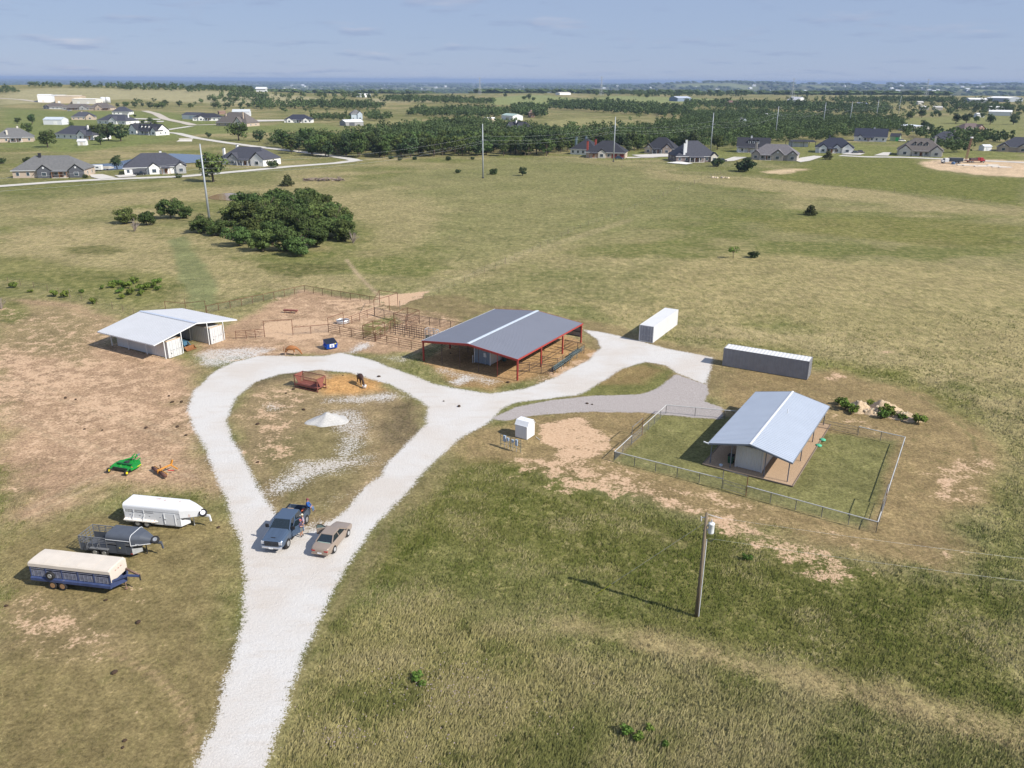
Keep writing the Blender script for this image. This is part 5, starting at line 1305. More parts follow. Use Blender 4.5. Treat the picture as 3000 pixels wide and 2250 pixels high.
person('person in dark plaid shirt, grey shorts and red cap beside the open pickup door', U_(985, 905), math.radians(-10),
       {'elr': (.10, -.26, 1.18), 'wrr': (.32, -.18, 1.20), 'hdr': (.40, -.15, 1.22), 'ell': (.06, .26, 1.17), 'wrl': (.28, .16, 1.16), 'hdl': (.36, .13, 1.19), 'knl': (.06, .12, .50), 'anl': (.05, .13, .10), 'tol': (.22, .15, .04)},
       mat('plaid_dark', (.065, .045, .085), .9, var=.6, scale=22), mat('shorts_grey', (.17, .18, .17), .9), M_SHOE, True, mat('cap_red', (.45, .13, .13), .8))
person('person in light patterned shirt, blue jeans and pale hat behind the other', U_(1035, 800), math.radians(200),
       {'elr': (.08, -.27, 1.17), 'wrr': (.28, -.20, 1.10), 'hdr': (.36, -.17, 1.09)},
       mat('plaid_light', (.34, .28, .34), .9, var=.5, scale=20), M_JEAN, M_BOOT, False, mat('cap_cream', (.62, .56, .42), .8), (.30, .2, .1))
sit = T0 + Vector((-math.sin(TH) * 1.02 + math.cos(TH) * -2.75, math.cos(TH) * 1.02 + math.sin(TH) * -2.75, 1.40 - .86))
person('person in blue jacket and cap sitting on the pickup bed side', sit, TH + math.pi / 2 + .15,
       {'hpl': (.05, .11, .93), 'hpr': (.05, -.11, .93), 'knl': (.46, .14, .90), 'knr': (.46, -.10, .92), 'anl': (.52, .14, .48), 'anr': (.50, -.12, .50), 'tol': (.68, .15, .43), 'tor': (.66, -.13, .45), 'ell': (.10, .27, 1.15), 'wrl': (.32, .16, 1.02), 'hdl': (.40, .12, 1.0), 'elr': (.10, -.27, 1.15), 'wrr': (.32, -.15, 1.03), 'hdr': (.40, -.11, 1.0), 'chest': (-.03, 0, 1.33), 'neck0': (-.02, 0, 1.48)},
       mat('jacket_blue', (.018, .085, .30), .8), M_JEAN, M_BOOT, False, mat('cap_maroon', (.20, .06, .07), .8), jacket=True)
def horse(label, loc, rz, coat, legs, mane, scl=1.0, turn=0.0):
    J = {'hips': (-.62, 0, 1.24, .31, .32), 'loin': (-.22, 0, 1.19, .31, .31), 'girth': (.20, 0, 1.17, .32, .33), 'chest': (.50, 0, 1.20, .28, .32), 'nk0': (.82, 0, 1.18, .16, .21), 'nk1': (1.10, turn * .4, .96, .12, .15), 'poll': (1.38, turn * .8, .68, .105), 'face': (1.54, turn, .44, .095), 'muz': (1.68, turn * 1.1, .20, .066), 'lip': (1.74, turn * 1.1, .10, .042)}
    B = [('hips', 'loin', 'coat'), ('loin', 'girth', 'coat'), ('girth', 'chest', 'coat'), ('chest', 'nk0', 'coat'), ('nk0', 'nk1', 'coat'), ('nk1', 'poll', 'coat'), ('poll', 'face', 'coat'), ('face', 'muz', 'coat'), ('muz', 'lip', 'coat')]
    for s, n, dx in ((1, 'l', .0), (-1, 'r', .12)):
        J.update({'hp' + n: (-.60, s * .15, 1.02, .17), 'st' + n: (-.47 - dx, s * .17, .82, .12), 'hk' + n: (-.76 - dx, s * .15, .48, .062), 'fk' + n: (-.72 - dx, s * .15, .15, .042), 'hf' + n: (-.66 - dx, s * .15, .03, .052),
                  'sh' + n: (.46, s * .15, .98, .14), 'eb' + n: (.42 + dx, s * .16, .80, .09), 'kf' + n: (.46 + dx, s * .15, .46, .058), 'ff' + n: (.46 + dx, s * .15, .14, .040), 'of' + n: (.50 + dx, s * .15, .03, .052)})
        B += [('hips', 'hp' + n, 'coat'), ('hp' + n, 'st' + n, 'coat'), ('st' + n, 'hk' + n, 'coat'), ('hk' + n, 'fk' + n, 'leg'), ('fk' + n, 'hf' + n, 'leg'), ('chest', 'sh' + n, 'coat'), ('sh' + n, 'eb' + n, 'coat'), ('eb' + n, 'kf' + n, 'coat'), ('kf' + n, 'ff' + n, 'leg'), ('ff' + n, 'of' + n, 'leg')]
    me = skinned('horse', J, B, {'coat': coat, 'leg': legs}, 1.42)
    o = bpy.data.objects.new('horse', me); col.objects.link(o); o.location = loc; o.rotation_euler = (0, 0, rz); o.scale = (scl,) * 3
    tag(o, label, 'horse')
    MB().tube([(-.90, 0, 1.32), (-1.02, 0, 1.20), (-1.08, 0, .95), (-1.06, 0, .62), (-1.04, 0, .45)], [.05, .065, .075, .055, .015], 8).build('tail', mane, o, True)
    mm = MB()
    for k in range(9):
        f = k / 8; p = Vector((.62, 0, 1.46)).lerp(Vector((1.52, turn * .8, .80)), f); mm.slab([p + Vector((0, -.02, 0)), p + Vector((.09, -.02, -.07)), p + Vector((.02, -.10, -.22)), p + Vector((-.06, -.09, -.12))], .02, (0, 1, 0))
    mm.build('mane', mane, o)
    em = MB()
    for s in (-1, 1): em.tube([(1.50, turn * .8 + s * .06, .74), (1.46, turn * .8 + s * .08, .90)], [.032, .006], 6)
    em.build('ears', coat, o, True)
    return o
h1 = V_(520, 748)
horse('chestnut horse grazing at the edge of the white gravel', h1, math.radians(2), mat('chestnut_coat', (.30, .125, .042), .6, var=.12), mat('leg_pale', (.48, .34, .25), .7), mat('mane_chestnut', (.30, .14, .06), .8), 1.0, -.05)
h2 = V_(1210, 1050); hh2 = math.radians(-62)
hb = bk2 - Vector((math.cos(hh2) * 1.74, math.sin(hh2) * 1.74, 0))
horse('dark bay horse eating from a white tub in the gravel loop', hb, hh2, mat('bay_coat', (.055, .028, .018), .5, var=.2), mat('leg_black', (.03, .018, .014), .6), mat('mane_black', (.02, .014, .012), .7), 1.0, 0.0)

# ------------------------------------------------------------------ trailers
def T_(x, y): return G(50 + x * .27125, 1400 + y * .27125)
tz = math.radians(-9.6)
def tandem(t, xs, half, r, w, rim):
    wheel_set(t, xs, half, r, w, rim)
    for s in (-1, 1): MB().loft([[(xs[0] - .55, s * (half - .14), .70), (xs[0] - .55, s * (half + .14), .70), (xs[1] + .55, s * (half + .14), .70), (xs[1] + .55, s * (half - .14), .70)], [(xs[0] - .40, s * (half - .14), .92), (xs[0] - .40, s * (half + .14), .92), (xs[1] + .40, s * (half + .14), .92), (xs[1] + .40, s * (half - .14), .92)]][::1]).build('fender', t['fender'], t) if False else None
    MB().bar((xs[0], -half, r), (xs[0], half, r), .08, n=6).bar((xs[1], -half, r), (xs[1], half, r), .08, n=6).build('axle', M_CDARK, t)
M_TBLUE = mat('trailer_blue', (.045, .065, .15), .5, var=.25, scale=2, spots=((.26, .20, .16), .05, 2.2))
M_TBAR = mat('trailer_slat_blue', (.20, .21, .27), .55, var=.3, spots=((.35, .28, .22), .08, 4))
M_TARP = mat('tarp_cream', (.58, .52, .45), .85, var=.07, scale=1.2, bump=.25)
M_RIMR = mat('rim_rust', (.34, .20, .10), .7, metal=.2)
# blue slatted trailer: x from the tail, y across, origin under the tail
wb = T_(400, 1197); half = .98
o3 = Vector((wb.x, wb.y, 0)) - Vector((math.cos(tz) * 1.95 + math.sin(tz) * (half + .12), math.sin(tz) * 1.95 - math.cos(tz) * (half + .12), 0))
b3 = thing('stock_trailer', 'blue slatted stock trailer under a cream tarp with gooseneck hitch', 'stock trailer', o3, tz)
BL3, BW3 = 7.35, 1.02
MB().box2((0, -BW3, .42), (BL3, BW3, .52)).build('floor', M_TBLUE, b3)
for s in (-1, 1):
    MB().loft([[(0, s * BW3, .40), (0, s * (BW3 + .16), .46), (0, s * (BW3 + .16), .70), (0, s * BW3, .78)], [(BL3, s * BW3, .40), (BL3, s * (BW3 + .16), .46), (BL3, s * (BW3 + .16), .70), (BL3, s * BW3, .78)]]).build('side_skirt', M_TBLUE, b3)
    for z in (.88, 1.0, 1.12, 1.24, 1.36, 1.56, 1.70): MB().box((BL3 / 2, s * BW3, z), (BL3, .035, .055)).build('slat', M_TBAR, b3)
    for k in range(6): MB().box((k * BL3 / 5 + (.04 if k == 0 else -.04 if k == 5 else 0), s * (BW3 + .02), 1.25), (.08, .05, 1.02)).build('upright', M_TBLUE, b3)
    for k in range(20): MB().box((.3 + k * (BL3 - .6) / 19, s * (BW3 + .015), 1.12), (.03, .03, .60)).build('picket', M_TBAR, b3)
for z in (.9, 1.15, 1.4, 1.65): MB().box((.03, 0, z), (.05, 2 * BW3, .06)).build('tail_gate_bar', M_TBAR, b3)
for y in (-.5, 0, .5): MB().box((.03, y, 1.15), (.05, .05, 1.1)).build('tail_gate_bar', M_TBAR, b3)
tp_ = MB(); rings = []
for x, dz in ((-.06, -.04), (0, 0), (BL3 * .2, .02), (BL3 * .4, 0), (BL3 * .6, .02), (BL3 * .8, 0), (BL3 - .05, .0), (BL3 + .07, -.05)):
    w = BW3 + .06; z0 = 1.74 if x < BL3 - .1 else 1.74
    rings.append([(x, -w, z0), (x, -w, 2.02 + dz), (x, -w * .90, 2.13 + dz), (x, -.4, 2.18 + dz), (x, .4, 2.18 + dz), (x, w * .90, 2.13 + dz), (x, w, 2.02 + dz), (x, w, z0)])
tp_.loft(rings); tarp = tp_.build('tarp_cover', M_TARP, b3)
MB().slab([(BL3 + .08, -BW3 - .04, .98), (BL3 + .08, BW3 + .04, .98), (BL3 + .08, BW3 + .04, 2.0), (BL3 + .08, -BW3 - .04, 2.0)], .03).build('tarp_front', M_TARP, tarp)
for k in range(5): MB().box((BL3 * (k + .5) / 5 + .7, 0, 2.192), (.02, 1.9, .012)).build('tarp_seam', mat('tarp_seam', (.52, .47, .41), .9), tarp)
for y in (-.35, 0, .35): MB().box((BL3 + .10, y, 1.75), (.012, .14, .05)).build('marker_light', mat('marker_red', (.35, .05, .03), .4), b3)
MB().slab([(BL3, -BW3, .45), (BL3 + .75, 0, .55), (BL3 + .75, 0, .95), (BL3, -BW3, .95)], .04).build('nose_panel', M_TBLUE, b3); MB().slab([(BL3 + .75, 0, .55), (BL3, BW3, .45), (BL3, BW3, .95), (BL3 + .75, 0, .95)], .04).build('nose_panel', M_TBLUE, b3)
M_RUSTB = mat('rust_beam', (.22, .14, .10), .75, var=.3, spots=((.05, .08, .22), .12, 2))
for s in (-1, 1): MB().bar((BL3, s * BW3 * .95, 1.05), (BL3 + 1.0, s * .30, 1.32), .13, .16).bar((BL3 + 1.0, s * .30, 1.32), (BL3 + 1.95, s * .05, 1.20), .13, .16).build('gooseneck_beam', M_RUSTB if s > 0 else M_TBLUE, b3)
MB().bar((BL3 + 1.95, 0, 1.30), (BL3 + 1.95, 0, .78), .13, n=8).build('coupler', M_CDARK, b3)
MB().bar((BL3 + .5, 0, 1.0), (BL3 + .5, 0, .02), .10, n=8).box((BL3 + .5, 0, .02), (.24, .24, .04)).build('jack', M_RUSTB, b3)
wheel_set(b3, (1.95, 2.85), half + .10, .37, .24, M_RIMR)
sw = MB().wheel((1.95, -BW3 - .17, 1.12), .38, .22, 20, .5).build('spare_wheel', M_TYRE, b3, True); MB().wheel((1.95, -BW3 - .20, 1.12), .20, .16, 14, 0).build('rim', M_RIM, sw)
for c_ in list(b3.children):
    if not c_.name.startswith(('wheel', 'jack')): c_.location.z += .22
# grey half covered trailer
M_GREYT = mat('graphite_paint', (.075, .085, .105), .5, var=.1, scale=1.5); M_GREYB = mat('graphite_rail', (.15, .155, .165), .5, var=.2)
def arch_ring(x, w, z0, zt, r=.42, n=6):
    P = [(x, -w, z0)]
    for k in range(n + 1):
        a = math.pi - (math.pi / 2) * k / n; P.append((x, -(w - r) + r * math.cos(a), zt - r + r * math.sin(a)))
    for k in range(n + 1):
        a = math.pi / 2 - (math.pi / 2) * k / n; P.append((x, (w - r) + r * math.cos(a), zt - r + r * math.sin(a)))
    P.append((x, w, z0)); return P
fr2 = T_(1255, 872)
GL, GW = 5.1, .98
o2 = Vector((fr2.x, fr2.y, 0)) - Vector((math.cos(tz) * GL + math.sin(tz) * GW, math.sin(tz) * GL - math.cos(tz) * GW, 0))
g3 = thing('stock_trailer', 'graphite stock trailer with open railed rear and rounded front roof', 'stock trailer', o2, tz)
MB().box2((0, -GW, .36), (GL, GW, .46)).build('floor', M_GREYT, g3)
for s in (-1, 1):
    MB().box2((0, s * (GW - .03), .46), (GL, s * GW, 1.12)).build('side_panel', M_GREYT, g3)
    for z in (1.26, 1.42, 1.58): MB().bar((0, s * GW, z), (2.7, s * GW, z), .05).build('side_rail', M_GREYB, g3)
    MB().bar((0, s * GW, 1.78), (2.7, s * GW, 1.78), .07).build('top_rail', M_GREYB, g3)
    for x in (.03, .65, 1.3, 2.0, 2.7): MB().bar((x, s * GW, .46), (x, s * GW, 1.78), .06).build('upright', M_GREYB, g3)
    for z in (1.30, 1.42): MB().bar((2.7, s * GW, z), (GL, s * GW, z), .05).build('side_rail', M_GREYB, g3)
    MB().box2((3.7, s * (GW + .004), .50), (4.55, s * (GW + .03), 1.55)).build('side_door', M_GREYT, g3)
    MB().box((4.0, s * (GW + .05), 1.0), (.12, .04, .10)).build('latch', mat('latch_yellow', (.5, .45, .2), .5), g3)
    MB().box2((2.7, s * (GW - .03), 1.46), (GL, s * GW, 1.72)).build('upper_panel', M_GREYT, g3)
    MB().loft([[(1.1, s * GW, .72), (1.1, s * (GW + .26), .72), (1.1, s * (GW + .26), .80), (1.1, s * GW, .80)], [(2.9, s * GW, .72), (2.9, s * (GW + .26), .72), (2.9, s * (GW + .26), .80), (2.9, s * GW, .80)]]).build('fender', M_GREYB, g3)
    for x in (.95, 1.95): MB().tube([(x, s * (GW + .02), 1.2), (x, s * (GW + .20), 1.15), (x + .05, s * (GW + .24), .8)], .03, 6).build('fender_hoop', M_GREYB, g3)
for y in (-.95, -.5, 0, .5, .95): MB().bar((.02, y, .46), (.02, y, 1.78), .05).build('tail_gate_bar', M_GREYB, g3)
for z in (.9, 1.2, 1.5, 1.78): MB().bar((.02, -GW, z), (.02, GW, z), .05).build('tail_gate_bar', M_GREYB, g3)
rf_ = MB(); rf_.loft([arch_ring(2.7, GW + .02, 1.70, 2.22), arch_ring(GL, GW + .02, 1.70, 2.22)], cap=False); rf_.build('roof', M_GREYT, g3)
MB().slab(arch_ring(2.72, GW, .46, 2.2), .03, (-1, 0, 0)).build('bulkhead', M_GREYT, g3)
ns = MB(); ns.loft([arch_ring(GL, GW + .02, 1.30, 2.22), arch_ring(GL + .7, GW * .72, 1.30, 2.12), arch_ring(GL + 1.55, GW * .32, 1.30, 1.75, .2)]); ns.build('nose_cap', M_GREYT, g3)
for s in (-1, 1): MB().bar((GL, s * (GW + .04), 1.31), (GL + 1.55, s * GW * .34, 1.31), .05).build('nose_trim', M_TRIMW, g3)
tr_ = MB(); tr_.tube(arch_ring(GL, GW + .035, 1.31, 2.235), .028, 5); tr_.build('roof_trim', M_TRIMW, g3)
for s in (-1, 1): MB().bar((2.7, s * (GW + .03), 1.72), (GL, s * (GW + .03), 1.72), .045).build('edge_trim', M_TRIMW, g3)
MB().box((GL + .45, -GW * .86, 1.40), (.5, .02, .09)).build('name_decal', M_TRIMW, g3)
MB().slab([(GL, -GW, .40), (GL, GW, .40), (GL + .02, GW, 1.3), (GL + .02, -GW, 1.3)], .03).build('front_panel', M_GREYT, g3)
MB().slab([(GL + .04, -GW, .40), (GL + .62, -GW * .35, .45), (GL + .62, -GW * .35, .80), (GL + .04, -GW, 1.0)], .02).build('gravel_guard', mat('tread_plate', (.50, .52, .54), .4, metal=.4), g3)
MB().bar((GL + .3, 0, 1.28), (GL + 2.35, 0, 1.28), .22, .16).bar((GL + 2.3, 0, 1.28), (GL + 2.42, 0, .72), .12, .12).build('gooseneck_beam', M_GREYT, g3)
MB().bar((GL + .75, 0, 1.2), (GL + .75, 0, .02), .11, n=8).build('jack', M_CDARK, g3)
sw = MB().wheel((0, 0, 0), .37, .24, 20, .5).build('spare_wheel', M_TYRE, g3, True); sw.location = (GL + 1.85, -.12, 1.62); sw.rotation_euler = (math.radians(-55), 0, math.radians(12))
MB().wheel((0, -.05, 0), .20, .14, 14, 0).build('rim', M_RIM, sw)
wheel_set(g3, (1.55, 2.45), GW + .10, .35, .22, M_RIM)
MB().box((GL - .03, -GW - .02, .48), (.20, .03, .08)).build('marker_light', MATS['marker_red'], g3)
# white enclosed trailer
fr1 = T_(1780, 562)
WL, WW = 5.75, .98
o1 = Vector((fr1.x, fr1.y, 0)) - Vector((math.cos(tz) * WL + math.sin(tz) * WW, math.sin(tz) * WL - math.cos(tz) * WW, 0))
w3 = thing('horse_trailer', 'white enclosed horse trailer with rust streaked roof and spare wheel on its nose', 'horse trailer', o1, tz)
M_WTR = mat('trailer_white', (.66, .67, .68), .45, var=.04); M_WTRR = mat('trailer_white_rusty', (.66, .67, .68), .55, var=.04, spots=((.42, .16, .07), .10, 1.3))
MB().box2((0, -WW, .34), (WL, WW, .44)).build('floor', M_WTR, w3)
for s in (-1, 1):
    MB().box2((0, s * (WW - .03), .44), (WL, s * WW, 1.42)).build('side_panel', M_WTR, w3)
    MB().box2((3.05, s * (WW - .03), 1.42), (WL, s * WW, 1.75)).build('upper_panel', M_WTR, w3)
    for z in (1.53, 1.63): MB().bar((0, s * WW, z), (3.05, s * WW, z), .035).build('vent_slat', M_WTR, w3)
    for x in (.05, 1.0, 2.05): MB().bar((x, s * WW, 1.42), (x, s * WW, 1.76), .09).build('upright', M_WTR, w3)
    MB().loft([[(0, s * WW, .66), (0, s * (WW + .28), .62), (0, s * (WW + .28), .70), (0, s * WW, .78)], [(3.0, s * WW, .66), (3.0, s * (WW + .28), .62), (3.0, s * (WW + .28), .70), (3.0, s * WW, .78)], [(3.4, s * WW, .64), (3.4, s * (WW + .05), .62), (3.4, s * (WW + .05), .66), (3.4, s * WW, .70)]]).build('fender', mat('fender_rusty', (.70, .66, .60), .6, spots=((.45, .25, .12), .10, 2.5)), w3)
    for x in (1.0, 2.1): MB().tube([(x, s * (WW + .01), 1.3), (x, s * (WW + .05), 1.25), (x - .08, s * (WW + .24), .7)], .03, 6).build('brace', M_WTR, w3)
    dd = MB().box2((4.15, s * (WW + .004), .44), (5.25, s * (WW + .03), 1.62)).build('side_door', M_WTR, w3)
    for x in (4.15, 5.25): MB().bar((x, s * (WW + .04), .5), (x, s * (WW + .04), 1.6), .05).build('door_edge', M_TRIMW, dd)
    MB().box((4.25, s * (WW + .06), 1.05), (.22, .05, .06)).build('latch', M_GALV, dd)
    for x in (.6, 1.6, 2.6, 3.7, 4.7, 5.5): MB().box((x, s * (WW + .005), 1.12), (.14, .014, .03)).build('reflector', M_CDARK, w3)
rw = MB(); rw.loft([arch_ring(-.05, WW + .03, 1.72, 2.28, .30), arch_ring(WL, WW + .03, 1.72, 2.28, .30)]); rw.build('roof', M_WTRR, w3)
nw_ = MB(); nw_.loft([arch_ring(WL, WW + .03, 1.25, 2.28, .30), arch_ring(WL + .85, WW * .66, 1.25, 2.20, .28), arch_ring(WL + 1.75, WW * .22, 1.25, 1.95, .15)]); nw_.build('nose_cap', M_WTRR, w3)
MB().slab([(WL, -WW, .36), (WL, WW, .36), (WL, WW, 1.25), (WL, -WW, 1.25)], .03).build('front_panel', M_WTR, w3)
MB().slab([(WL + .02, -WW, .36), (WL + .55, -WW * .25, .40), (WL + .55, -WW * .25, .85), (WL + .02, -WW, 1.0)], .02).build('gravel_guard', M_WTR, w3)
MB().box2((-.03, -WW, .40), (.02, WW, .95)).build('tail_gate', mat('gate_rust', (.50, .30, .20), .7), w3)
for y in (-.9, -.45, 0, .45, .9): MB().bar((0, y, .5), (0, y, 1.75), .05).build('tail_gate_bar', M_WTR, w3)
MB().bar((WL + .3, 0, 1.22), (WL + 2.45, 0, 1.22), .22, .16).bar((WL + 2.42, 0, 1.3), (WL + 2.52, 0, .66), .13, .13).build('gooseneck_beam', M_WTR, w3)
MB().bar((WL + .75, 0, 1.2), (WL + .75, 0, .02), .11, n=8).build('jack', M_GALV, w3)
sw = MB().wheel((0, 0, 0), .38, .24, 20, .5).build('spare_wheel', M_TYRE, w3, True); sw.location = (WL + 1.95, -.20, 1.60); sw.rotation_euler = (math.radians(-48), 0, math.radians(12))
MB().wheel((0, -.05, 0), .24, .14, 14, 0).build('rim', mat('rim_white', (.78, .78, .80), .4), sw)
wheel_set(w3, (1.35, 2.30), WW + .10, .36, .22, M_RIM)

# ------------------------------------------------------------------ tractor under the shelter, implements
tk = at(A0, uL, -2.2, 4.5)
tr = thing('tractor', 'blue grey loader tractor with rusty bucket parked between the grey containers', 'tractor', tk, uL)
M_TRB = mat('tractor_blue', (.07, .16, .24), .45); M_TRY = mat('tractor_yellow', (.62, .38, .03), .5)
MB().box2((-1.2, -.35, .55), (.55, .35, 1.15)).build('hood', M_TRB, tr, bevel=.05); MB().box2((-2.6, -.5, .6), (-1.2, .5, .95)).build('platform', M_CDARK, tr)
MB().box2((-2.5, -.28, .95), (-2.0, .28, 1.35)).build('seat', M_BLACKP, tr, bevel=.04)
for s in (-1, 1):
    MB().wheel((-2.25, s * .72, .70), .70, .38, 22, .5).build('rear_wheel', M_TYRE, tr, True); MB().wheel((-.05, s * .62, .42), .42, .26, 18, .5).build('front_wheel', M_TYRE, tr, True)
    MB().wheel((-2.25, s * .76, .70), .36, .36, 14, 0).build('rim', M_TRY, tr)
    MB().bar((-2.5, s * .45, .9), (-2.5, s * .45, 2.15), .08).build('roll_bar', M_CDARK, tr)
    MB().bar((-1.3, s * .5, 1.15), (.45, s * .5, 1.05), .10, .14).bar((.45, s * .5, 1.05), (1.25, s * .5, .35), .10, .14).build('loader_arm', M_TRB, tr)
    MB().box((-.2, s * .37, .95), (.6, .03, .18)).build('hood_stripe', M_TRY, tr)
MB().bar((-2.5, -.45, 2.15), (-2.5, .45, 2.15), .08).build('roll_bar', M_CDARK, tr)
bkt = MB(); bkt.loft([[(1.25, -.9, .62), (1.25, -.9, .08), (1.95, -.9, .03), (1.95, -.9, .06), (1.30, -.9, .12), (1.29, -.9, .62)], [(1.25, .9, .62), (1.25, .9, .08), (1.95, .9, .03), (1.95, .9, .06), (1.30, .9, .12), (1.29, .9, .62)]]); bko = bkt.build('bucket', mat('bucket_rust', (.26, .12, .05), .65, var=.3), tr)
for s in (-1, 1): MB().slab([(1.25, s * .9, .62), (1.25, s * .9, .06), (1.95, s * .9, .03)], .03, (0, 1, 0)).build('bucket_side', MATS['bucket_rust'], bko)
# green rotary mower
def Z_(x, y): return G(300 + x * .1085, 1300 + y * .1085)
wl, wr = Z_(170, 772), Z_(665, 852)
mz = ang(wl, wr) + math.pi / 2 - math.pi; MWd = (wr - wl).length
mw = thing('rotary_mower', 'bright green rotary mower with yellow wheel hubs on the dirt lot', 'mower', (wl + wr) * .5, ang(wl, wr))
M_JG = mat('mower_green', (.012, .23, .035), .45, var=.12, spots=((.30, .22, .14), .05, 2.0)); M_JY = mat('mower_yellow', (.75, .60, .02), .5)
# local: x along the wheel line, y away (towards the drawbar)
hwid = 1.32
deck = [(-hwid, .55), (hwid, .55), (hwid + .15, 1.2), (hwid + .1, 2.0), (.75, 2.65), (-.75, 2.65), (-hwid - .1, 2.0), (-hwid - .15, 1.2)]
MB().prism(deck, .26, .50).build('deck', M_JG, mw, bevel=.04)
MB().box((0, .50, .36), (2 * hwid, .06, .26)).build('rear_guard', mat('guard_dark', (.03, .05, .04), .6), mw)
for x in (-1.1, -.35, .35, 1.1): MB().bar((x, .65, .54), (x * .5, 2.4, .54), .08, .08).build('deck_brace', M_JG, mw)
MB().box((0, 1.15, .62), (1.9, .22, .18)).build('cross_beam', mat('beam_dark_green', (.01, .10, .03), .5), mw)
MB().box((0, 1.5, .66), (.45, .45, .28)).build('gearbox', M_CDARK, mw, bevel=.04)
for s in (-1, 1):
    ar = MB().bar((s * hwid * .80, .65, .50), (s * hwid * .86, 0, .36), .12, .10).build('wheel_arm', M_JG, mw)
    wo = MB().wheel((s * hwid * .86, 0, .27), .27, .18, 16, .5, 'x').build('gauge_wheel', M_TYRE, mw, True); MB().wheel((s * (hwid * .86 + .03 * s * s), 0, .27), .14, .20, 12, 0, 'x').build('hub', M_JY, wo)
    MB().bar((s * .35, 2.2, .55), (s * .12, 3.0, 1.0), .08, .08).build('hitch_strut', M_JG, mw)
    MB().bar((s * .5, 2.4, .5), (s * .5, 3.0, .55), .12, .10).build('hitch_arm', M_JG, mw)
MB().bar((0, 1.6, .72), (0, 3.3, .75), .09, n=8).build('drive_shaft', M_CDARK, mw); MB().bar((0, 3.1, .75), (0, 3.5, .75), .18, n=10).build('shaft_guard', mat('guard_grey', (.14, .16, .18), .5), mw)
MB().box((hwid + .08, 1.55, .42), (.12, .8, .06)).build('yellow_stripe', M_JY, mw); MB().box((hwid - .25, .9, .515), (.26, .12, .02)).build('decal', mat('decal_orange', (.65, .22, .05), .5), mw)
MB().bar((-.1, 2.3, .6), (.1, 1.3, 1.15), .07).bar((.1, 1.3, 1.15), (.55, 2.6, .95), .07).build('lift_frame', M_JG, mw)
# rusty auger blade with orange A-frame
az0 = Z_(1370, 720); az1 = Z_(1720, 950)
au = thing('post_driver', 'rust brown roller implement with orange hitch frame next to green mower', 'farm implement', (az0 + az1) * .5, ang(az0, az1))
AL = (az1 - az0).length
M_OR = mat('implement_orange', (.52, .22, .03), .6, var=.25, spots=((.22, .10, .05), .08, 3)); M_RB = mat('roller_rust', (.115, .055, .042), .8, var=.3)
MB().bar((-AL / 2, 0, .32), (-.12, 0, .32), .34, n=14).build('roller', M_RB, au, True); MB().bar((.12, 0, .32), (AL / 2, 0, .32), .34, n=14).build('roller', M_RB, au, True)
MB().bar((-AL / 2, .22, .45), (AL / 2, .22, .45), .06, .10).build('frame_rail', M_OR, au)
MB().box((0, 0, .40), (.22, .40, .42)).build('gearbox', M_OR, au, bevel=.03)
MB().bar((0, .1, .55), (.12, 1.35, .75), .20, n=10).build('boom', M_OR, au); MB().bar((.12, 1.35, .75), (.10, 1.55, 1.25), .18, .14).build('mast', M_OR, au)
for s in (-1, 1): MB().bar((.12, 1.3, .70), (.12 + s * .55, 1.75, .25), .12, .08).build('hitch_arm', M_OR, au)
MB().bar((.25, .85, .30), (.75, 1.25, .28), .10, n=8).build('red_cylinder', mat('cylinder_red', (.55, .04, .04), .4), au)
MB().bar((-.15, .3, .5), (-.2, .3, 1.0), .10).build('lever', M_RB, au)

# ------------------------------------------------------------------ power line, utility pole
M_STEELP = mat('weathered_steel_pole', (.40, .43, .46), .55, metal=.25, var=.10, scale=2)
M_COND = mat('conductor', (.55, .56, .56), .4, metal=.4); M_INS = mat('insulator_grey', (.42, .44, .47), .4)
poles = [((-260, 880), None), ((615, 655), (580, 422)), ((1415, 522), (1413, 355)), ((1797, 474), (1804, 344)), ((2081, 444), (2091, 336)), ((2271, 404), (2280, 328)), ((2410, 376), (2414, 333)), ((2488, 368), (2493, 332)), ((2565, 358), (2571, 317)), ((2632, 335), (2635, 305))]
PB = []
for k, (b, tpx) in enumerate(poles):
    p = G(*b)
    if k == 0: p = Vector((-190, 176, 0))
    PB.append(p)
labs = ['', 'leaning grey steel pole standing at the edge of the tree clump', 'grey steel pole alone in the open pasture', 'grey steel pole in front of the house with red garage doors', 'grey steel pole by the dormer farmhouse and wood edge', 'grey steel pole rising from the wood left of open carport', 'first distant grey pole above the wood, right of centre', 'second distant grey pole above the wood', 'third distant grey pole above the wood', 'farthest small grey pole near the right hand fields']
PH = 22.5; arms = {}
for k, p in enumerate(PB):
    a = PB[min(k + 1, len(PB) - 1)] - PB[max(k - 1, 0)]; u = Vector((a.x, a.y, 0)).normalized(); s = Vector((-u.y, u.x, 0))
    heights = ((PH - 5.0, 1), (PH - 6.6, -1), (PH - 8.2, 1))
    arms[k] = [Vector((p.x, p.y, p.z + h)) + s * sd * 1.7 for h, sd in heights]
    if k == 0: continue
    t = thing('power_pole', labs[k], 'power pole', p, 0, 'steel power poles crossing the pasture')
    MB().tube([(0, 0, 0), (0, 0, PH * .5), (0, 0, PH)], [.36, .27, .17], 12).build('shaft', M_STEELP, t, True)
    MB().lathe([(.52, 0), (.52, .25), (.40, .3)], (0, 0, 0), 12).build('footing', M_CDARK, t)
    for (h, sd), e in zip(heights, arms[k]):
        q = s * sd * 1.7
        ar = MB().bar((0, 0, h), (q.x, q.y, h + .15), .10, n=6).build('arm', M_INS, t); MB().bar((q.x, q.y, h + .15), (q.x, q.y, h - .05), .16, n=8).build('insulator', M_INS, ar)
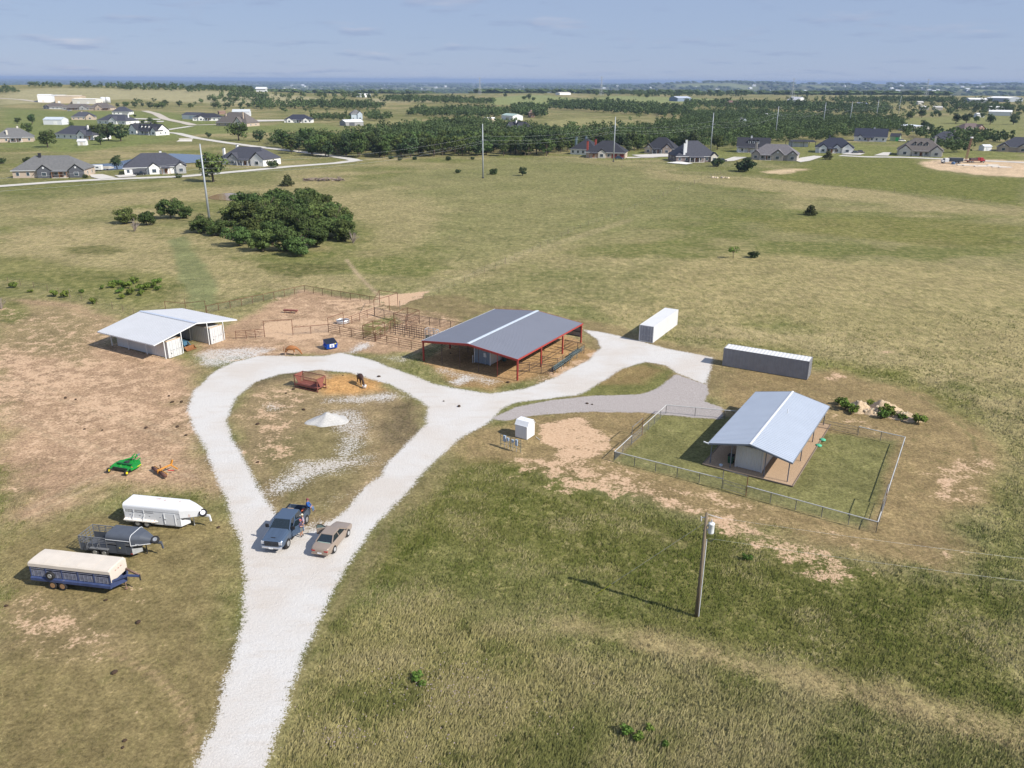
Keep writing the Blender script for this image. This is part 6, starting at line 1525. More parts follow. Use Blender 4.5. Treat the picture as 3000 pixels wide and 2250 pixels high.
for w, lb in enumerate(('upper overhead wire strung along the grey steel poles', 'middle overhead wire strung along the grey steel poles', 'lower overhead wire strung along the grey steel poles')):
    mb = MB(); pts = []
    for k in range(len(PB) - 1):
        a, b = arms[k][w], arms[k + 1][w]; L = (b - a).length
        for j in range(14):
            f = j / 14; q = a.lerp(b, f); q.z -= 4 * f * (1 - f) * min(4.5, L * .018); pts.append(q)
    pts.append(arms[len(PB) - 1][w]); mb.tube(pts, .017, 4, False)
    tag(mb.build('power_line', M_COND), lb, 'power line', 'overhead wires')
U0 = G(2040, 1805)
up = thing('utility_pole', 'wooden utility pole with white transformer can in the rank grass', 'utility pole', U0, 0)
M_WOODP = mat('pole_timber', (.21, .165, .115), .9, var=.3, scale=3, streak=(6, 6, .5))
MB().tube([(0, 0, 0), (0, 0, 4.6), (0, 0, 9.35)], [.165, .145, .115], 12).build('shaft', M_WOODP, up, True)
tf = MB().lathe([(.05, -.5), (.22, -.5), (.235, -.42), (.235, .28), (.25, .30), (.25, .36), (.12, .42), (.03, .44)], (.42, -.05, 8.15), 18).build('transformer', mat('transformer_white', (.74, .76, .77), .4), up, True)
MB().bar((.1, 0, 8.3), (.25, 0, 8.3), .10).bar((.1, 0, 7.9), (.25, 0, 7.9), .10).build('bracket', M_GALV, tf); MB().bar((.42, -.05, 8.5), (.40, -.05, 8.85), .09, n=8).build('bushing', M_INS, tf)
MB().bar((.17, -.06, .02), (.17, -.06, 7.1), .07, n=8).build('conduit', M_TRIMW, up)
MB().tube([(.17, -.06, 7.1), (.35, -.1, 6.95), (.75, -.1, 7.15), (.66, -.08, 7.7)], .025, 6).build('cable', M_CDARK, up); MB().tube([(.2, -.02, 7.0), (.55, -.15, 6.9), (.85, -.1, 7.4), (.60, -.05, 7.95)], .02, 6).build('cable', M_CDARK, up)
MB().bar((-.1, 0, 9.0), (-.42, .05, 8.92), .06).build('cutout_arm', M_GALV, up); MB().bar((-.40, .05, 9.05), (-.36, .05, 8.65), .09, n=8).build('cutout', mat('porcelain', (.62, .60, .62), .3), up)
MB().bar((.1, 0, 9.25), (1.1, -.25, 9.05), .05, n=6).build('dead_end', MATS['porcelain'], up)
nxt = Vector((95, 40, 9.2))
for k, (z0, z1, lb) in enumerate(((9.05, 9.4, 'upper thin wire running from the transformer pole towards the right edge'), (7.3, 7.6, 'lower thin wire running from the transformer pole towards the right edge'))):
    a = U0 + Vector((1.1 if k == 0 else .2, -.2, z0)); b = Vector((nxt.x, nxt.y, z1)); pts = []
    for j in range(25):
        f = j / 24; q = a.lerp(b, f); q.z -= 4 * f * (1 - f) * 1.6; pts.append(q)
    tag(MB().tube(pts, .0045, 4, False).build('service_wire', M_COND), lb, 'wire', 'service wires')
gq = G(1742, 1744); gt = U0 + Vector((0, 0, 8.6)); gd = (gt - gq)
gy_ = thing('guy_wire', 'guy wire with yellow guard anchored left of the transformer pole', 'guy wire', gq, 0)
MB().bar((0, 0, 0), gd, .018, n=4).build('wire', M_COND, gy_); MB().bar(gd * .01, gd * .16, .05, n=6).build('guard', mat('guard_yellow', (.55, .55, .04), .5), gy_)

# ------------------------------------------------------------------ trees
def leaf_mat(name, rgb, var=.5, nscale=.75):
    m = bpy.data.materials.new(name); m.use_nodes = True; nt = m.node_tree; b = nt.nodes['Principled BSDF']
    b.inputs['Roughness'].default_value = .75; b.inputs['Specular IOR Level'].default_value = .12
    tc = N(nt, 'ShaderNodeTexCoord'); n = N(nt, 'ShaderNodeTexNoise'); n.inputs['Scale'].default_value = nscale; n.inputs['Detail'].default_value = 4
    nt.links.new(tc.outputs['Object'], n.inputs['Vector'])
    oi = N(nt, 'ShaderNodeObjectInfo')
    a1 = N(nt, 'ShaderNodeMapRange'); a1.inputs['From Min'].default_value = .3; a1.inputs['From Max'].default_value = .7; a1.inputs['To Min'].default_value = 1 - var; a1.inputs['To Max'].default_value = 1 + var
    nt.links.new(n.outputs['Fac'], a1.inputs['Value'])
    a2 = N(nt, 'ShaderNodeMapRange'); a2.inputs['To Min'].default_value = .72; a2.inputs['To Max'].default_value = 1.28; nt.links.new(oi.outputs['Random'], a2.inputs['Value'])
    mm = N(nt, 'ShaderNodeMath', operation='MULTIPLY'); nt.links.new(a1.outputs[0], mm.inputs[0]); nt.links.new(a2.outputs[0], mm.inputs[1])
    hs = N(nt, 'ShaderNodeHueSaturation'); hs.inputs['Color'].default_value = (*rgb, 1)
    a3 = N(nt, 'ShaderNodeMapRange'); a3.inputs['To Min'].default_value = .475; a3.inputs['To Max'].default_value = .525
    wn_ = N(nt, 'ShaderNodeTexWhiteNoise'); wn_.noise_dimensions = '1D'; nt.links.new(oi.outputs['Random'], wn_.inputs['W']); nt.links.new(wn_.outputs['Value'], a3.inputs['Value'])
    nt.links.new(a3.outputs[0], hs.inputs['Hue']); nt.links.new(mm.outputs[0], hs.inputs['Value'])
    nt.links.new(hs.outputs[0], b.inputs['Base Color'])
    tr_ = N(nt, 'ShaderNodeBsdfTranslucent'); nt.links.new(hs.outputs[0], tr_.inputs['Color'])
    mx = N(nt, 'ShaderNodeMixShader'); mx.inputs[0].default_value = .18
    nt.links.new(b.outputs[0], mx.inputs[1]); nt.links.new(tr_.outputs[0], mx.inputs[2]); nt.links.new(mx.outputs[0], nt.nodes['Material Output'].inputs['Surface'])
    return m
M_LEAF = leaf_mat('leaf_oak', (.085, .120, .036)); M_LEAFD = leaf_mat('leaf_dark', (.062, .090, .038)); M_CEDAR = leaf_mat('leaf_cedar', (.080, .085, .034)); M_LIME = leaf_mat('leaf_lime', (.14, .20, .04)); M_GREYTW = leaf_mat('bare_twig', (.16, .135, .12))
M_BARK = mat('bark', (.10, .075, .055), .9, var=.3, scale=3)
def leaf_cloud(seed, n, leaf, R, hz, zc, clumps=14, shape='round', spread=.34):
    """leaf-sized faces on the outside of many clumps filling a crown; returns verts (n,4,3)"""
    r = np.random.default_rng(seed)
    u = r.normal(size=(clumps, 3)); u /= np.linalg.norm(u, axis=1)[:, None]
    rad = r.uniform(.35, .80, clumps)[:, None]
    cc = u * rad * np.array([R, R, hz])
    if shape == 'cone':
        f = r.uniform(0, 1, clumps); a = r.uniform(0, 6.28, clumps); q = (1 - f) * .75 * R
        cc = np.stack([q * np.cos(a), q * np.sin(a), (f * 1.7 - .8) * hz], 1)
    cr = r.uniform(.7, 1.25, clumps) * spread * R
    k = r.integers(0, clumps, n)
    d = r.normal(size=(n, 3)); d /= np.linalg.norm(d, axis=1)[:, None]
    d[:, 2] = d[:, 2] * .85 + .12
    p = cc[k] + d * (cr[k] * r.uniform(.70, 1.10, n))[:, None] * np.array([1, 1, .8])
    p[:, 2] = np.maximum(p[:, 2] + zc, zc * .12 + r.uniform(0, .5, n))
    nr = d + r.normal(size=(n, 3)) * .45; nr /= np.linalg.norm(nr, axis=1)[:, None]
    t = np.cross(nr, r.normal(size=(n, 3))); t /= np.linalg.norm(t, axis=1)[:, None] + 1e-9
    b = np.cross(nr, t); s = (leaf * r.uniform(.6, 1.4, n))[:, None]
    return np.stack([p - t * s - b * s * .6, p + t * s * .3 - b * s * .6, p + t * s + b * s * .6, p - t * s * .4 + b * s * .6], 1)
def quads_mesh(name, Vq, m):
    V_q = Vq.reshape(-1, 3).astype(np.float32); n = len(Vq)
    me = bpy.data.meshes.new(name); me.vertices.add(len(V_q)); me.vertices.foreach_set('co', V_q.ravel())
    me.loops.add(4 * n); me.loops.foreach_set('vertex_index', np.arange(4 * n, dtype=np.int32)); me.polygons.add(n); me.polygons.foreach_set('loop_start', np.arange(0, 4 * n, 4, dtype=np.int32))
    me.update(calc_edges=True); me.materials.append(m); return me
def trunk_mesh(seed, h, r, spread, limbs=5):
    rr = random.Random(seed); mb = MB(); top = Vector((rr.uniform(-.3, .3), rr.uniform(-.3, .3), h * .55))
    mb.tube([(0, 0, -.2), (top.x * .4, top.y * .4, h * .28), top], [r, r * .8, r * .55], 7)
    for k in range(limbs):
        a = 6.28 * k / limbs + rr.uniform(-.4, .4); e = Vector((math.cos(a) * spread * .6, math.sin(a) * spread * .6, h * rr.uniform(.62, .85)))
        st = Vector((0, 0, h * .26)).lerp(top, rr.uniform(.2, 1)); mb.tube([st, st.lerp(e, .55) + Vector((0, 0, .3)), e], [r * .42, r * .28, r * .10], 5)
    return mb.mesh('trunk', M_BARK)
# kinds: crown mesh and trunk mesh for a tree about 10 m tall (or a bush about 3 m)
TREE = {'wood': [], 'clump': [], 'oak': [], 'cedar': [], 'bush': [], 'weed': []}
for s in range(6):
    TREE['wood'].append((quads_mesh('crown', leaf_cloud(100 + s, 760, .40, 4.3, 4.3, 5.0, 20), M_LEAF if s % 3 else M_LEAFD), trunk_mesh(s, 9, .26, 4)))
for s in range(5):
    TREE['clump'].append((quads_mesh('crown', leaf_cloud(200 + s, 3600, .24, 4.6, 3.6, 3.4, 30, spread=.27), M_LEAF), trunk_mesh(20 + s, 8, .24, 4)))
for s in range(5):
    TREE['oak'].append((quads_mesh('crown', leaf_cloud(300 + s, 1000, .34, 4.6, 3.5, 4.4, 20), M_LEAF if s % 2 else M_LEAFD), trunk_mesh(40 + s, 9, .30, 4.2)))
for s in range(4):
    TREE['cedar'].append((quads_mesh('crown', leaf_cloud(400 + s, 1300, .20, 2.6, 1.7, 1.5, 22, 'cone', .30), M_CEDAR), trunk_mesh(60 + s, 3.4, .16, 1.6)))
for s in range(4):
    TREE['bush'].append((quads_mesh('crown', leaf_cloud(500 + s, 800, .17, 1.7, 1.1, .9, 16), M_LEAFD), trunk_mesh(70 + s, 2.2, .09, 1.2)))
for s in range(4):
    TREE['weed'].append((quads_mesh('crown', leaf_cloud(600 + s, 420, .10, .75, .42, .42, 10), M_LIME), trunk_mesh(80 + s, .8, .03, .5)))
def plant(name, label, cat, kind, p, sc, group=None, sz=None, var=None, parts=('crown', 'trunk'), lean=0):
    v = TREE[kind][random.randrange(len(TREE[kind])) if var is None else var % len(TREE[kind])]
    t = thing(name, label, cat, p, random.uniform(0, 6.28), group); s3 = (sc, sc, sz or sc)
    inst(parts[0], v[0], t, (0, 0, 0), 0, s3); inst(parts[1], v[1], t, (0, 0, 0), 0, s3)
    return t
# the clump of trees in the pasture (survey points at trunk foot)
clump = [(690, 655, 1.0), (740, 700, .95), (795, 672, 1.1), (760, 640, 1.15), (830, 640, 1.2), (880, 650, 1.15), (930, 655, 1.1), (985, 672, 1.0), (1010, 705, .85), (850, 690, 1.05), (900, 700, 1.0), (950, 700, .95), (700, 720, .8), (770, 735, .8), (840, 735, .85), (880, 748, .75), (820, 610, 1.1), (900, 612, 1.1), (950, 632, 1.0), (715, 625, 1.0), (590, 682, .75), (635, 690, .6), (660, 690, .7), (800, 715, .9), (925, 725, .8), (870, 670, 1.1), (965, 655, 1.0), (785, 650, 1.1), (910, 640, 1.1), (735, 660, 1.05), (1000, 690, .9)]
wl_ = ['tree at the front left corner of the tree clump', 'low front tree of the clump above the mown strip', 'full tree in the middle of the clump', 'tall tree at the upper left of the clump', 'tallest central tree of the clump', 'broad tree right of the clump centre', 'dense tree in the right half of the clump', 'leaning tree at the right end of the clump', 'small tree at the far right tip of the clump', 'middle front tree of the clump', 'front tree right of the clump centre', 'right front tree of the clump', 'small tree at the lower left of the clump', 'low tree on the clump front edge', 'shrubby tree on the clump front edge, centre', 'bright green shrubby tree at the clump foot', 'back tree of the clump, left of two', 'back tree of the clump, right of two', 'back right tree of the clump', 'back left tree of the clump', 'tree standing right at the foot of the leaning steel pole', 'small tree just right of the leaning pole foot', 'small tree between the leaning pole and the clump', 'front tree left of the clump centre', 'front tree right of centre near the dark shrub patch', 'inner tree at the heart of the clump', 'inner tree of the right upper clump', 'inner tree of the left upper clump', 'upper inner tree right of the clump centre', 'inner tree of the left clump', 'inner tree near the right clump tip']
for k, (x, y, s) in enumerate(clump):
    plant('clump_tree', 'dark green ' + wl_[k], 'tree', 'clump', G(x, y), s * 1.10, 'trees of the pasture clump', s * .98, k)
for k, (x, y, s, lb) in enumerate(((370, 655, .55, 'small dark tree at the left end of the outlying thicket'), (430, 660, .5, 'small round tree in the middle of the outlying thicket'), (500, 640, .72, 'taller tree at the right of the outlying thicket'), (545, 640, .42, 'low brownish shrub between thicket and leaning pole'))):
    plant('thicket_tree', lb, 'tree', 'clump', G(x, y), s * 1.4, 'trees of the outlying thicket', s * 1.3, k)
bare_me = None
def bare_shrub(label, p, s, seed):
    rr = random.Random(seed); mb = MB()
    for k in range(26):
        a = rr.uniform(0, 6.28); e = Vector((math.cos(a) * rr.uniform(.3, 1.6), math.sin(a) * rr.uniform(.3, 1.6), rr.uniform(1.2, 2.8)))
        mid = e * .5 + Vector((0, 0, .3)); mb.tube([(0, 0, 0), mid, e], [.05, .035, .012], 4)
        for j in range(3):
            q = mid.lerp(e, rr.uniform(.2, .9)); mb.tube([q, q + Vector((rr.uniform(-.5, .5), rr.uniform(-.5, .5), rr.uniform(.1, .6)))], [.018, .006], 3)
    o = mb.build('bare_shrub', mat('dead_wood', (.30, .25, .22), .9)); o.location = p; o.scale = (s, s, s); tag(o, label, 'shrub')
bare_shrub('leafless grey shrub in front of the outlying thicket', G(395, 678), 1.3, 1); bare_shrub('leafless grey shrub at the right tip of the tree clump', G(1035, 712), 1.2, 2); bare_shrub('leafless grey twigs beside thicket and steel pole', G(535, 638), 1.0, 3); bare_shrub('bare grey bush at the left picture edge by the dirt lot', G(5, 905), .8, 5)
# single bushes in the pasture
for kind, nm, x, y, s, lb in (('cedar', 'cedar_bush', 842, 545, 1.25, 'broad dark cedar bush left of the log pile'), ('bush', 'bush', 1342, 507, .9, 'small dark bush left of the lone steel pole'), ('bush', 'bush', 1447, 511, 1.4, 'grey green bush just right of the lone steel pole'), ('oak', 'small_oak', 1531, 515, .52, 'round grey green oak alone in the open pasture'),
                              ('cedar', 'cedar_bush', 2374, 630, .95, 'dark spiky cedar bush alone on the right hand pasture'), ('bush', 'bush', 2180, 503, 3.2, 'big round green bush below the tan gabled house'), ('bush', 'bush', 2100, 488, 2.2, 'dark bush by the driveway of the dark roofed house'), ('cedar', 'cedar_bush', 2425, 467, 1.3, 'cedar bush on the verge of the bright green field'),
                              ('bush', 'bush', 2207, 755, .95, 'darker green mesquite bush, right of a pair'), ('oak', 'broad_bush', 625, 533, 1.6, 'large dark evergreen on the road verge behind the leaning pole'), ('oak', 'round_tree', 343, 494, .78, 'round tree between two roadside houses by the pond'), ('bush', 'bush', 800, 492, 1.9, 'clipped round bush beside the estate road'),
                              ('bush', 'bush', 1313, 470, 1.2, 'small dark bush on the pasture rim, right of two'), ('bush', 'bush', 1216, 468, 1.0, 'small dark bush on the pasture rim, centre'), ('bush', 'bush', 1172, 470, .9, 'tiny bush on the pasture rim by the fence'), ('bush', 'bush', 1145, 466, 1.1, 'low bush at the left of the pasture rim'), ('bush', 'bush', 1385, 468, .8, 'small bush on the pasture rim near the lone pole'),
                              ('bush', 'bush', 1532, 453, .9, 'small bush at the rim by the wood corner'), ('bush', 'bush', 3, 480, 1.6, 'dark bush at the left picture edge behind the grey house'), ('bush', 'bush', 80, 476, 1.4, 'low bush behind the grey roofed roadside house'), ('bush', 'bush', 524, 521, 1.0, 'small bush on the verge left of the evergreen'), ('bush', 'bush', 250, 522, .9, 'small garden tree at the corner of the dark gabled house')):
    plant(nm, lb, 'bush' if 'bush' in nm else 'tree', kind, G(x, y), s)
mq = thing('mesquite', 'thin airy mesquite tree, left of a pair on the tan pasture', 'tree', G(2148, 757), 0)
mv = leaf_cloud(777, 260, .14, 1.9, .9, 2.2, 16, spread=.26); inst('crown', quads_mesh('crown', mv, M_LIME), mq); inst('trunk', trunk_mesh(91, 2.9, .09, 2.4, 7), mq)
# weeds
wd = [(60 + 40 * math.cos(k) , 845) for k in range(0)]
k = 0
for x, y, s in ((345, 835, 1.3), (370, 845, 1.5), (395, 828, 1.4), (420, 850, 1.6), (445, 842, 1.3), (460, 830, 1.2), (385, 862, 1.2), (350, 858, 1.0), (415, 865, 1.1), (358, 875, .9), (330, 842, 1.1), (465, 850, .9), (300, 846, .7)):
    plant('weed_clump', 'bright green weed in the patch behind the white shelter', 'weed', 'weed', G(x, y), s * 1.25, 'weeds behind the white shelter')
for x, y, s, lb in ((40, 843, 1.4, 'leftmost bushy weed on the wire fence line'), (160, 868, 1.5, 'bushy weed in the middle of the wire fence line'), (195, 870, 1.5, 'bushy dark weed on the fence line left of white shelter'), (240, 858, .9, 'small weed beyond the wire fence line'), (275, 888, 1.5, 'rightmost bushy weed on the wire fence line'), (90, 857, .9, 'second weed from the left on the fence line'),
                    (2600, 1215, 1.6, 'bright green weed on the face of the rubble heap'), (2590, 1225, 1.2, 'weed at the foot of the rubble heap, centre'), (2475, 1200, 1.5, 'weed clump at the left foot of the rubble heap'), (2690, 1240, 1.5, 'weed clump at the right foot of the rubble heap'), (2640, 1228, 1.1, 'weed right of centre on the rubble heap'), (2550, 1185, .9, 'small weed in the saddle of the rubble heap'), (2500, 1210, 1.2, 'weed at the lower left of the rubble heap'), (2465, 1185, 1.2, 'outermost weed left of the rubble heap'),
                    (1225, 1990, .7, 'dark leafy weed among the pink flowers in the rank grass'), (1238, 2010, .5, 'second dark weed among the pink flowers'), (2190, 1640, .7, 'bright green weed beside the bare patch below the yard'), (1830, 2150, .75, 'bright green weed patch at the bottom edge, left stem'), (1870, 2170, .7, 'bright green weed patch at the bottom edge, middle stem'), (1900, 2140, .55, 'bright green weed patch at the bottom edge, right stem'), (1950, 2190, .5, 'bright green weed at the bottom edge right of the patch')):
    plant('weed_clump', lb, 'weed', 'weed', G(x, y), s)
ORD = ['leftmost'] + ['second', 'third', 'fourth', 'fifth', 'sixth', 'seventh', 'eighth', 'ninth', 'tenth', 'eleventh', 'twelfth', 'thirteenth', 'fourteenth', 'fifteenth', 'sixteenth', 'seventeenth', 'eighteenth', 'nineteenth', 'twentieth']
ORD[0] = 'first'
# shade trees among the estate houses
tid = 0
for x, y, s, lb in ((140, 432, .95, 'wide dark oak below the second left hand house'), (95, 362, .8, 'oak beside the pale grey shed'), (85, 392, .75, 'oak left of the grey shed lawn'), (52, 362, .5, 'slim tree at the left lawn edge'), (210, 374, .45, 'young tree on the lawn by the lane'), (285, 408, .95, 'first oak of the row beside the dormer farmhouse'), (318, 412, 1.05, 'second oak of the row beside the dormer farmhouse'), (355, 414, 1.0, 'third oak of the row beside the dormer farmhouse'), (295, 424, .6, 'low oak below the row'), (700, 412, 1.15, 'large oak in front of the steep brown roof'), (760, 415, .7, 'oak at the bend below the brown roof'), (612, 405, .4, 'young tree on the eroded bank'), (440, 362, .5, 'round tree beside the estate lane'), (455, 368, .5, 'second round tree beside the estate lane'), (395, 344, .3, 'sapling on the lawn by the driveway'), (420, 364, .4, 'reddish bush by the farmhouse lane')):
    plant('shade_tree', lb, 'tree', 'oak', G(x, y), s * 1.45)
ordn = iter(ORD)
for x, y, s in sorted(((370, 315, 1.0), (395, 315, 1.0), (418, 312, .6), (441, 318, 1.1), (475, 318, 1.1), (486, 312, 1.1), (460, 318, .9), (526, 313, 1.1), (558, 317, .9), (590, 302, .8), (627, 298, .9), (630, 318, 1.0), (670, 316, 1.0), (675, 302, 1.1), (690, 300, 1.0), (706, 316, .9), (727, 316, .9), (745, 312, .9), (660, 296, .9), (345, 314, .7))):
    plant('field_oak', '%s round oak from the left in the scattered line below the hill field' % next(ordn), 'tree', 'oak', G(x, y), s * 1.05, 'oaks scattered below the hill field')
ordn = iter(ORD)
for x, y, s in sorted(((2900, 365, 1.2), (2830, 362, 1.3), (2800, 362, 1.2), (2860, 358, .8), (2705, 380, 1.0), (2720, 384, .9), (2752, 343, .7), (2968, 365, 1.1), (2985, 340, .7), (2560, 312, .9), (2620, 300, .9), (2700, 345, 1.2), (2665, 350, 1.1), (2740, 340, 1.0))):
    plant('field_oak', '%s broad oak from the left among the right hand pastures' % next(ordn), 'tree', 'oak', G(x, y), s * 1.1, 'oaks in the right hand pastures')
ordn = iter(ORD)
for x, y, s in sorted(((1550, 293, 1.1), (1535, 294, .8), (1563, 296, .7), (1748, 281, .9), (1783, 283, 1.0), (1872, 285, 1.1), (1895, 288, 1.1), (1970, 293, 1.0), (1780, 296, .8), (1810, 298, .7), (1480, 285, .8))):
    plant('field_oak', '%s dark oak from the left standing around the pale green far field' % next(ordn), 'tree', 'oak', G(x, y), s * 1.3, 'oaks in the pale green far field')
# woods: the front ranks tree by tree, the depth behind as one mass
def scatter(pts, sp, seed):
    P = PN(pts); A = np.array([(p.x, p.y) for p in P]); r = np.random.default_rng(seed)
    x0, x1, y0, y1 = A[:, 0].min(), A[:, 0].max(), A[:, 1].min(), A[:, 1].max()
    gx_, gy_2 = np.meshgrid(np.arange(x0, x1, sp), np.arange(y0, y1, sp)); gx_ = gx_.ravel() + r.uniform(-.45, .45, gx_.size) * sp; gy_2 = gy_2.ravel() + r.uniform(-.45, .45, gy_2.size) * sp
    k = sdist(gx_, gy_2, [(a[0], a[1]) for a in A]) > 0
    return np.stack([gx_[k], gy_2[k]], 1)
W1 = scatter([(790, 425), (850, 452), (930, 458), (1010, 465), (1130, 463), (1250, 461), (1400, 459), (1520, 456), (1640, 458), (1690, 440), (1860, 452), (1900, 438), (1990, 446), (2150, 438), (2290, 422), (2330, 416), (2420, 420), (2500, 402), (2600, 396), (2640, 385), (2650, 365), (2600, 350), (2450, 350), (2300, 342), (2180, 330), (2030, 335), (1990, 365), (1900, 382), (1800, 392), (1700, 388), (1600, 392), (1500, 372), (1420, 365), (1330, 362), (1250, 372), (1150, 385), (1080, 395), (1000, 410), (880, 412), (800, 412)], 8.0, 5)
keepw = np.ones(len(W1), bool)
for hx, hy, hr in ((1505, 388, 16), (2176, 366, 14), (1720, 456, 22), (1940, 448, 20), (2050, 470, 22), (2540, 412, 26), (2255, 345, 18)):
    q = G(hx, hy); keepw &= np.hypot(W1[:, 0] - q.x, W1[:, 1] - q.y) > hr
W1 = W1[keepw]
W1 = W1[np.argsort(np.hypot(W1[:, 0], W1[:, 1]))]
nF = 205
for x, y in W1[:nF]:
    s = random.uniform(.75, 1.35)
    plant('wood_tree', 'leafy tree in the front rank of the dense wood behind the houses', 'tree', 'wood', Vector((x, y, H(x, y))), s, 'front rank trees of the wood', s * random.uniform(.85, 1.1))
mass = [(W1[nF:], 1.0, 150)]
for pts, sp, sc in (
        ([(1600, 322), (1700, 326), (1800, 334), (1900, 340), (2010, 345), (2030, 322), (1850, 310), (1700, 304), (1610, 306)], 10, 1.1),
        ([(815, 322), (900, 320), (1000, 322), (1126, 323), (1126, 315), (1000, 308), (900, 308), (815, 312)], 10, 1.1),
        ([(913, 354), (960, 355), (1020, 356), (1045, 352), (1000, 343), (940, 346), (915, 348)], 8, .8),
        ([(1060, 350), (1110, 358), (1150, 352), (1090, 342)], 8, .9),
        ([(1109, 300), (1250, 304), (1442, 309), (1450, 300), (1300, 292), (1150, 290)], 12, 1.1),
        ([(1187, 340), (1260, 345), (1350, 345), (1440, 348), (1500, 345), (1500, 328), (1350, 324), (1220, 326)], 10, 1.0),
        ([(1500, 340), (1560, 345), (1600, 348), (1598, 322), (1540, 316), (1500, 322)], 9, 1.1),
        ([(750, 320), (790, 322), (815, 318), (780, 300), (750, 300)], 10, 1.1),
        ([(645, 290), (700, 292), (780, 294), (780, 284), (700, 276), (650, 280)], 12, 1.1),
        ([(0, 276), (40, 275), (62, 272), (40, 264), (0, 262)], 12, 1.0),
        ([(85, 256), (180, 259), (182, 252), (85, 250)], 13, 1.0), ([(205, 258), (300, 261), (308, 256), (205, 252)], 13, 1.1),
        ([(312, 262), (400, 266), (560, 270), (740, 274), (740, 266), (560, 260), (400, 255), (312, 253)], 16, 1.1), ([(358, 267), (390, 267), (390, 264), (358, 264)], 12, 1.0), ([(545, 272), (575, 273), (575, 269), (545, 269)], 12, 1.0),
        ([(1700, 275), (1800, 278), (1900, 285), (2200, 285), (2200, 279), (1900, 278), (1700, 268)], 26, 1.2),
        ([(2430, 304), (2600, 302), (2800, 305), (2800, 296), (2600, 294), (2430, 296)], 16, 1.1), ([(2760, 325), (2870, 330), (3000, 335), (3060, 325), (2900, 312), (2760, 312)], 14, 1.1),
        ([(2000, 318), (2150, 322), (2300, 330), (2440, 335), (2600, 338), (2600, 322), (2440, 312), (2200, 306), (2010, 305)], 12, 1.1),
        ([(2640, 400), (2740, 415), (2800, 428), (2900, 424), (2960, 418), (2900, 404), (2780, 398), (2660, 388)], 8, .9), ([(2770, 445), (2820, 455), (2840, 448), (2800, 436)], 7, .8), ([(2700, 432), (2760, 440), (2790, 445), (2800, 436), (2720, 425)], 7, .8),
        ([(760, 288), (900, 288), (1110, 292), (1110, 286), (900, 282), (760, 282)], 20, 1.1),
        ([(2300, 335), (2600, 345), (2760, 350), (3060, 352), (3060, 300), (2700, 290), (2300, 292)], 34, 1.0), ([(1700, 395), (1990, 372), (2030, 345), (1900, 345), (1650, 382)], 30, .8), ([(600, 300), (800, 330), (1100, 345), (1100, 300), (800, 285)], 38, .9), ([(380, 312), (760, 330), (760, 300), (400, 300)], 40, .9), ([(590, 296), (640, 299), (650, 292), (600, 290)], 12, .9)):
    mass.append((scatter(pts, sp, int(sp * 100 + pts[0][0])), sc, 70))
chunks = []
protos = {n: [leaf_cloud(900 + j, n, .46 if n > 140 else .78, 4.3, 4.0, 4.9, 14) for j in range(5)] for n in (150, 70)}
for P, sc, n in mass:
    for k, (x, y) in enumerate(P):
        a = random.uniform(0, 6.28); c_, s_ = math.cos(a), math.sin(a); q = protos[n][k % 5]; s = sc * random.uniform(.6, 1.25)
        R_ = np.array([[c_, -s_, 0], [s_, c_, 0], [0, 0, 1]]) * s
        chunks.append(q @ R_.T + np.array([x, y, H(x, y)]))
# the blue far plain: tree cover as low leafy clumps over kilometres
r = np.random.default_rng(77)
fy = np.exp(r.uniform(np.log(2350), np.log(34000), 11500)); fx = r.uniform(-.72, .72, 11500) * fy
fn = fbm(fx, fy * .35, 420, 31, 3); k_ = fn < .575
fx, fy = fx[k_], fy[k_]
fz = terrain(fx, fy)
base = leaf_cloud(990, 34, 1.0, 4.0, 1.6, 2.2, 8)
for x, y, z in zip(fx, fy, fz):
    s = 1.6 + y / 1600.0; sz = min(3.2, 1.0 + y / 6000)
    chunks.append(base[:, :, :] * np.array([s * 1.6, s * 1.6, sz * 1.9]) + np.array([x, y, z - .5]))
fw = bpy.data.objects.new('distant_wood', quads_mesh('distant_wood', np.concatenate(chunks), leaf_mat('leaf_far', (.075, .108, .040), .55, .06))); col.objects.link(fw)
fw['kind'] = 'stuff'; fw['label'] = 'distant woods and hedgerows of dark green trees'

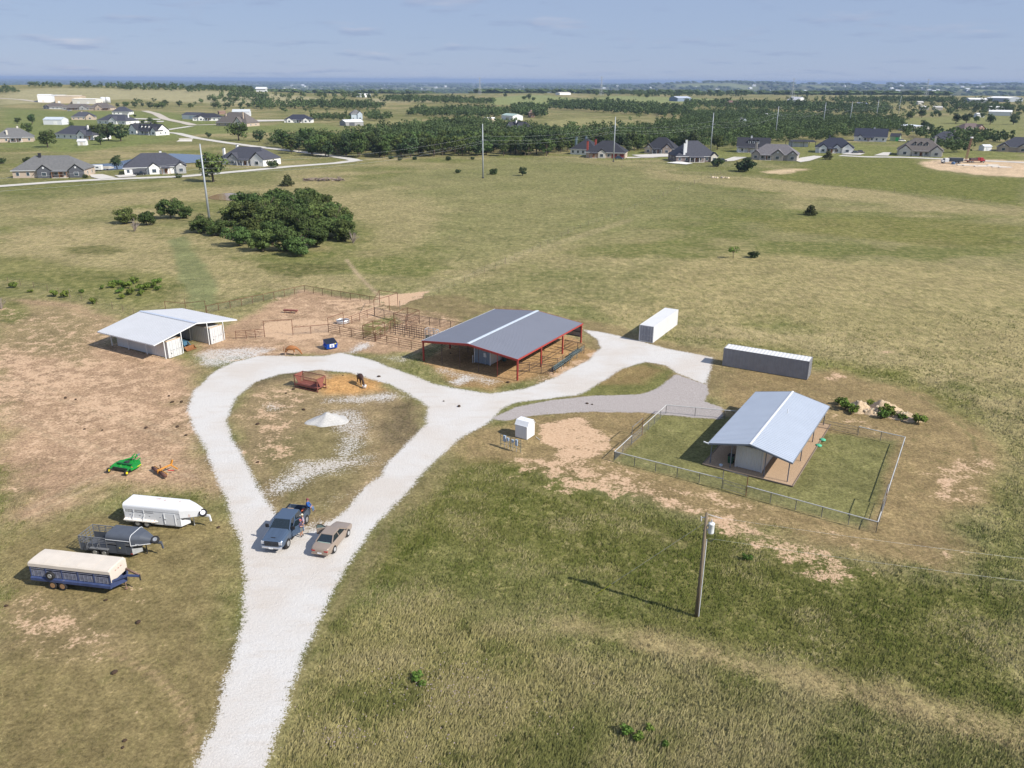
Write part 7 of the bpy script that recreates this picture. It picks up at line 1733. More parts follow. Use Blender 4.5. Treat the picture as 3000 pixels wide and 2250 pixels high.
# ------------------------------------------------------------------ houses of the estate
def shingle(rgb): return mat('shingle_%d_%d' % (int(rgb[0] * 1000), int(rgb[2] * 1000)), rgb, .85, var=.16, scale=1.2)
def wallm(rgb): return mat('wall_%d_%d' % (int(rgb[0] * 1000), int(rgb[2] * 1000)), rgb, .8, var=.08, scale=1.5)
M_PANE = mat('house_glass', (.05, .07, .09), .08, spec=.7); M_TIM = mat('cedar_timber', (.24, .11, .05), .7)
WHITE, CREAM, TANB, BRICK, GREYW, DKW = (.78, .77, .75), (.62, .58, .51), (.47, .38, .30), (.26, .17, .13), (.36, .36, .36), (.10, .105, .12)
SLATE, CHAR, BROWNR, GREYR, NAVY = (.058, .060, .075), (.032, .033, .041), (.125, .11, .10), (.135, .135, .135), (.030, .034, .052)
def hip(mb, x0, x1, y0, y1, ze, pitch, ridge_f=None, oh=.5):
    """hip roof solid over a rectangle; ridge along the longer side"""
    x0 -= oh; x1 += oh; y0 -= oh; y1 += oh; W, D = x1 - x0, y1 - y0
    if W >= D:
        r = D / 2 if ridge_f is None else W * ridge_f; z = ze + D / 2 * pitch
        R = [(x0 + r, (y0 + y1) / 2, z), (x1 - r, (y0 + y1) / 2, z)]
        F = [(0, 1, 5, 4), (1, 2, 5), (2, 3, 4, 5), (3, 0, 4)]
    else:
        r = W / 2 if ridge_f is None else D * ridge_f; z = ze + W / 2 * pitch
        R = [((x0 + x1) / 2, y0 + r, z), ((x0 + x1) / 2, y1 - r, z)]
        F = [(0, 1, 4), (1, 2, 5, 4), (2, 3, 5), (3, 0, 4, 5)]
    mb.add([(x0, y0, ze), (x1, y0, ze), (x1, y1, ze), (x0, y1, ze)] + R, F + [(3, 2, 1, 0)])
    return z
def gable_y(mb, x0, x1, y0, y1, ze, pitch, oh=.4):
    """gable roof, ridge running back along y; returns the apex height"""
    x0 -= oh; x1 += oh; z = ze + (x1 - x0) / 2 * pitch; xm = (x0 + x1) / 2; y0 -= oh * .7
    t = .18
    for a, b in ((x0, xm), (x1, xm)):
        P = [(a, y0, ze), (b, y0, z), (b, y1, z), (a, y1, ze)]; mb.slab(P if a > b else P[::-1], t)
    return z
def window(t, x, y, z, w, h, face=-1, axis='y', m=None):
    """a framed window standing proud of a wall; its pane is a sub-part"""
    if axis == 'y':
        o = MB().box((x, y, z), (w, .10, h)).build('window', m or M_TRIMW, t); MB().box((x, y + face * .06, z), (w - .22, .04, h - .22)).box((x, y + face * .06, z), (.02, .05, h - .2)).build('pane', M_PANE, o)
    else:
        o = MB().box((x, y, z), (.10, w, h)).build('window', m or M_TRIMW, t); MB().box((x + face * .06, y, z), (.04, w - .22, h - .22)).build('pane', M_PANE, o)
def house(label, pl, pr, D, wall, roof, gables=(), chim=(), garage=(), dormers=0, porch=None, h=3.0, pitch=.62, wins=6, twist=0.0, gwall=None, rf=None, cat='house', trim=None, cm=None, side_gable=False):
    a, b = G(*pl), G(*pr); rz = ang(a, b) + twist; W = (b - a).length; z0 = min(a.z, b.z)
    t = thing('house', label, cat, (a.x, a.y, z0), rz, 'houses of the estate'); wm, rm = wallm(wall), shingle(roof); gm = wallm(gwall) if gwall else wm
    MB().box2((0, 0, -1.0), (W, D, h)).build('wall', wm, t)
    r = MB()
    if side_gable:
        z = h + (D / 2 + .4) * pitch; x0, x1 = -.5, W + .5
        for y_e in (-.5, D + .5):
            P = [(x0, y_e, h), (x1, y_e, h), (x1, D / 2, z), (x0, D / 2, z)]; r.slab(P if y_e < 0 else P[::-1], .18)
        MB().slab([(0, 0, h), (0, D, h), (0, D / 2, z - .25)][::-1], .1).build('gable_wall', gm, t); MB().slab([(W, 0, h), (W, D, h), (W, D / 2, z - .25)], .1).build('gable_wall', gm, t)
    else: z = hip(r, 0, W, 0, D, h, pitch, rf)
    ro = r.build('roof', rm, t)
    MB().box2((-.52, -.56, h - .22), (W + .52, -.48, h)).build('eave_board', trim or M_TRIMW, ro)
    used = []
    for gi, (f0, f1, pj, gw) in enumerate(gables):
        x0, x1 = W * f0, W * f1; used.append((x0, x1)); m_ = wallm(gw) if gw else gm
        MB().box2((x0, -pj, -1.0), (x1, .02, h)).build('wing_wall', m_, t)
        g = MB(); za = gable_y(g, x0, x1, -pj, D / 2, h, pitch * 1.15); g.build('wing_roof', rm, t)
        MB().slab([(x0, -pj, h), (x1, -pj, h), ((x0 + x1) / 2, -pj, h + (x1 - x0) / 2 * pitch * 1.1)], .10, (0, -1, 0)).build('gable_wall', m_, t)
        window(t, (x0 + x1) / 2, -pj - .04, 1.55, min(1.9, (x1 - x0) * .45), 1.6)
        if x1 - x0 > 4: MB().box(((x0 + x1) / 2, -pj - .04, h + (x1 - x0) * .20), (.7, .08, .7)).build('gable_vent', trim or M_TRIMW, t)
    for f0, f1, gc in garage:
        x0, x1 = W * f0, W * f1; used.append((x0, x1)); gd = MB().box(((x0 + x1) / 2, -.04, 1.2), (x1 - x0, .08, 2.3)).build('garage_door', wallm(gc), t)
        for zz in (.65, 1.2, 1.75): MB().box(((x0 + x1) / 2, -.09, zz), (x1 - x0, .02, .04)).build('panel_line', M_CDARK, gd)
    if porch:
        x0, x1 = W * porch[0], W * porch[1]; used.append((x0, x1)); MB().slab([(x0, -2.4, h - .45), (x1, -2.4, h - .45), (x1, .1, h + .1), (x0, .1, h + .1)], .14).build('porch_roof', rm, t)
        n = max(2, int((x1 - x0) / 2.6) + 1)
        for k in range(n): MB().bar((x0 + .2 + (x1 - x0 - .4) * k / (n - 1), -2.2, -.5), (x0 + .2 + (x1 - x0 - .4) * k / (n - 1), -2.2, h - .5), .22).build('porch_post', M_TIM if porch[2] else M_TRIMW, t)
        MB().box(((x0 + x1) / 2, -1.2, .06), (x1 - x0, 2.4, .14)).build('porch_floor', M_CONC, t)
        dd = MB().box(((x0 + x1) / 2, -.05, 1.1), (1.2, .10, 2.2)).build('door', M_TIM, t); MB().box(((x0 + x1) / 2 + .45, -.13, 1.05), (.08, .06, .2)).build('handle', M_GALV, dd)
        for s in (-1, 1):
            if x1 - x0 > 5: window(t, (x0 + x1) / 2 + s * (x1 - x0) * .3, -.04, 1.55, 1.5, 1.5)
    for k in range(wins):
        x = W * (k + .5) / wins
        if all(not (u - .9 < x < v + .9) for u, v in used): window(t, x, -.04, 1.6, 1.3, 1.5)
    for k in range(2):
        for xx, f in ((-.04, -1), (W + .04, 1)): window(t, xx, D * (.3 + .4 * k), 1.6, 1.2, 1.4, f, 'x')
    for fx_, fy_, ch in chim:
        c = MB().box((W * fx_, D * fy_, (h + z + ch) / 2), (1.0, 1.0, z + ch - h + 1.0)).build('chimney', cm or wm, t); MB().box((W * fx_, D * fy_, z + ch + .55), (1.2, 1.2, .12)).build('chimney_cap', M_CDARK, c)
    for k in range(dormers):
        x = W * (.5 + (k - (dormers - 1) / 2) * .13); yb = D * .18; zb = h + (yb + .5) * pitch
        dm = MB().box2((x - .75, yb - .1, zb - .3), (x + .75, yb + 2.4, zb + 1.15)).build('dormer', wm, t)
        g = MB(); gable_y(g, x - .75, x + .75, yb - .1, yb + 3.2, zb + 1.15, .8, .2); g.build('dormer_roof', rm, dm)
        MB().box((x, yb - .14, zb + .55), (.85, .06, 1.0)).build('dormer_window', M_PANE, dm)
    return t
house('long grey roofed house with dark gables and brick garage wing by the left road', (39, 522), (249, 519), 15, TANB, GREYR, ((.36, .55, 1.5, DKW), (.80, 1.0, 1.2, DKW)), ((.34, .45, .4),), (), 0, (.56, .78, True), 3.1, .68, 7, 0, DKW, None, 'house', None, mat('chimney_black', (.03, .03, .035), .6))
house('white stucco house with slate roof and open garage beside the pond', (366, 513), (546, 507), 15, WHITE, SLATE, ((.40, .56, 1.2, WHITE), (.84, 1.0, 1.2, GREYW)), ((.62, .55, .2),), ((.13, .36, DKW),), 0, (.60, .74, True), 3.1, .68, 8, 0, None, None, 'house', None, M_TRIMW)
house('white gabled house with slate roof left of the road bend', (648, 481), (778, 487), 13, WHITE, SLATE, ((.20, .40, 1.0, GREYW), (.72, 1.0, 1.6, WHITE)), ((.02, .2, -1.2), (.22, .5, .2)), (), 0, (.42, .68, False), 3.1, .75, 7)
house('grey hipped house with pale chimneys cut by the left picture edge', (-14, 418), (98, 415), 15, TANB, GREYR, (), ((.10, .45, .2), (.34, .15, -1.4), (.62, .5, .6)), (), 0, (.40, .72, False), 3.0, .7, 5, 0, None, None, 'house', None, wallm(CREAM))
house('white house with slate roof and timber gable above the wide oak', (164, 405), (273, 410), 15, WHITE, SLATE, ((.62, .82, 1.2, WHITE),), ((.76, .3, .3),), (), 0, (.84, .98, True), 3.1, .66, 6)
house('white farmhouse with black roof and shed dormers beside the oak row', (380, 393), (461, 397), 11, WHITE, CHAR, ((.02, .32, 1.5, WHITE), (.82, 1.0, 1.2, WHITE)), ((.62, .5, .2),), (), 3, (.40, .80, False), 3.1, .8, 6, 0, None, None, 'house', None, wallm(DKW), True)
house('white house with big slate hip roof right of the tan brick house', (286, 362), (370, 365), 16, WHITE, SLATE, ((.42, .70, 1.0, WHITE),), ((.88, .5, .3),), (), 0, None, 3.1, .62, 5)
house('tan brick house with slate hip roof and brown fence', (210, 351), (280, 351), 14, TANB, SLATE, ((.60, .95, 1.0, TANB),), ((.44, .5, .3),), (), 0, None, 3.0, .62, 5)
house('white house with slate roof and grey garage door near the lane', (329, 336), (380, 336), 13, WHITE, SLATE, (), (), ((.58, .92, GREYW),), 0, None, 3.2, .75, 4)
house('leftmost low house of the hill row with white walls', (127, 319), (186, 320), 14, WHITE, BROWNR, ((.05, .30, 1.0, DKW),), (), (), 0, None, 3.0, .55, 5)
house('long brown roofed middle house of the hill row', (183, 322), (264, 322), 14, GREYW, BROWNR, ((.62, .86, 1.0, GREYW),), (), (), 0, (.2, .6, True), 3.0, .55, 6)
house('brown roofed right house of the hill row with tall gable', (261, 323), (324, 323), 15, TANB, BROWNR, ((.30, .62, 1.2, TANB),), ((.50, .5, .3),), (), 0, (.66, .95, True), 3.1, .7, 5)
house('dark hipped house with white walls in front of the white shop', (565, 354), (649, 354), 15, WHITE, CHAR, ((.20, .40, 1.0, WHITE),), (), (), 0, (.42, .66, False), 3.1, .5, 6)
house('steep brown pyramid roofed house with pale chimney behind the large oak', (634, 369), (724, 371), 17, TANB, BROWNR, ((.60, .85, 1.2, CREAM),), ((.22, .3, -1.5), (.82, .2, .2)), (), 0, None, 3.1, .95, 5)
house('white navy roofed house alone on the green rise left of centre', (833, 359), (913, 360), 15, WHITE, NAVY, ((.10, .28, .8, WHITE), (.70, .88, .8, WHITE)), (), (), 0, (.45, .66, False), 3.0, .58, 7)
house('tall pale blue two storey house at the edge of the wood', (1030, 351), (1062, 350), 10, (.45, .52, .58), GREYR, ((.55, 1.0, 1.0, (.45, .52, .58)),), (), (), 0, None, 6.0, .75, 3)
house('white house with steep black gables half hidden in the wood', (1484, 389), (1536, 394), 11, WHITE, CHAR, ((.0, .35, 1.0, WHITE), (.55, .9, 1.4, WHITE)), ((.30, .4, .3),), (), 1, None, 3.4, 1.0, 4)
house('white walled house with charcoal roof and metal chimneys behind the red garage house', (1671, 452), (1745, 455), 15, WHITE, CHAR, (), ((.12, .3, .3), (.42, .6, .6)), (), 0, None, 3.1, .7, 5, 0, None, None, 'house', None, mat('chimney_steel', (.16, .22, .24), .5))
house('tan brick house with charcoal roof, red chimneys and red garage doors', (1716, 462), (1831, 465), 16, TANB, CHAR, ((.32, .50, .6, CREAM),), ((.02, .2, -.6), (.20, .5, .2)), ((.66, .80, (.26, .045, .035)), (.86, .97, (.26, .045, .035))), 0, (.10, .30, True), 3.1, .68, 6, 0, None, None, 'house', None, mat('red_brick', (.34, .07, .05), .8))
house('stone and dark sided house with steep charcoal gables by the circular drive', (1888, 449), (1975, 452), 13, (.14, .15, .15), CHAR, ((.02, .25, 1.2, TANB), (.62, .90, 1.6, TANB)), (), (), 0, (.28, .60, False), 3.1, .85, 5, 0, TANB)
house('dark brick hipped house with two white chimneys and a patio', (1981, 475), (2100, 475), 17, (.20, .16, .15), SLATE, ((.84, 1.0, .8, CREAM),), ((.24, .12, .4), (.19, .05, -1.2)), (), 0, (.30, .66, False), 3.0, .82, 6, 0, None, None, 'house', None, M_TRIMW)
house('white farmhouse with three dormers and full porch left of the open carport', (2158, 446), (2252, 448), 12, WHITE, CHAR, (), ((.42, .5, .6),), (), 3, (.04, .72, False), 3.2, .82, 4, 0, None, None, 'house', None, None, True)
house('tan sided house with brown roof and twin gables by the pale driveway', (2200, 467), (2334, 472), 13, (.40, .36, .31), (.15, .14, .145), ((.02, .18, .8, (.40, .36, .31)), (.46, .70, 1.4, (.40, .36, .31)), (.80, 1.0, 1.2, (.40, .36, .31))), ((.06, .5, .2),), (), 0, (.20, .45, False), 3.1, .72, 7)
house('white house with navy roof, twin front gables and a dark chimney', (2388, 447), (2499, 450), 14, WHITE, NAVY, ((.10, .30, 1.4, WHITE), (.46, .66, .4, WHITE), (.70, .98, 1.2, WHITE)), ((.34, .5, .5),), (), 0, (.30, .56, True), 3.1, .72, 6, 0, None, None, 'house', None, wallm(DKW))
house('white walled house with broad navy roof at the wood edge', (2501, 413), (2596, 416), 15, WHITE, NAVY, ((.12, .24, .5, WHITE),), ((.58, .5, .3),), (), 0, (.28, .62, False), 3.1, .7, 5, 0, None, None, 'house', None, None, True)
house('cream house with brown roof, three dormers and twin gables beside drilling rig', (2627, 455), (2760, 460), 16, CREAM, BROWNR, ((.04, .30, 2.0, CREAM), (.74, .98, 2.0, CREAM)), ((.80, .45, .8),), (), 3, (.34, .72, False), 3.2, .74, 6)
house('dark roofed house mostly hidden behind the brown roofed dormer house', (2725, 418), (2805, 421), 13, TANB, SLATE, ((.1, .35, 1.0, TANB),), ((.80, .5, .5),), (), 0, None, 3.0, .66, 5)
house('brick house with dark hipped roof cut by the right picture edge', (2918, 443), (3060, 450), 16, TANB, SLATE, ((.05, .25, 1.0, TANB), (.45, .65, 1.2, TANB)), (), (), 0, None, 3.0, .66, 6)
house('brown brick house in the trees left of the distant white arena', (2124, 312), (2176, 312), 15, (.30, .17, .13), (.17, .10, .09), ((.3, .6, 1, (.30, .17, .13)),), (), (), 0, None, 3.2, .7, 5)
house('dark brick ranch house among trees above the right hand road', (2823, 387), (2888, 387), 13, BRICK, (.12, .09, .085), ((.55, .9, 1, BRICK),), (), (), 0, None, 3.0, .6, 5)
house('small pale blue gabled house inside the wood', (2161, 366), (2191, 366), 10, (.55, .62, .68), GREYR, ((.35, .95, 1.2, (.55, .62, .68)),), (), (), 0, None, 3.2, .8, 3)
house('pale stone two storey house on the far ridge to the left', (690, 263), (722, 263), 18, (.62, .52, .42), (.36, .24, .17), ((.3, .6, 1, (.62, .52, .42)),), (), (), 0, None, 7.5, .5, 4)
house('brown house with porch at the edge of far woods', (2270, 318), (2290, 318), 12, TANB, BROWNR, (), (), (), 0, None, 3.4, .7, 4)
house('brown gable seen end on beside the centre left field wood', (1550, 344), (1566, 344), 10, (.36, .22, .16), (.25, .17, .13), (), (), (), 0, None, 5, .9, 2)
def shed(name, label, pl, pr, D, wall, roof, h, pitch=.25, door=None, cat='building', open_=False, along=True):
    a, b = G(*pl), G(*pr); rz = ang(a, b); W = (b - a).length; t = thing(name, label, cat, (a.x, a.y, min(a.z, b.z)), rz); wm, rm = wallm(wall), shingle(roof)
    if open_:
        for x in (0, W / 2, W):
            for y in (0, D): MB().bar((x, y, -.3), (x, y, h), .25).build('post', M_CDARK, t)
        MB().box2((W * .12, D * .2, -.3), (W * .75, D, h - .3)).build('wall', wm, t)
    else: MB().box2((0, 0, -1), (W, D, h)).build('wall', wm, t)
    r = MB(); z = h + (D / 2 + .3) * pitch
    for y_e in (-.3, D + .3):
        P = [(-.3, y_e, h), (W + .3, y_e, h), (W + .3, D / 2, z), (-.3, D / 2, z)]; r.slab(P if y_e < 0 else P[::-1], .12)
    r.build('roof', rm, t)
    if not open_:
        MB().slab([(0, 0, h), (0, D, h), (0, D / 2, z - .2)][::-1], .06).build('gable_wall', wm, t); MB().slab([(W, 0, h), (W, D, h), (W, D / 2, z - .2)], .06).build('gable_wall', wm, t)
    for f0, f1, dc in (door or ()): 
        d_ = MB().box((W * (f0 + f1) / 2, (D * .2 if open_ else 0) - .05, min(h * .42, 1.6)), (W * (f1 - f0), .08, min(h * .8, 3.2))).build('door', wallm(dc), t); MB().box((W * (f0 + f1) / 2, (D * .2 if open_ else 0) - .11, 1.0), (.3, .05, .12)).build('handle', M_CDARK, d_)
    return t
LWT, SIL = (.75, .75, .74), (.62, .64, .66)
shed('warehouse', 'long tan metal warehouse on the hill at upper left', (163, 303), (236, 303), 40, (.52, .42, .30), (.55, .47, .36), 9.5, .06, ((.1, .2, LWT), (.8, .9, DKW)))
shed('warehouse', 'tall white metal warehouse behind the tan one on the hill', (112, 300), (150, 300), 30, LWT, LWT, 10, .06, ((.3, .5, CREAM),))
shed('warehouse', 'low white metal building in front of the tan warehouse', (213, 304), (282, 305), 22, (.68, .65, .58), (.72, .70, .64), 6.5, .08, ((.2, .3, LWT), (.6, .7, LWT)))
shed('warehouse', 'grey and white storage building at the left end of the hill yard', (150, 299), (190, 299), 26, SIL, (.60, .60, .60), 9, .06, ((.3, .6, DKW),))
for k, (x0, lb) in enumerate(((303, 'left white storage tank beside the hill warehouses'), (317, 'right white storage tank beside the hill warehouses'))):
    p = G(x0, 302); t = thing('storage_tank', lb, 'tank', p, 0, 'white tanks by the warehouses'); MB().lathe([(3.6, 0), (3.6, 7), (3.3, 7.5), (.4, 8.4)], (0, 0, 0), 18).build('shell', M_TRIMW, t, True); MB().bar((3.7, 0, 0), (3.7, 0, 7.5), .3).build('ladder', M_GALV, t)
shed('workshop', 'white metal workshop with grey roof behind the dark hipped house', (534, 349), (585, 351), 14, LWT, SLATE, 4.6, .3, ((.42, .72, (.55, .6, .66)),))
shed('workshop', 'grey metal barn with white door right of the brown shed', (681, 340), (732, 341), 16, SIL, (.5, .53, .55), 5, .3, ((.6, .8, LWT),))
shed('workshop', 'pale grey metal workshop with oaks on its left', (128, 365), (182, 366), 13, SIL, (.45, .5, .55), 4.5, .3, ((.55, .75, LWT),))
shed('garden_shed', 'little white gabled garden shed below the timber gabled house', (228, 426), (252, 426), 4, LWT, (.6, .6, .6), 2.4, .6, ((.35, .65, CREAM),))
shed('garden_shed', 'small brown shed between workshop and grey barn', (643, 335), (662, 335), 5, BRICK, BRICK, 3, .3)
shed('machine_shed', 'low white roofed machine shed at the edge of the wood', (1013, 369), (1065, 368), 12, (.3, .3, .3), (.66, .68, .7), 3.6, .3, ((.2, .5, DKW),))
shed('garden_shed', 'small round topped cream building in the centre field', (1425, 358), (1452, 357), 6, (.62, .52, .42), LWT, 3.4, .3, ((.4, .6, TANB),))
shed('workshop', 'white workshop with green roof right of the cream building', (1469, 350), (1502, 353), 12, LWT, (.36, .46, .42), 4.5, .3, ((.4, .7, CREAM),))
shed('long_barn', 'long low white barn on the far pale field, left of centre', (1057, 285), (1087, 285), 20, LWT, LWT, 6, .1)
shed('open_carport', 'white garage under a dark open steel carport', (2318, 431), (2388, 431), 12, LWT, CHAR, 3.4, .12, ((.16, .34, SIL), (.42, .60, SIL)), 'carport', True)
shed('garden_shed', 'green sided shed with dark roof right of the navy roofed house', (2606, 413), (2634, 414), 8, (.22, .30, .20), CHAR, 3.2, .5, ((.6, .9, (.05, .4, .12)),))
shed('workshop', 'white flat roofed metal building among the trees', (2628, 381), (2677, 386), 14, CREAM, (.62, .66, .70), 4.5, .12, ((.7, .95, LWT),))
shed('garden_shed', 'small white shed left of the brick house at right edge', (2882, 442), (2904, 442), 5, LWT, SIL, 2.6, .4, ((.3, .6, SIL),))
shed('arena', 'left long white arena roof on the far right skyline', (2840, 301), (2894, 301), 40, (.35, .38, .42), LWT, 6, .12)
shed('arena', 'right long white arena roof on the far right skyline', (2888, 297), (2953, 299), 40, (.35, .38, .42), LWT, 7, .12)
shed('barn', 'white roofed barn below the two arenas', (2891, 325), (2943, 325), 22, SIL, LWT, 5, .12)
shed('barn', 'wide white barn in front of the white roofed barn', (2895, 338), (2962, 340), 24, LWT, LWT, 5, .15)
shed('barn', 'bright white barn half hidden in the wood, right of centre', (2216, 347), (2272, 350), 20, (.3, .32, .36), LWT, 4.5, .12)
shed('barn', 'bluish metal barn at the right end of pale far field', (1985, 297), (2025, 297), 28, (.22, .27, .36), (.42, .46, .54), 6, .2)
shed('barn', 'small white cottage with twin gables left of the brown house', (2305, 300), (2336, 302), 20, LWT, (.55, .55, .56), 5, .5)
shed('barn', 'small dark barn on the tan hill behind the wood', (2512, 312), (2543, 312), 14, (.18, .17, .18), (.16, .18, .24), 4, .3)
shed('barn', 'small white loading shed below the right hand oaks', (2862, 344), (2883, 344), 10, LWT, LWT, 4, .2)
shed('barn', 'white farm sheds at the left of the pale green far field', (1640, 278), (1672, 278), 16, LWT, CREAM, 5, .2)
for x, y, w, lb in ((2690, 307, 10, 'left'), (2735, 323, 16, 'middle'), (2698, 322, 14, 'right')):
    shed('barn', 'pale far farm building above the wood, %s of three' % lb, (x, y), (x + w * 1.6, y), 12, CREAM, (.5, .48, .45), 4, .3)

# small vehicles by the houses
def small_car(label, px, py, rz, rgb, pick=False):
    p = G(px, py); t = thing('parked_car', label, 'car', p + Vector((0, 0, .05)), rz, 'cars parked at the houses'); m = mat('car_%d' % int(sum(rgb) * 1000), rgb, .3, metal=.3, spec=.6)
    MB().loft([ring(2.4, .4, .8, .85), ring(1.2, .35, 1.0, .95), ring(-2.0, .35, 1.05, .95), ring(-2.4, .45, .95, .85)]).build('body', m, t, bevel=.03)
    x1 = -.2 if pick else -1.9
    MB().loft([[(1.1, .85, 1.0), (1.1, -.85, 1.0), (x1, -.85, 1.0), (x1, .85, 1.0)], [(.5, .68, 1.65), (.5, -.68, 1.65), (x1 + .25, -.68, 1.65), (x1 + .25, .68, 1.65)]]).build('glass', M_GLASS, t)
    MB().box((.5 / 2 + (x1 + .25) / 2, 0, 1.68), (.5 - x1 - .2, 1.36, .06)).build('roof', m, t)
    wheel_set(t, (1.5, -1.5), .86, .35, .22)
small_car('black pickup parked at the open garage beside the pond', 412, 513, .15, (.03, .035, .045), True)
small_car('dark blue suv parked by the red garage doors', 1814, 467, .1, (.03, .045, .09))
small_car('black suv on the driveway of the white chimney house', 2116, 474, .3, (.025, .025, .03))
small_car('dark car parked before the twin gabled navy roofed house, left one', 2504, 450, .2, (.04, .05, .06))
small_car('dark suv parked before the twin gabled navy roofed house, right one', 2521, 449, .2, (.05, .03, .04))
small_car('white van on the lawn right of the green shed', 2642, 415, .1, (.7, .7, .7))
small_car('dark pickup behind the white van', 2668, 417, .1, (.03, .04, .08), True)
small_car('silver car by the leftmost hill house', 204, 326, .2, (.5, .5, .5))
cp = G(284, 501); t = thing('camper', 'small white camper parked between the roadside houses', 'camper', cp, .1)
MB().box2((-2.6, -1.1, .5), (2.6, 1.1, 2.7)).build('body', M_TRIMW, t, bevel=.2); window(t, .8, -1.14, 1.8, 1.4, .7); wheel_set(t, (-.3,), 1.0, .35, .2)
cp = G(316, 499); t = thing('boat_trailer', 'covered pale boat beside the white camper', 'boat', cp, .1)
MB().loft([[(-2.4, -.9, .9), (-2.4, .9, .9), (-2.4, .9, 1.7), (-2.4, -.9, 1.7)], [(1.0, -1.0, .7), (1.0, 1.0, .7), (1.0, 1.0, 1.8), (1.0, -1.0, 1.8)], [(2.8, -.1, 1.0), (2.8, .1, 1.0), (2.8, .1, 1.5), (2.8, -.1, 1.5)]]).build('hull', mat('boat_cover', (.45, .42, .38), .8), t); wheel_set(t, (-.5,), .9, .3, .2)
# log pile
lp = G(948, 530); t = thing('log_pile', 'long pile of grey brown cut branches in the pasture', 'log pile', lp, ang(G(905, 528), G(992, 528)))
lm = [MB().tube([(-1.5, 0, 0), (0, .15, .08), (1.5, 0, 0)], [.16, .14, .10], 6).mesh('log', mat('log_grey', (.21, .165, .145), .9, rnd=.35)) for _ in range(1)]
for k in range(70):
    o = inst('log', lm[0], t, (random.uniform(-7.5, 7.5), random.uniform(-1.6, 1.6), random.uniform(.1, 1.1)), random.uniform(-.9, .9) + random.choice((0, 1.2)), random.uniform(.6, 1.2)); o.rotation_euler[1] = random.uniform(-.4, .4)
# sandstone rocks at the fence crossing and concrete culvert
rp = G(2108, 522); t = thing('rock_pile', 'pale heap of stones on the fence line below the big round bush', 'rock pile', rp, 0)
for k in range(14): inst('stone', random.choice(rock_me), t, (random.uniform(-4, 4), random.uniform(-.8, .8), .2), random.uniform(0, 6), random.uniform(.4, .9))
cv = G(545, 413); t = thing('culvert', 'concrete culvert apron under the estate road', 'culvert', cv, .15)
MB().slab([(-5, -5, .1), (5, -5, .1), (4, 0, 1.0), (-4, 0, 1.0)], .3).build('apron', M_CONC, t); MB().box((0, .3, 1.4), (9, .4, .8)).build('headwall', M_CONC, t)
# drilling rig
def DR(x, y): return G(2250 + x * .339, 200 + y * .339)
wt = DR(1590, 822); t = thing('water_truck', 'white cab tank truck beside the drilling rig', 'truck', wt, math.radians(176))
MB().box2((2.2, -1.2, .7), (4.4, 1.2, 2.6)).build('cab', M_TRIMW, t, bevel=.15); MB().box2((4.4, -1.0, .7), (5.6, 1.0, 1.7)).build('hood', M_TRIMW, t, bevel=.1); MB().box((4.42, 0, 2.1), (.06, 1.9, .7)).build('windshield', M_GLASS, t)
MB().box2((-5.0, -1.3, 1.0), (1.9, 1.3, 2.9)).build('tank', mat('tank_dark', (.035, .045, .06), .5), t, bevel=.2); wheel_set(t, (4.6, -2.0, -3.3), 1.05, .52, .35)
rt = DR(1790, 815); t = thing('drill_rig', 'red truck mounted drilling rig with raised lattice mast', 'drilling rig', rt, math.radians(4))
M_RIG = mat('rig_red', (.30, .03, .04), .5, var=.2); M_RIGB = mat('rig_brown', (.20, .10, .07), .6)
MB().box2((1.8, -1.2, .8), (3.6, 1.2, 2.6)).build('cab', M_RIG, t, bevel=.12); MB().box2((3.6, -1.0, .8), (4.8, 1.0, 1.7)).build('hood', M_RIG, t, bevel=.1); MB().box((3.62, 0, 2.1), (.06, 1.9, .7)).build('windshield', M_GLASS, t)
MB().box2((-5.5, -1.1, .8), (1.7, 1.1, 1.25)).build('deck', M_RIGB, t); MB().box2((-3.2, -.9, 1.25), (.6, .9, 2.3)).build('engine', mat('rig_engine', (.10, .06, .06), .6), t); MB().box2((.7, -1.0, 1.25), (1.6, 1.0, 2.5)).build('pump', M_RIG, t)
wheel_set(t, (3.9, -2.2, -3.5), 1.0, .52, .35)
mst = bpy.data.objects.new('mast', MB().box((0, 0, .1), (.9, .9, .2)).mesh('mast', M_RIGB)); col.objects.link(mst); mst.parent = t; mst.location = (-5.4, 0, 1.0); mst.rotation_euler = (0, math.radians(4), 0)
for sx in (-.4, .4):
    for sy in (-.4, .4): MB().bar((sx, sy, 0), (sx * .8, sy * .8, 11.5), .12).build('mast_leg', M_RIGB, mst)
for k in range(9):
    z = .4 + k * 1.25
    for s in (-.38, .38): MB().bar((-.38, s, z), (.38, s, z + 1.2), .07).bar((s, -.38, z), (s, .38, z + 1.2), .07).build('lattice', M_RIGB, mst)
MB().box((0, 0, 11.8), (1.1, 1.1, .7)).build('crown_block', M_TRIMW, mst)
bt = DR(1600, 830); o = MB().lathe([(.9, 0), (.95, 1.0), (.8, 1.2), (.2, 1.3)], (0, 0, 0), 12).build('mud_tank', mat('tank_blue', (.10, .17, .30), .5)); o.location = bt; tag(o, 'blue round tank in front of the tank truck', 'tank')
slabm = mat('broken_concrete', (.62, .57, .50), .9, var=.15)
for k, (x, y, w) in enumerate(((1680, 838, 60), (1740, 842, 70), (1830, 850, 60), (1880, 845, 90), (1940, 848, 60), (1990, 855, 70), (2040, 858, 60), (1935, 838, 50))):
    p = DR(x, y); o = MB().prism([(-w * .05, -1.2), (w * .055, -1.4), (w * .06, 1.0), (-w * .04, 1.3)], 0, .35).build('spoil_slab', slabm); o.location = p; tag(o, 'pale spoil slab lying on the bare earth by the drilling rig', 'slab', 'spoil slabs by the drilling rig')
bm = G(1480 * .339 + 2250, 200 + 835 * .339)
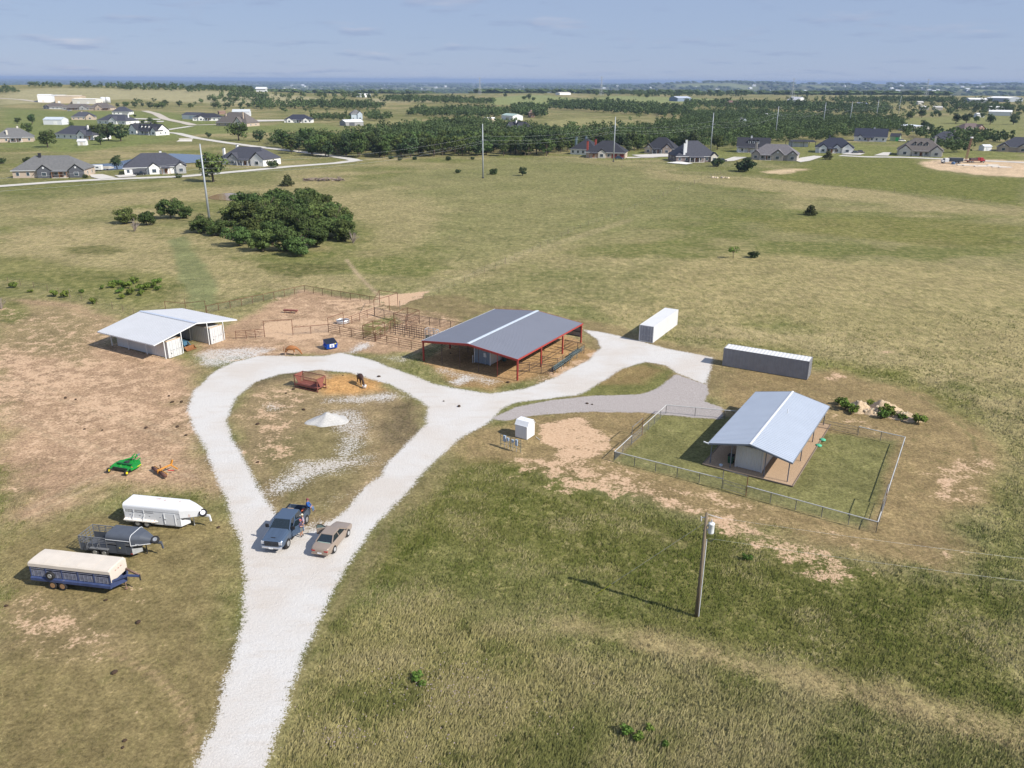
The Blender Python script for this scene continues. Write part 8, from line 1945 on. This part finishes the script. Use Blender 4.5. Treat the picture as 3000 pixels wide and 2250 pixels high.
# far lattice pylons on the plain
M_PYL = mat('pylon_grey', (.36, .38, .40), .5)
pyl_me = None
mb = MB()
for s1 in (-1, 1):
    for s2 in (-1, 1): mb.bar((s1 * 4, s2 * 4, 0), (s1 * .9, s2 * .9, 26), .35).bar((s1 * .9, s2 * .9, 26), (s1 * .5, s2 * .5, 42), .3)
for z, w in ((28, 9), (34, 7.5), (40, 6)): mb.bar((-w, 0, z), (w, 0, z), .35)
for k in range(7): mb.bar((-4 + k * .45, -4 + k * .45, k * 3.7), (4 - (k + 1) * .45, -4 + (k + 1) * .45, (k + 1) * 3.7), .25).bar((4 - k * .45, 4 - k * .45, k * 3.7), (-4 + (k + 1) * .45, 4 - (k + 1) * .45, (k + 1) * 3.7), .25)
pyl_me = mb.mesh('lattice_pylon', M_PYL)
for x, y, lb in ((902, 272, 'leftmost'), (1073, 271, 'second from left'), (1161, 271, 'third from left'), (1273, 271, 'fourth from left'), (1406, 277, 'tall one near centre'), (1761, 280, 'one on the pale green field'), (2320, 285, 'one above the wood at right'), (2711, 290, 'rightmost')):
    p = G(x, y); o = inst('lattice_pylon', pyl_me, None, p, .4, 1.0); tag(o, 'faint grey lattice pylon on the far plain, ' + lb, 'pylon', 'lattice pylons on the far plain')
# white specks of the far town
sp_me = MB().box2((-8, -6, -1), (8, 6, 5)).add([(-9, -7, 5), (9, -7, 5), (9, 7, 5), (-9, 7, 5), (-9, 0, 8), (9, 0, 8)], [(0, 1, 5, 4), (2, 3, 4, 5), (1, 2, 5), (3, 0, 4)]).mesh('far_house', M_TRIMW)
rr = random.Random(4)
for k in range(70):
    p = G(rr.uniform(760, 2900), rr.uniform(250, 271)); o = inst('far_house', sp_me, None, p, rr.uniform(0, 3), 1.0 + p.y / 9000.0); tag(o, 'tiny pale house on the hazy far plain', 'house', 'tiny houses of the far plain')

# ------------------------------------------------------------------ standing grass: tufts over the near pasture
def grass_tufts():
    r = np.random.default_rng(5); pts = []
    n = 330000
    # density falls off with distance; only where grass stands
    yy = 36 + (150 - 36) * r.uniform(0, 1, n) ** 1.25; xx = r.uniform(-.86, .86, n) * yy
    ix = np.clip(np.searchsorted(gx, xx) - 1, 0, NX - 2); iy = np.clip(np.searchsorted(gy, yy) - 1, 0, NY - 2)
    vi = iy * NX + ix
    tf_ = TUFT[vi]; keep = r.uniform(0, 1.25, n) < tf_ * (.20 + 1.3 * fbm(xx, yy, 2.2, 41, 3)) * (1 - sstep(75, 150, yy + (fbm(xx, yy, 14, 43, 3) - .5) * 40))
    for bx, by, rad in ((30, 85, 0),): pass
    xx, yy, vi, tf_ = xx[keep], yy[keep], vi[keep], tf_[keep]
    # nothing grows inside the buildings
    for O, rz, W, D in ((C0, uC, CW, CD), (B0, uB, BW, BD), (A0 + Vector((-11.8, 6.8, 0)), uL, 13.4, 11)):
        lx = (xx - O.x) * math.cos(rz) + (yy - O.y) * math.sin(rz); ly = -(xx - O.x) * math.sin(rz) + (yy - O.y) * math.cos(rz)
        k = ~((lx > -.5) & (lx < W + .5) & (ly > -.5) & (ly < D + .5)); xx, yy, vi, tf_ = xx[k], yy[k], vi[k], tf_[k]
    n = len(xx); zz = V[vi, 2]; cc = C[vi]
    nb_ = 4; tot = n * nb_
    P = np.repeat(np.stack([xx, yy, zz], 1), nb_, 0); cb = np.repeat(cc, nb_, 0); tb = np.repeat(tf_, nb_)
    P[:, :2] += r.normal(0, .10, (tot, 2))
    clumpy = fbm(P[:, 0], P[:, 1], 1.6, 61, 3)
    hgt = (.07 + .13 * np.clip(tb, 0, 1.5)) * r.uniform(.5, 1.3, tot) * (.35 + 1.4 * clumpy); a = r.uniform(0, 6.28, tot)
    lean = r.normal(0, .30, (tot, 2)) + np.array([.45, .45]); w = (.010 + .009 * tb) * r.uniform(.7, 1.4, tot) * (1 + P[:, 1] / 70)
    d = np.stack([np.cos(a), np.sin(a)], 1) * w[:, None]
    v0 = P.copy(); v0[:, :2] -= d; v1 = P.copy(); v1[:, :2] += d; v2 = P.copy(); v2[:, :2] += lean * hgt[:, None]; v2[:, 2] += hgt
    Vt = np.stack([v0, v1, v2], 1).reshape(-1, 3).astype(np.float32)
    dry = (r.uniform(0, .6, tot) + .2 + (fbm(P[:, 0], P[:, 1], 4, 71, 3) - .5) * 2.2)
    k1 = (dry > .88)[:, None]; k2 = (dry < .28)[:, None]
    cb = np.where(k1, cb * .35 + np.array([.36, .305, .155]) * .60, np.where(k2, cb * .45 + np.array([.080, .105, .016]) * .55, cb * 1.15))
    cb = np.clip(cb * r.uniform(.75, 1.4, (tot, 1)), 0, .7)
    me = bpy.data.meshes.new('pasture_grass'); me.vertices.add(len(Vt)); me.vertices.foreach_set('co', Vt.ravel())
    me.loops.add(3 * tot); me.loops.foreach_set('vertex_index', np.arange(3 * tot, dtype=np.int32)); me.polygons.add(tot); me.polygons.foreach_set('loop_start', np.arange(0, 3 * tot, 3, dtype=np.int32))
    me.update(calc_edges=True)
    at_ = me.attributes.new('blade', 'FLOAT_COLOR', 'POINT'); cv_ = np.hstack([np.repeat(cb, 3, 0), np.ones((3 * tot, 1))]).astype(np.float32); at_.data.foreach_set('color', cv_.ravel())
    m = bpy.data.materials.new('grass_blade'); m.use_nodes = True; nt = m.node_tree; b = nt.nodes['Principled BSDF']; b.inputs['Roughness'].default_value = .8; b.inputs['Specular IOR Level'].default_value = .1
    ac = N(nt, 'ShaderNodeAttribute', attribute_name='blade'); nt.links.new(ac.outputs['Color'], b.inputs['Base Color'])
    ge = N(nt, 'ShaderNodeNewGeometry'); va = N(nt, 'ShaderNodeVectorMath', operation='MULTIPLY_ADD'); va.inputs[1].default_value = (.45, .45, .45); va.inputs[2].default_value = (0, 0, .8)
    nt.links.new(ge.outputs['Normal'], va.inputs[0]); vn = N(nt, 'ShaderNodeVectorMath', operation='NORMALIZE'); nt.links.new(va.outputs[0], vn.inputs[0]); nt.links.new(vn.outputs[0], b.inputs['Normal'])
    me.materials.append(m); o = bpy.data.objects.new('pasture_grass', me); col.objects.link(o)
    o['kind'] = 'stuff'; o['label'] = 'rank green and straw coloured pasture grass'
    print('grass blades', tot)
grass_tufts()
# wild flowers in the rank grass
fr_ = np.random.default_rng(9); fq = []
for cx, cy, n, sd in ((1290, 2010, 130, 70), (1000, 2170, 70, 60), (1150, 2060, 60, 160), (1420, 2090, 40, 150)):
    for _ in range(n):
        p = G(cx + fr_.normal(0, sd), min(cy + fr_.normal(0, sd * .5), 2280)); z = p.z + fr_.uniform(.12, .35); s = fr_.uniform(.015, .035)
        fq.append([(p.x - s, p.y, z - s), (p.x + s, p.y - s, z - s * .6), (p.x + s, p.y, z + s), (p.x - s, p.y + s, z + s * .6)])
fo = bpy.data.objects.new('wild_flowers', quads_mesh('wild_flowers', np.array(fq), mat('petal_pink', (.70, .52, .55), .7, var=.3, scale=30))); col.objects.link(fo); fo['kind'] = 'stuff'; fo['label'] = 'small pink and white wild flowers in the grass'

# ------------------------------------------------------------------ the air
hz = MB().box2((-47500, -4000, -75), (47500, 48000, 62)).build('haze'); hz['kind'] = 'stuff'; hz['label'] = 'pale blue summer haze'
hm = bpy.data.materials.new('haze_air'); hm.use_nodes = True; nt = hm.node_tree; nt.nodes.clear()
ho = N(nt, 'ShaderNodeOutputMaterial'); hv = N(nt, 'ShaderNodeVolumePrincipled')
hv.inputs['Color'].default_value = (.40, .53, .78, 1); hv.inputs['Density'].default_value = 7.0e-5; hv.inputs['Anisotropy'].default_value = 0.0
nt.links.new(hv.outputs[0], ho.inputs['Volume']); hz.data.materials.append(hm)
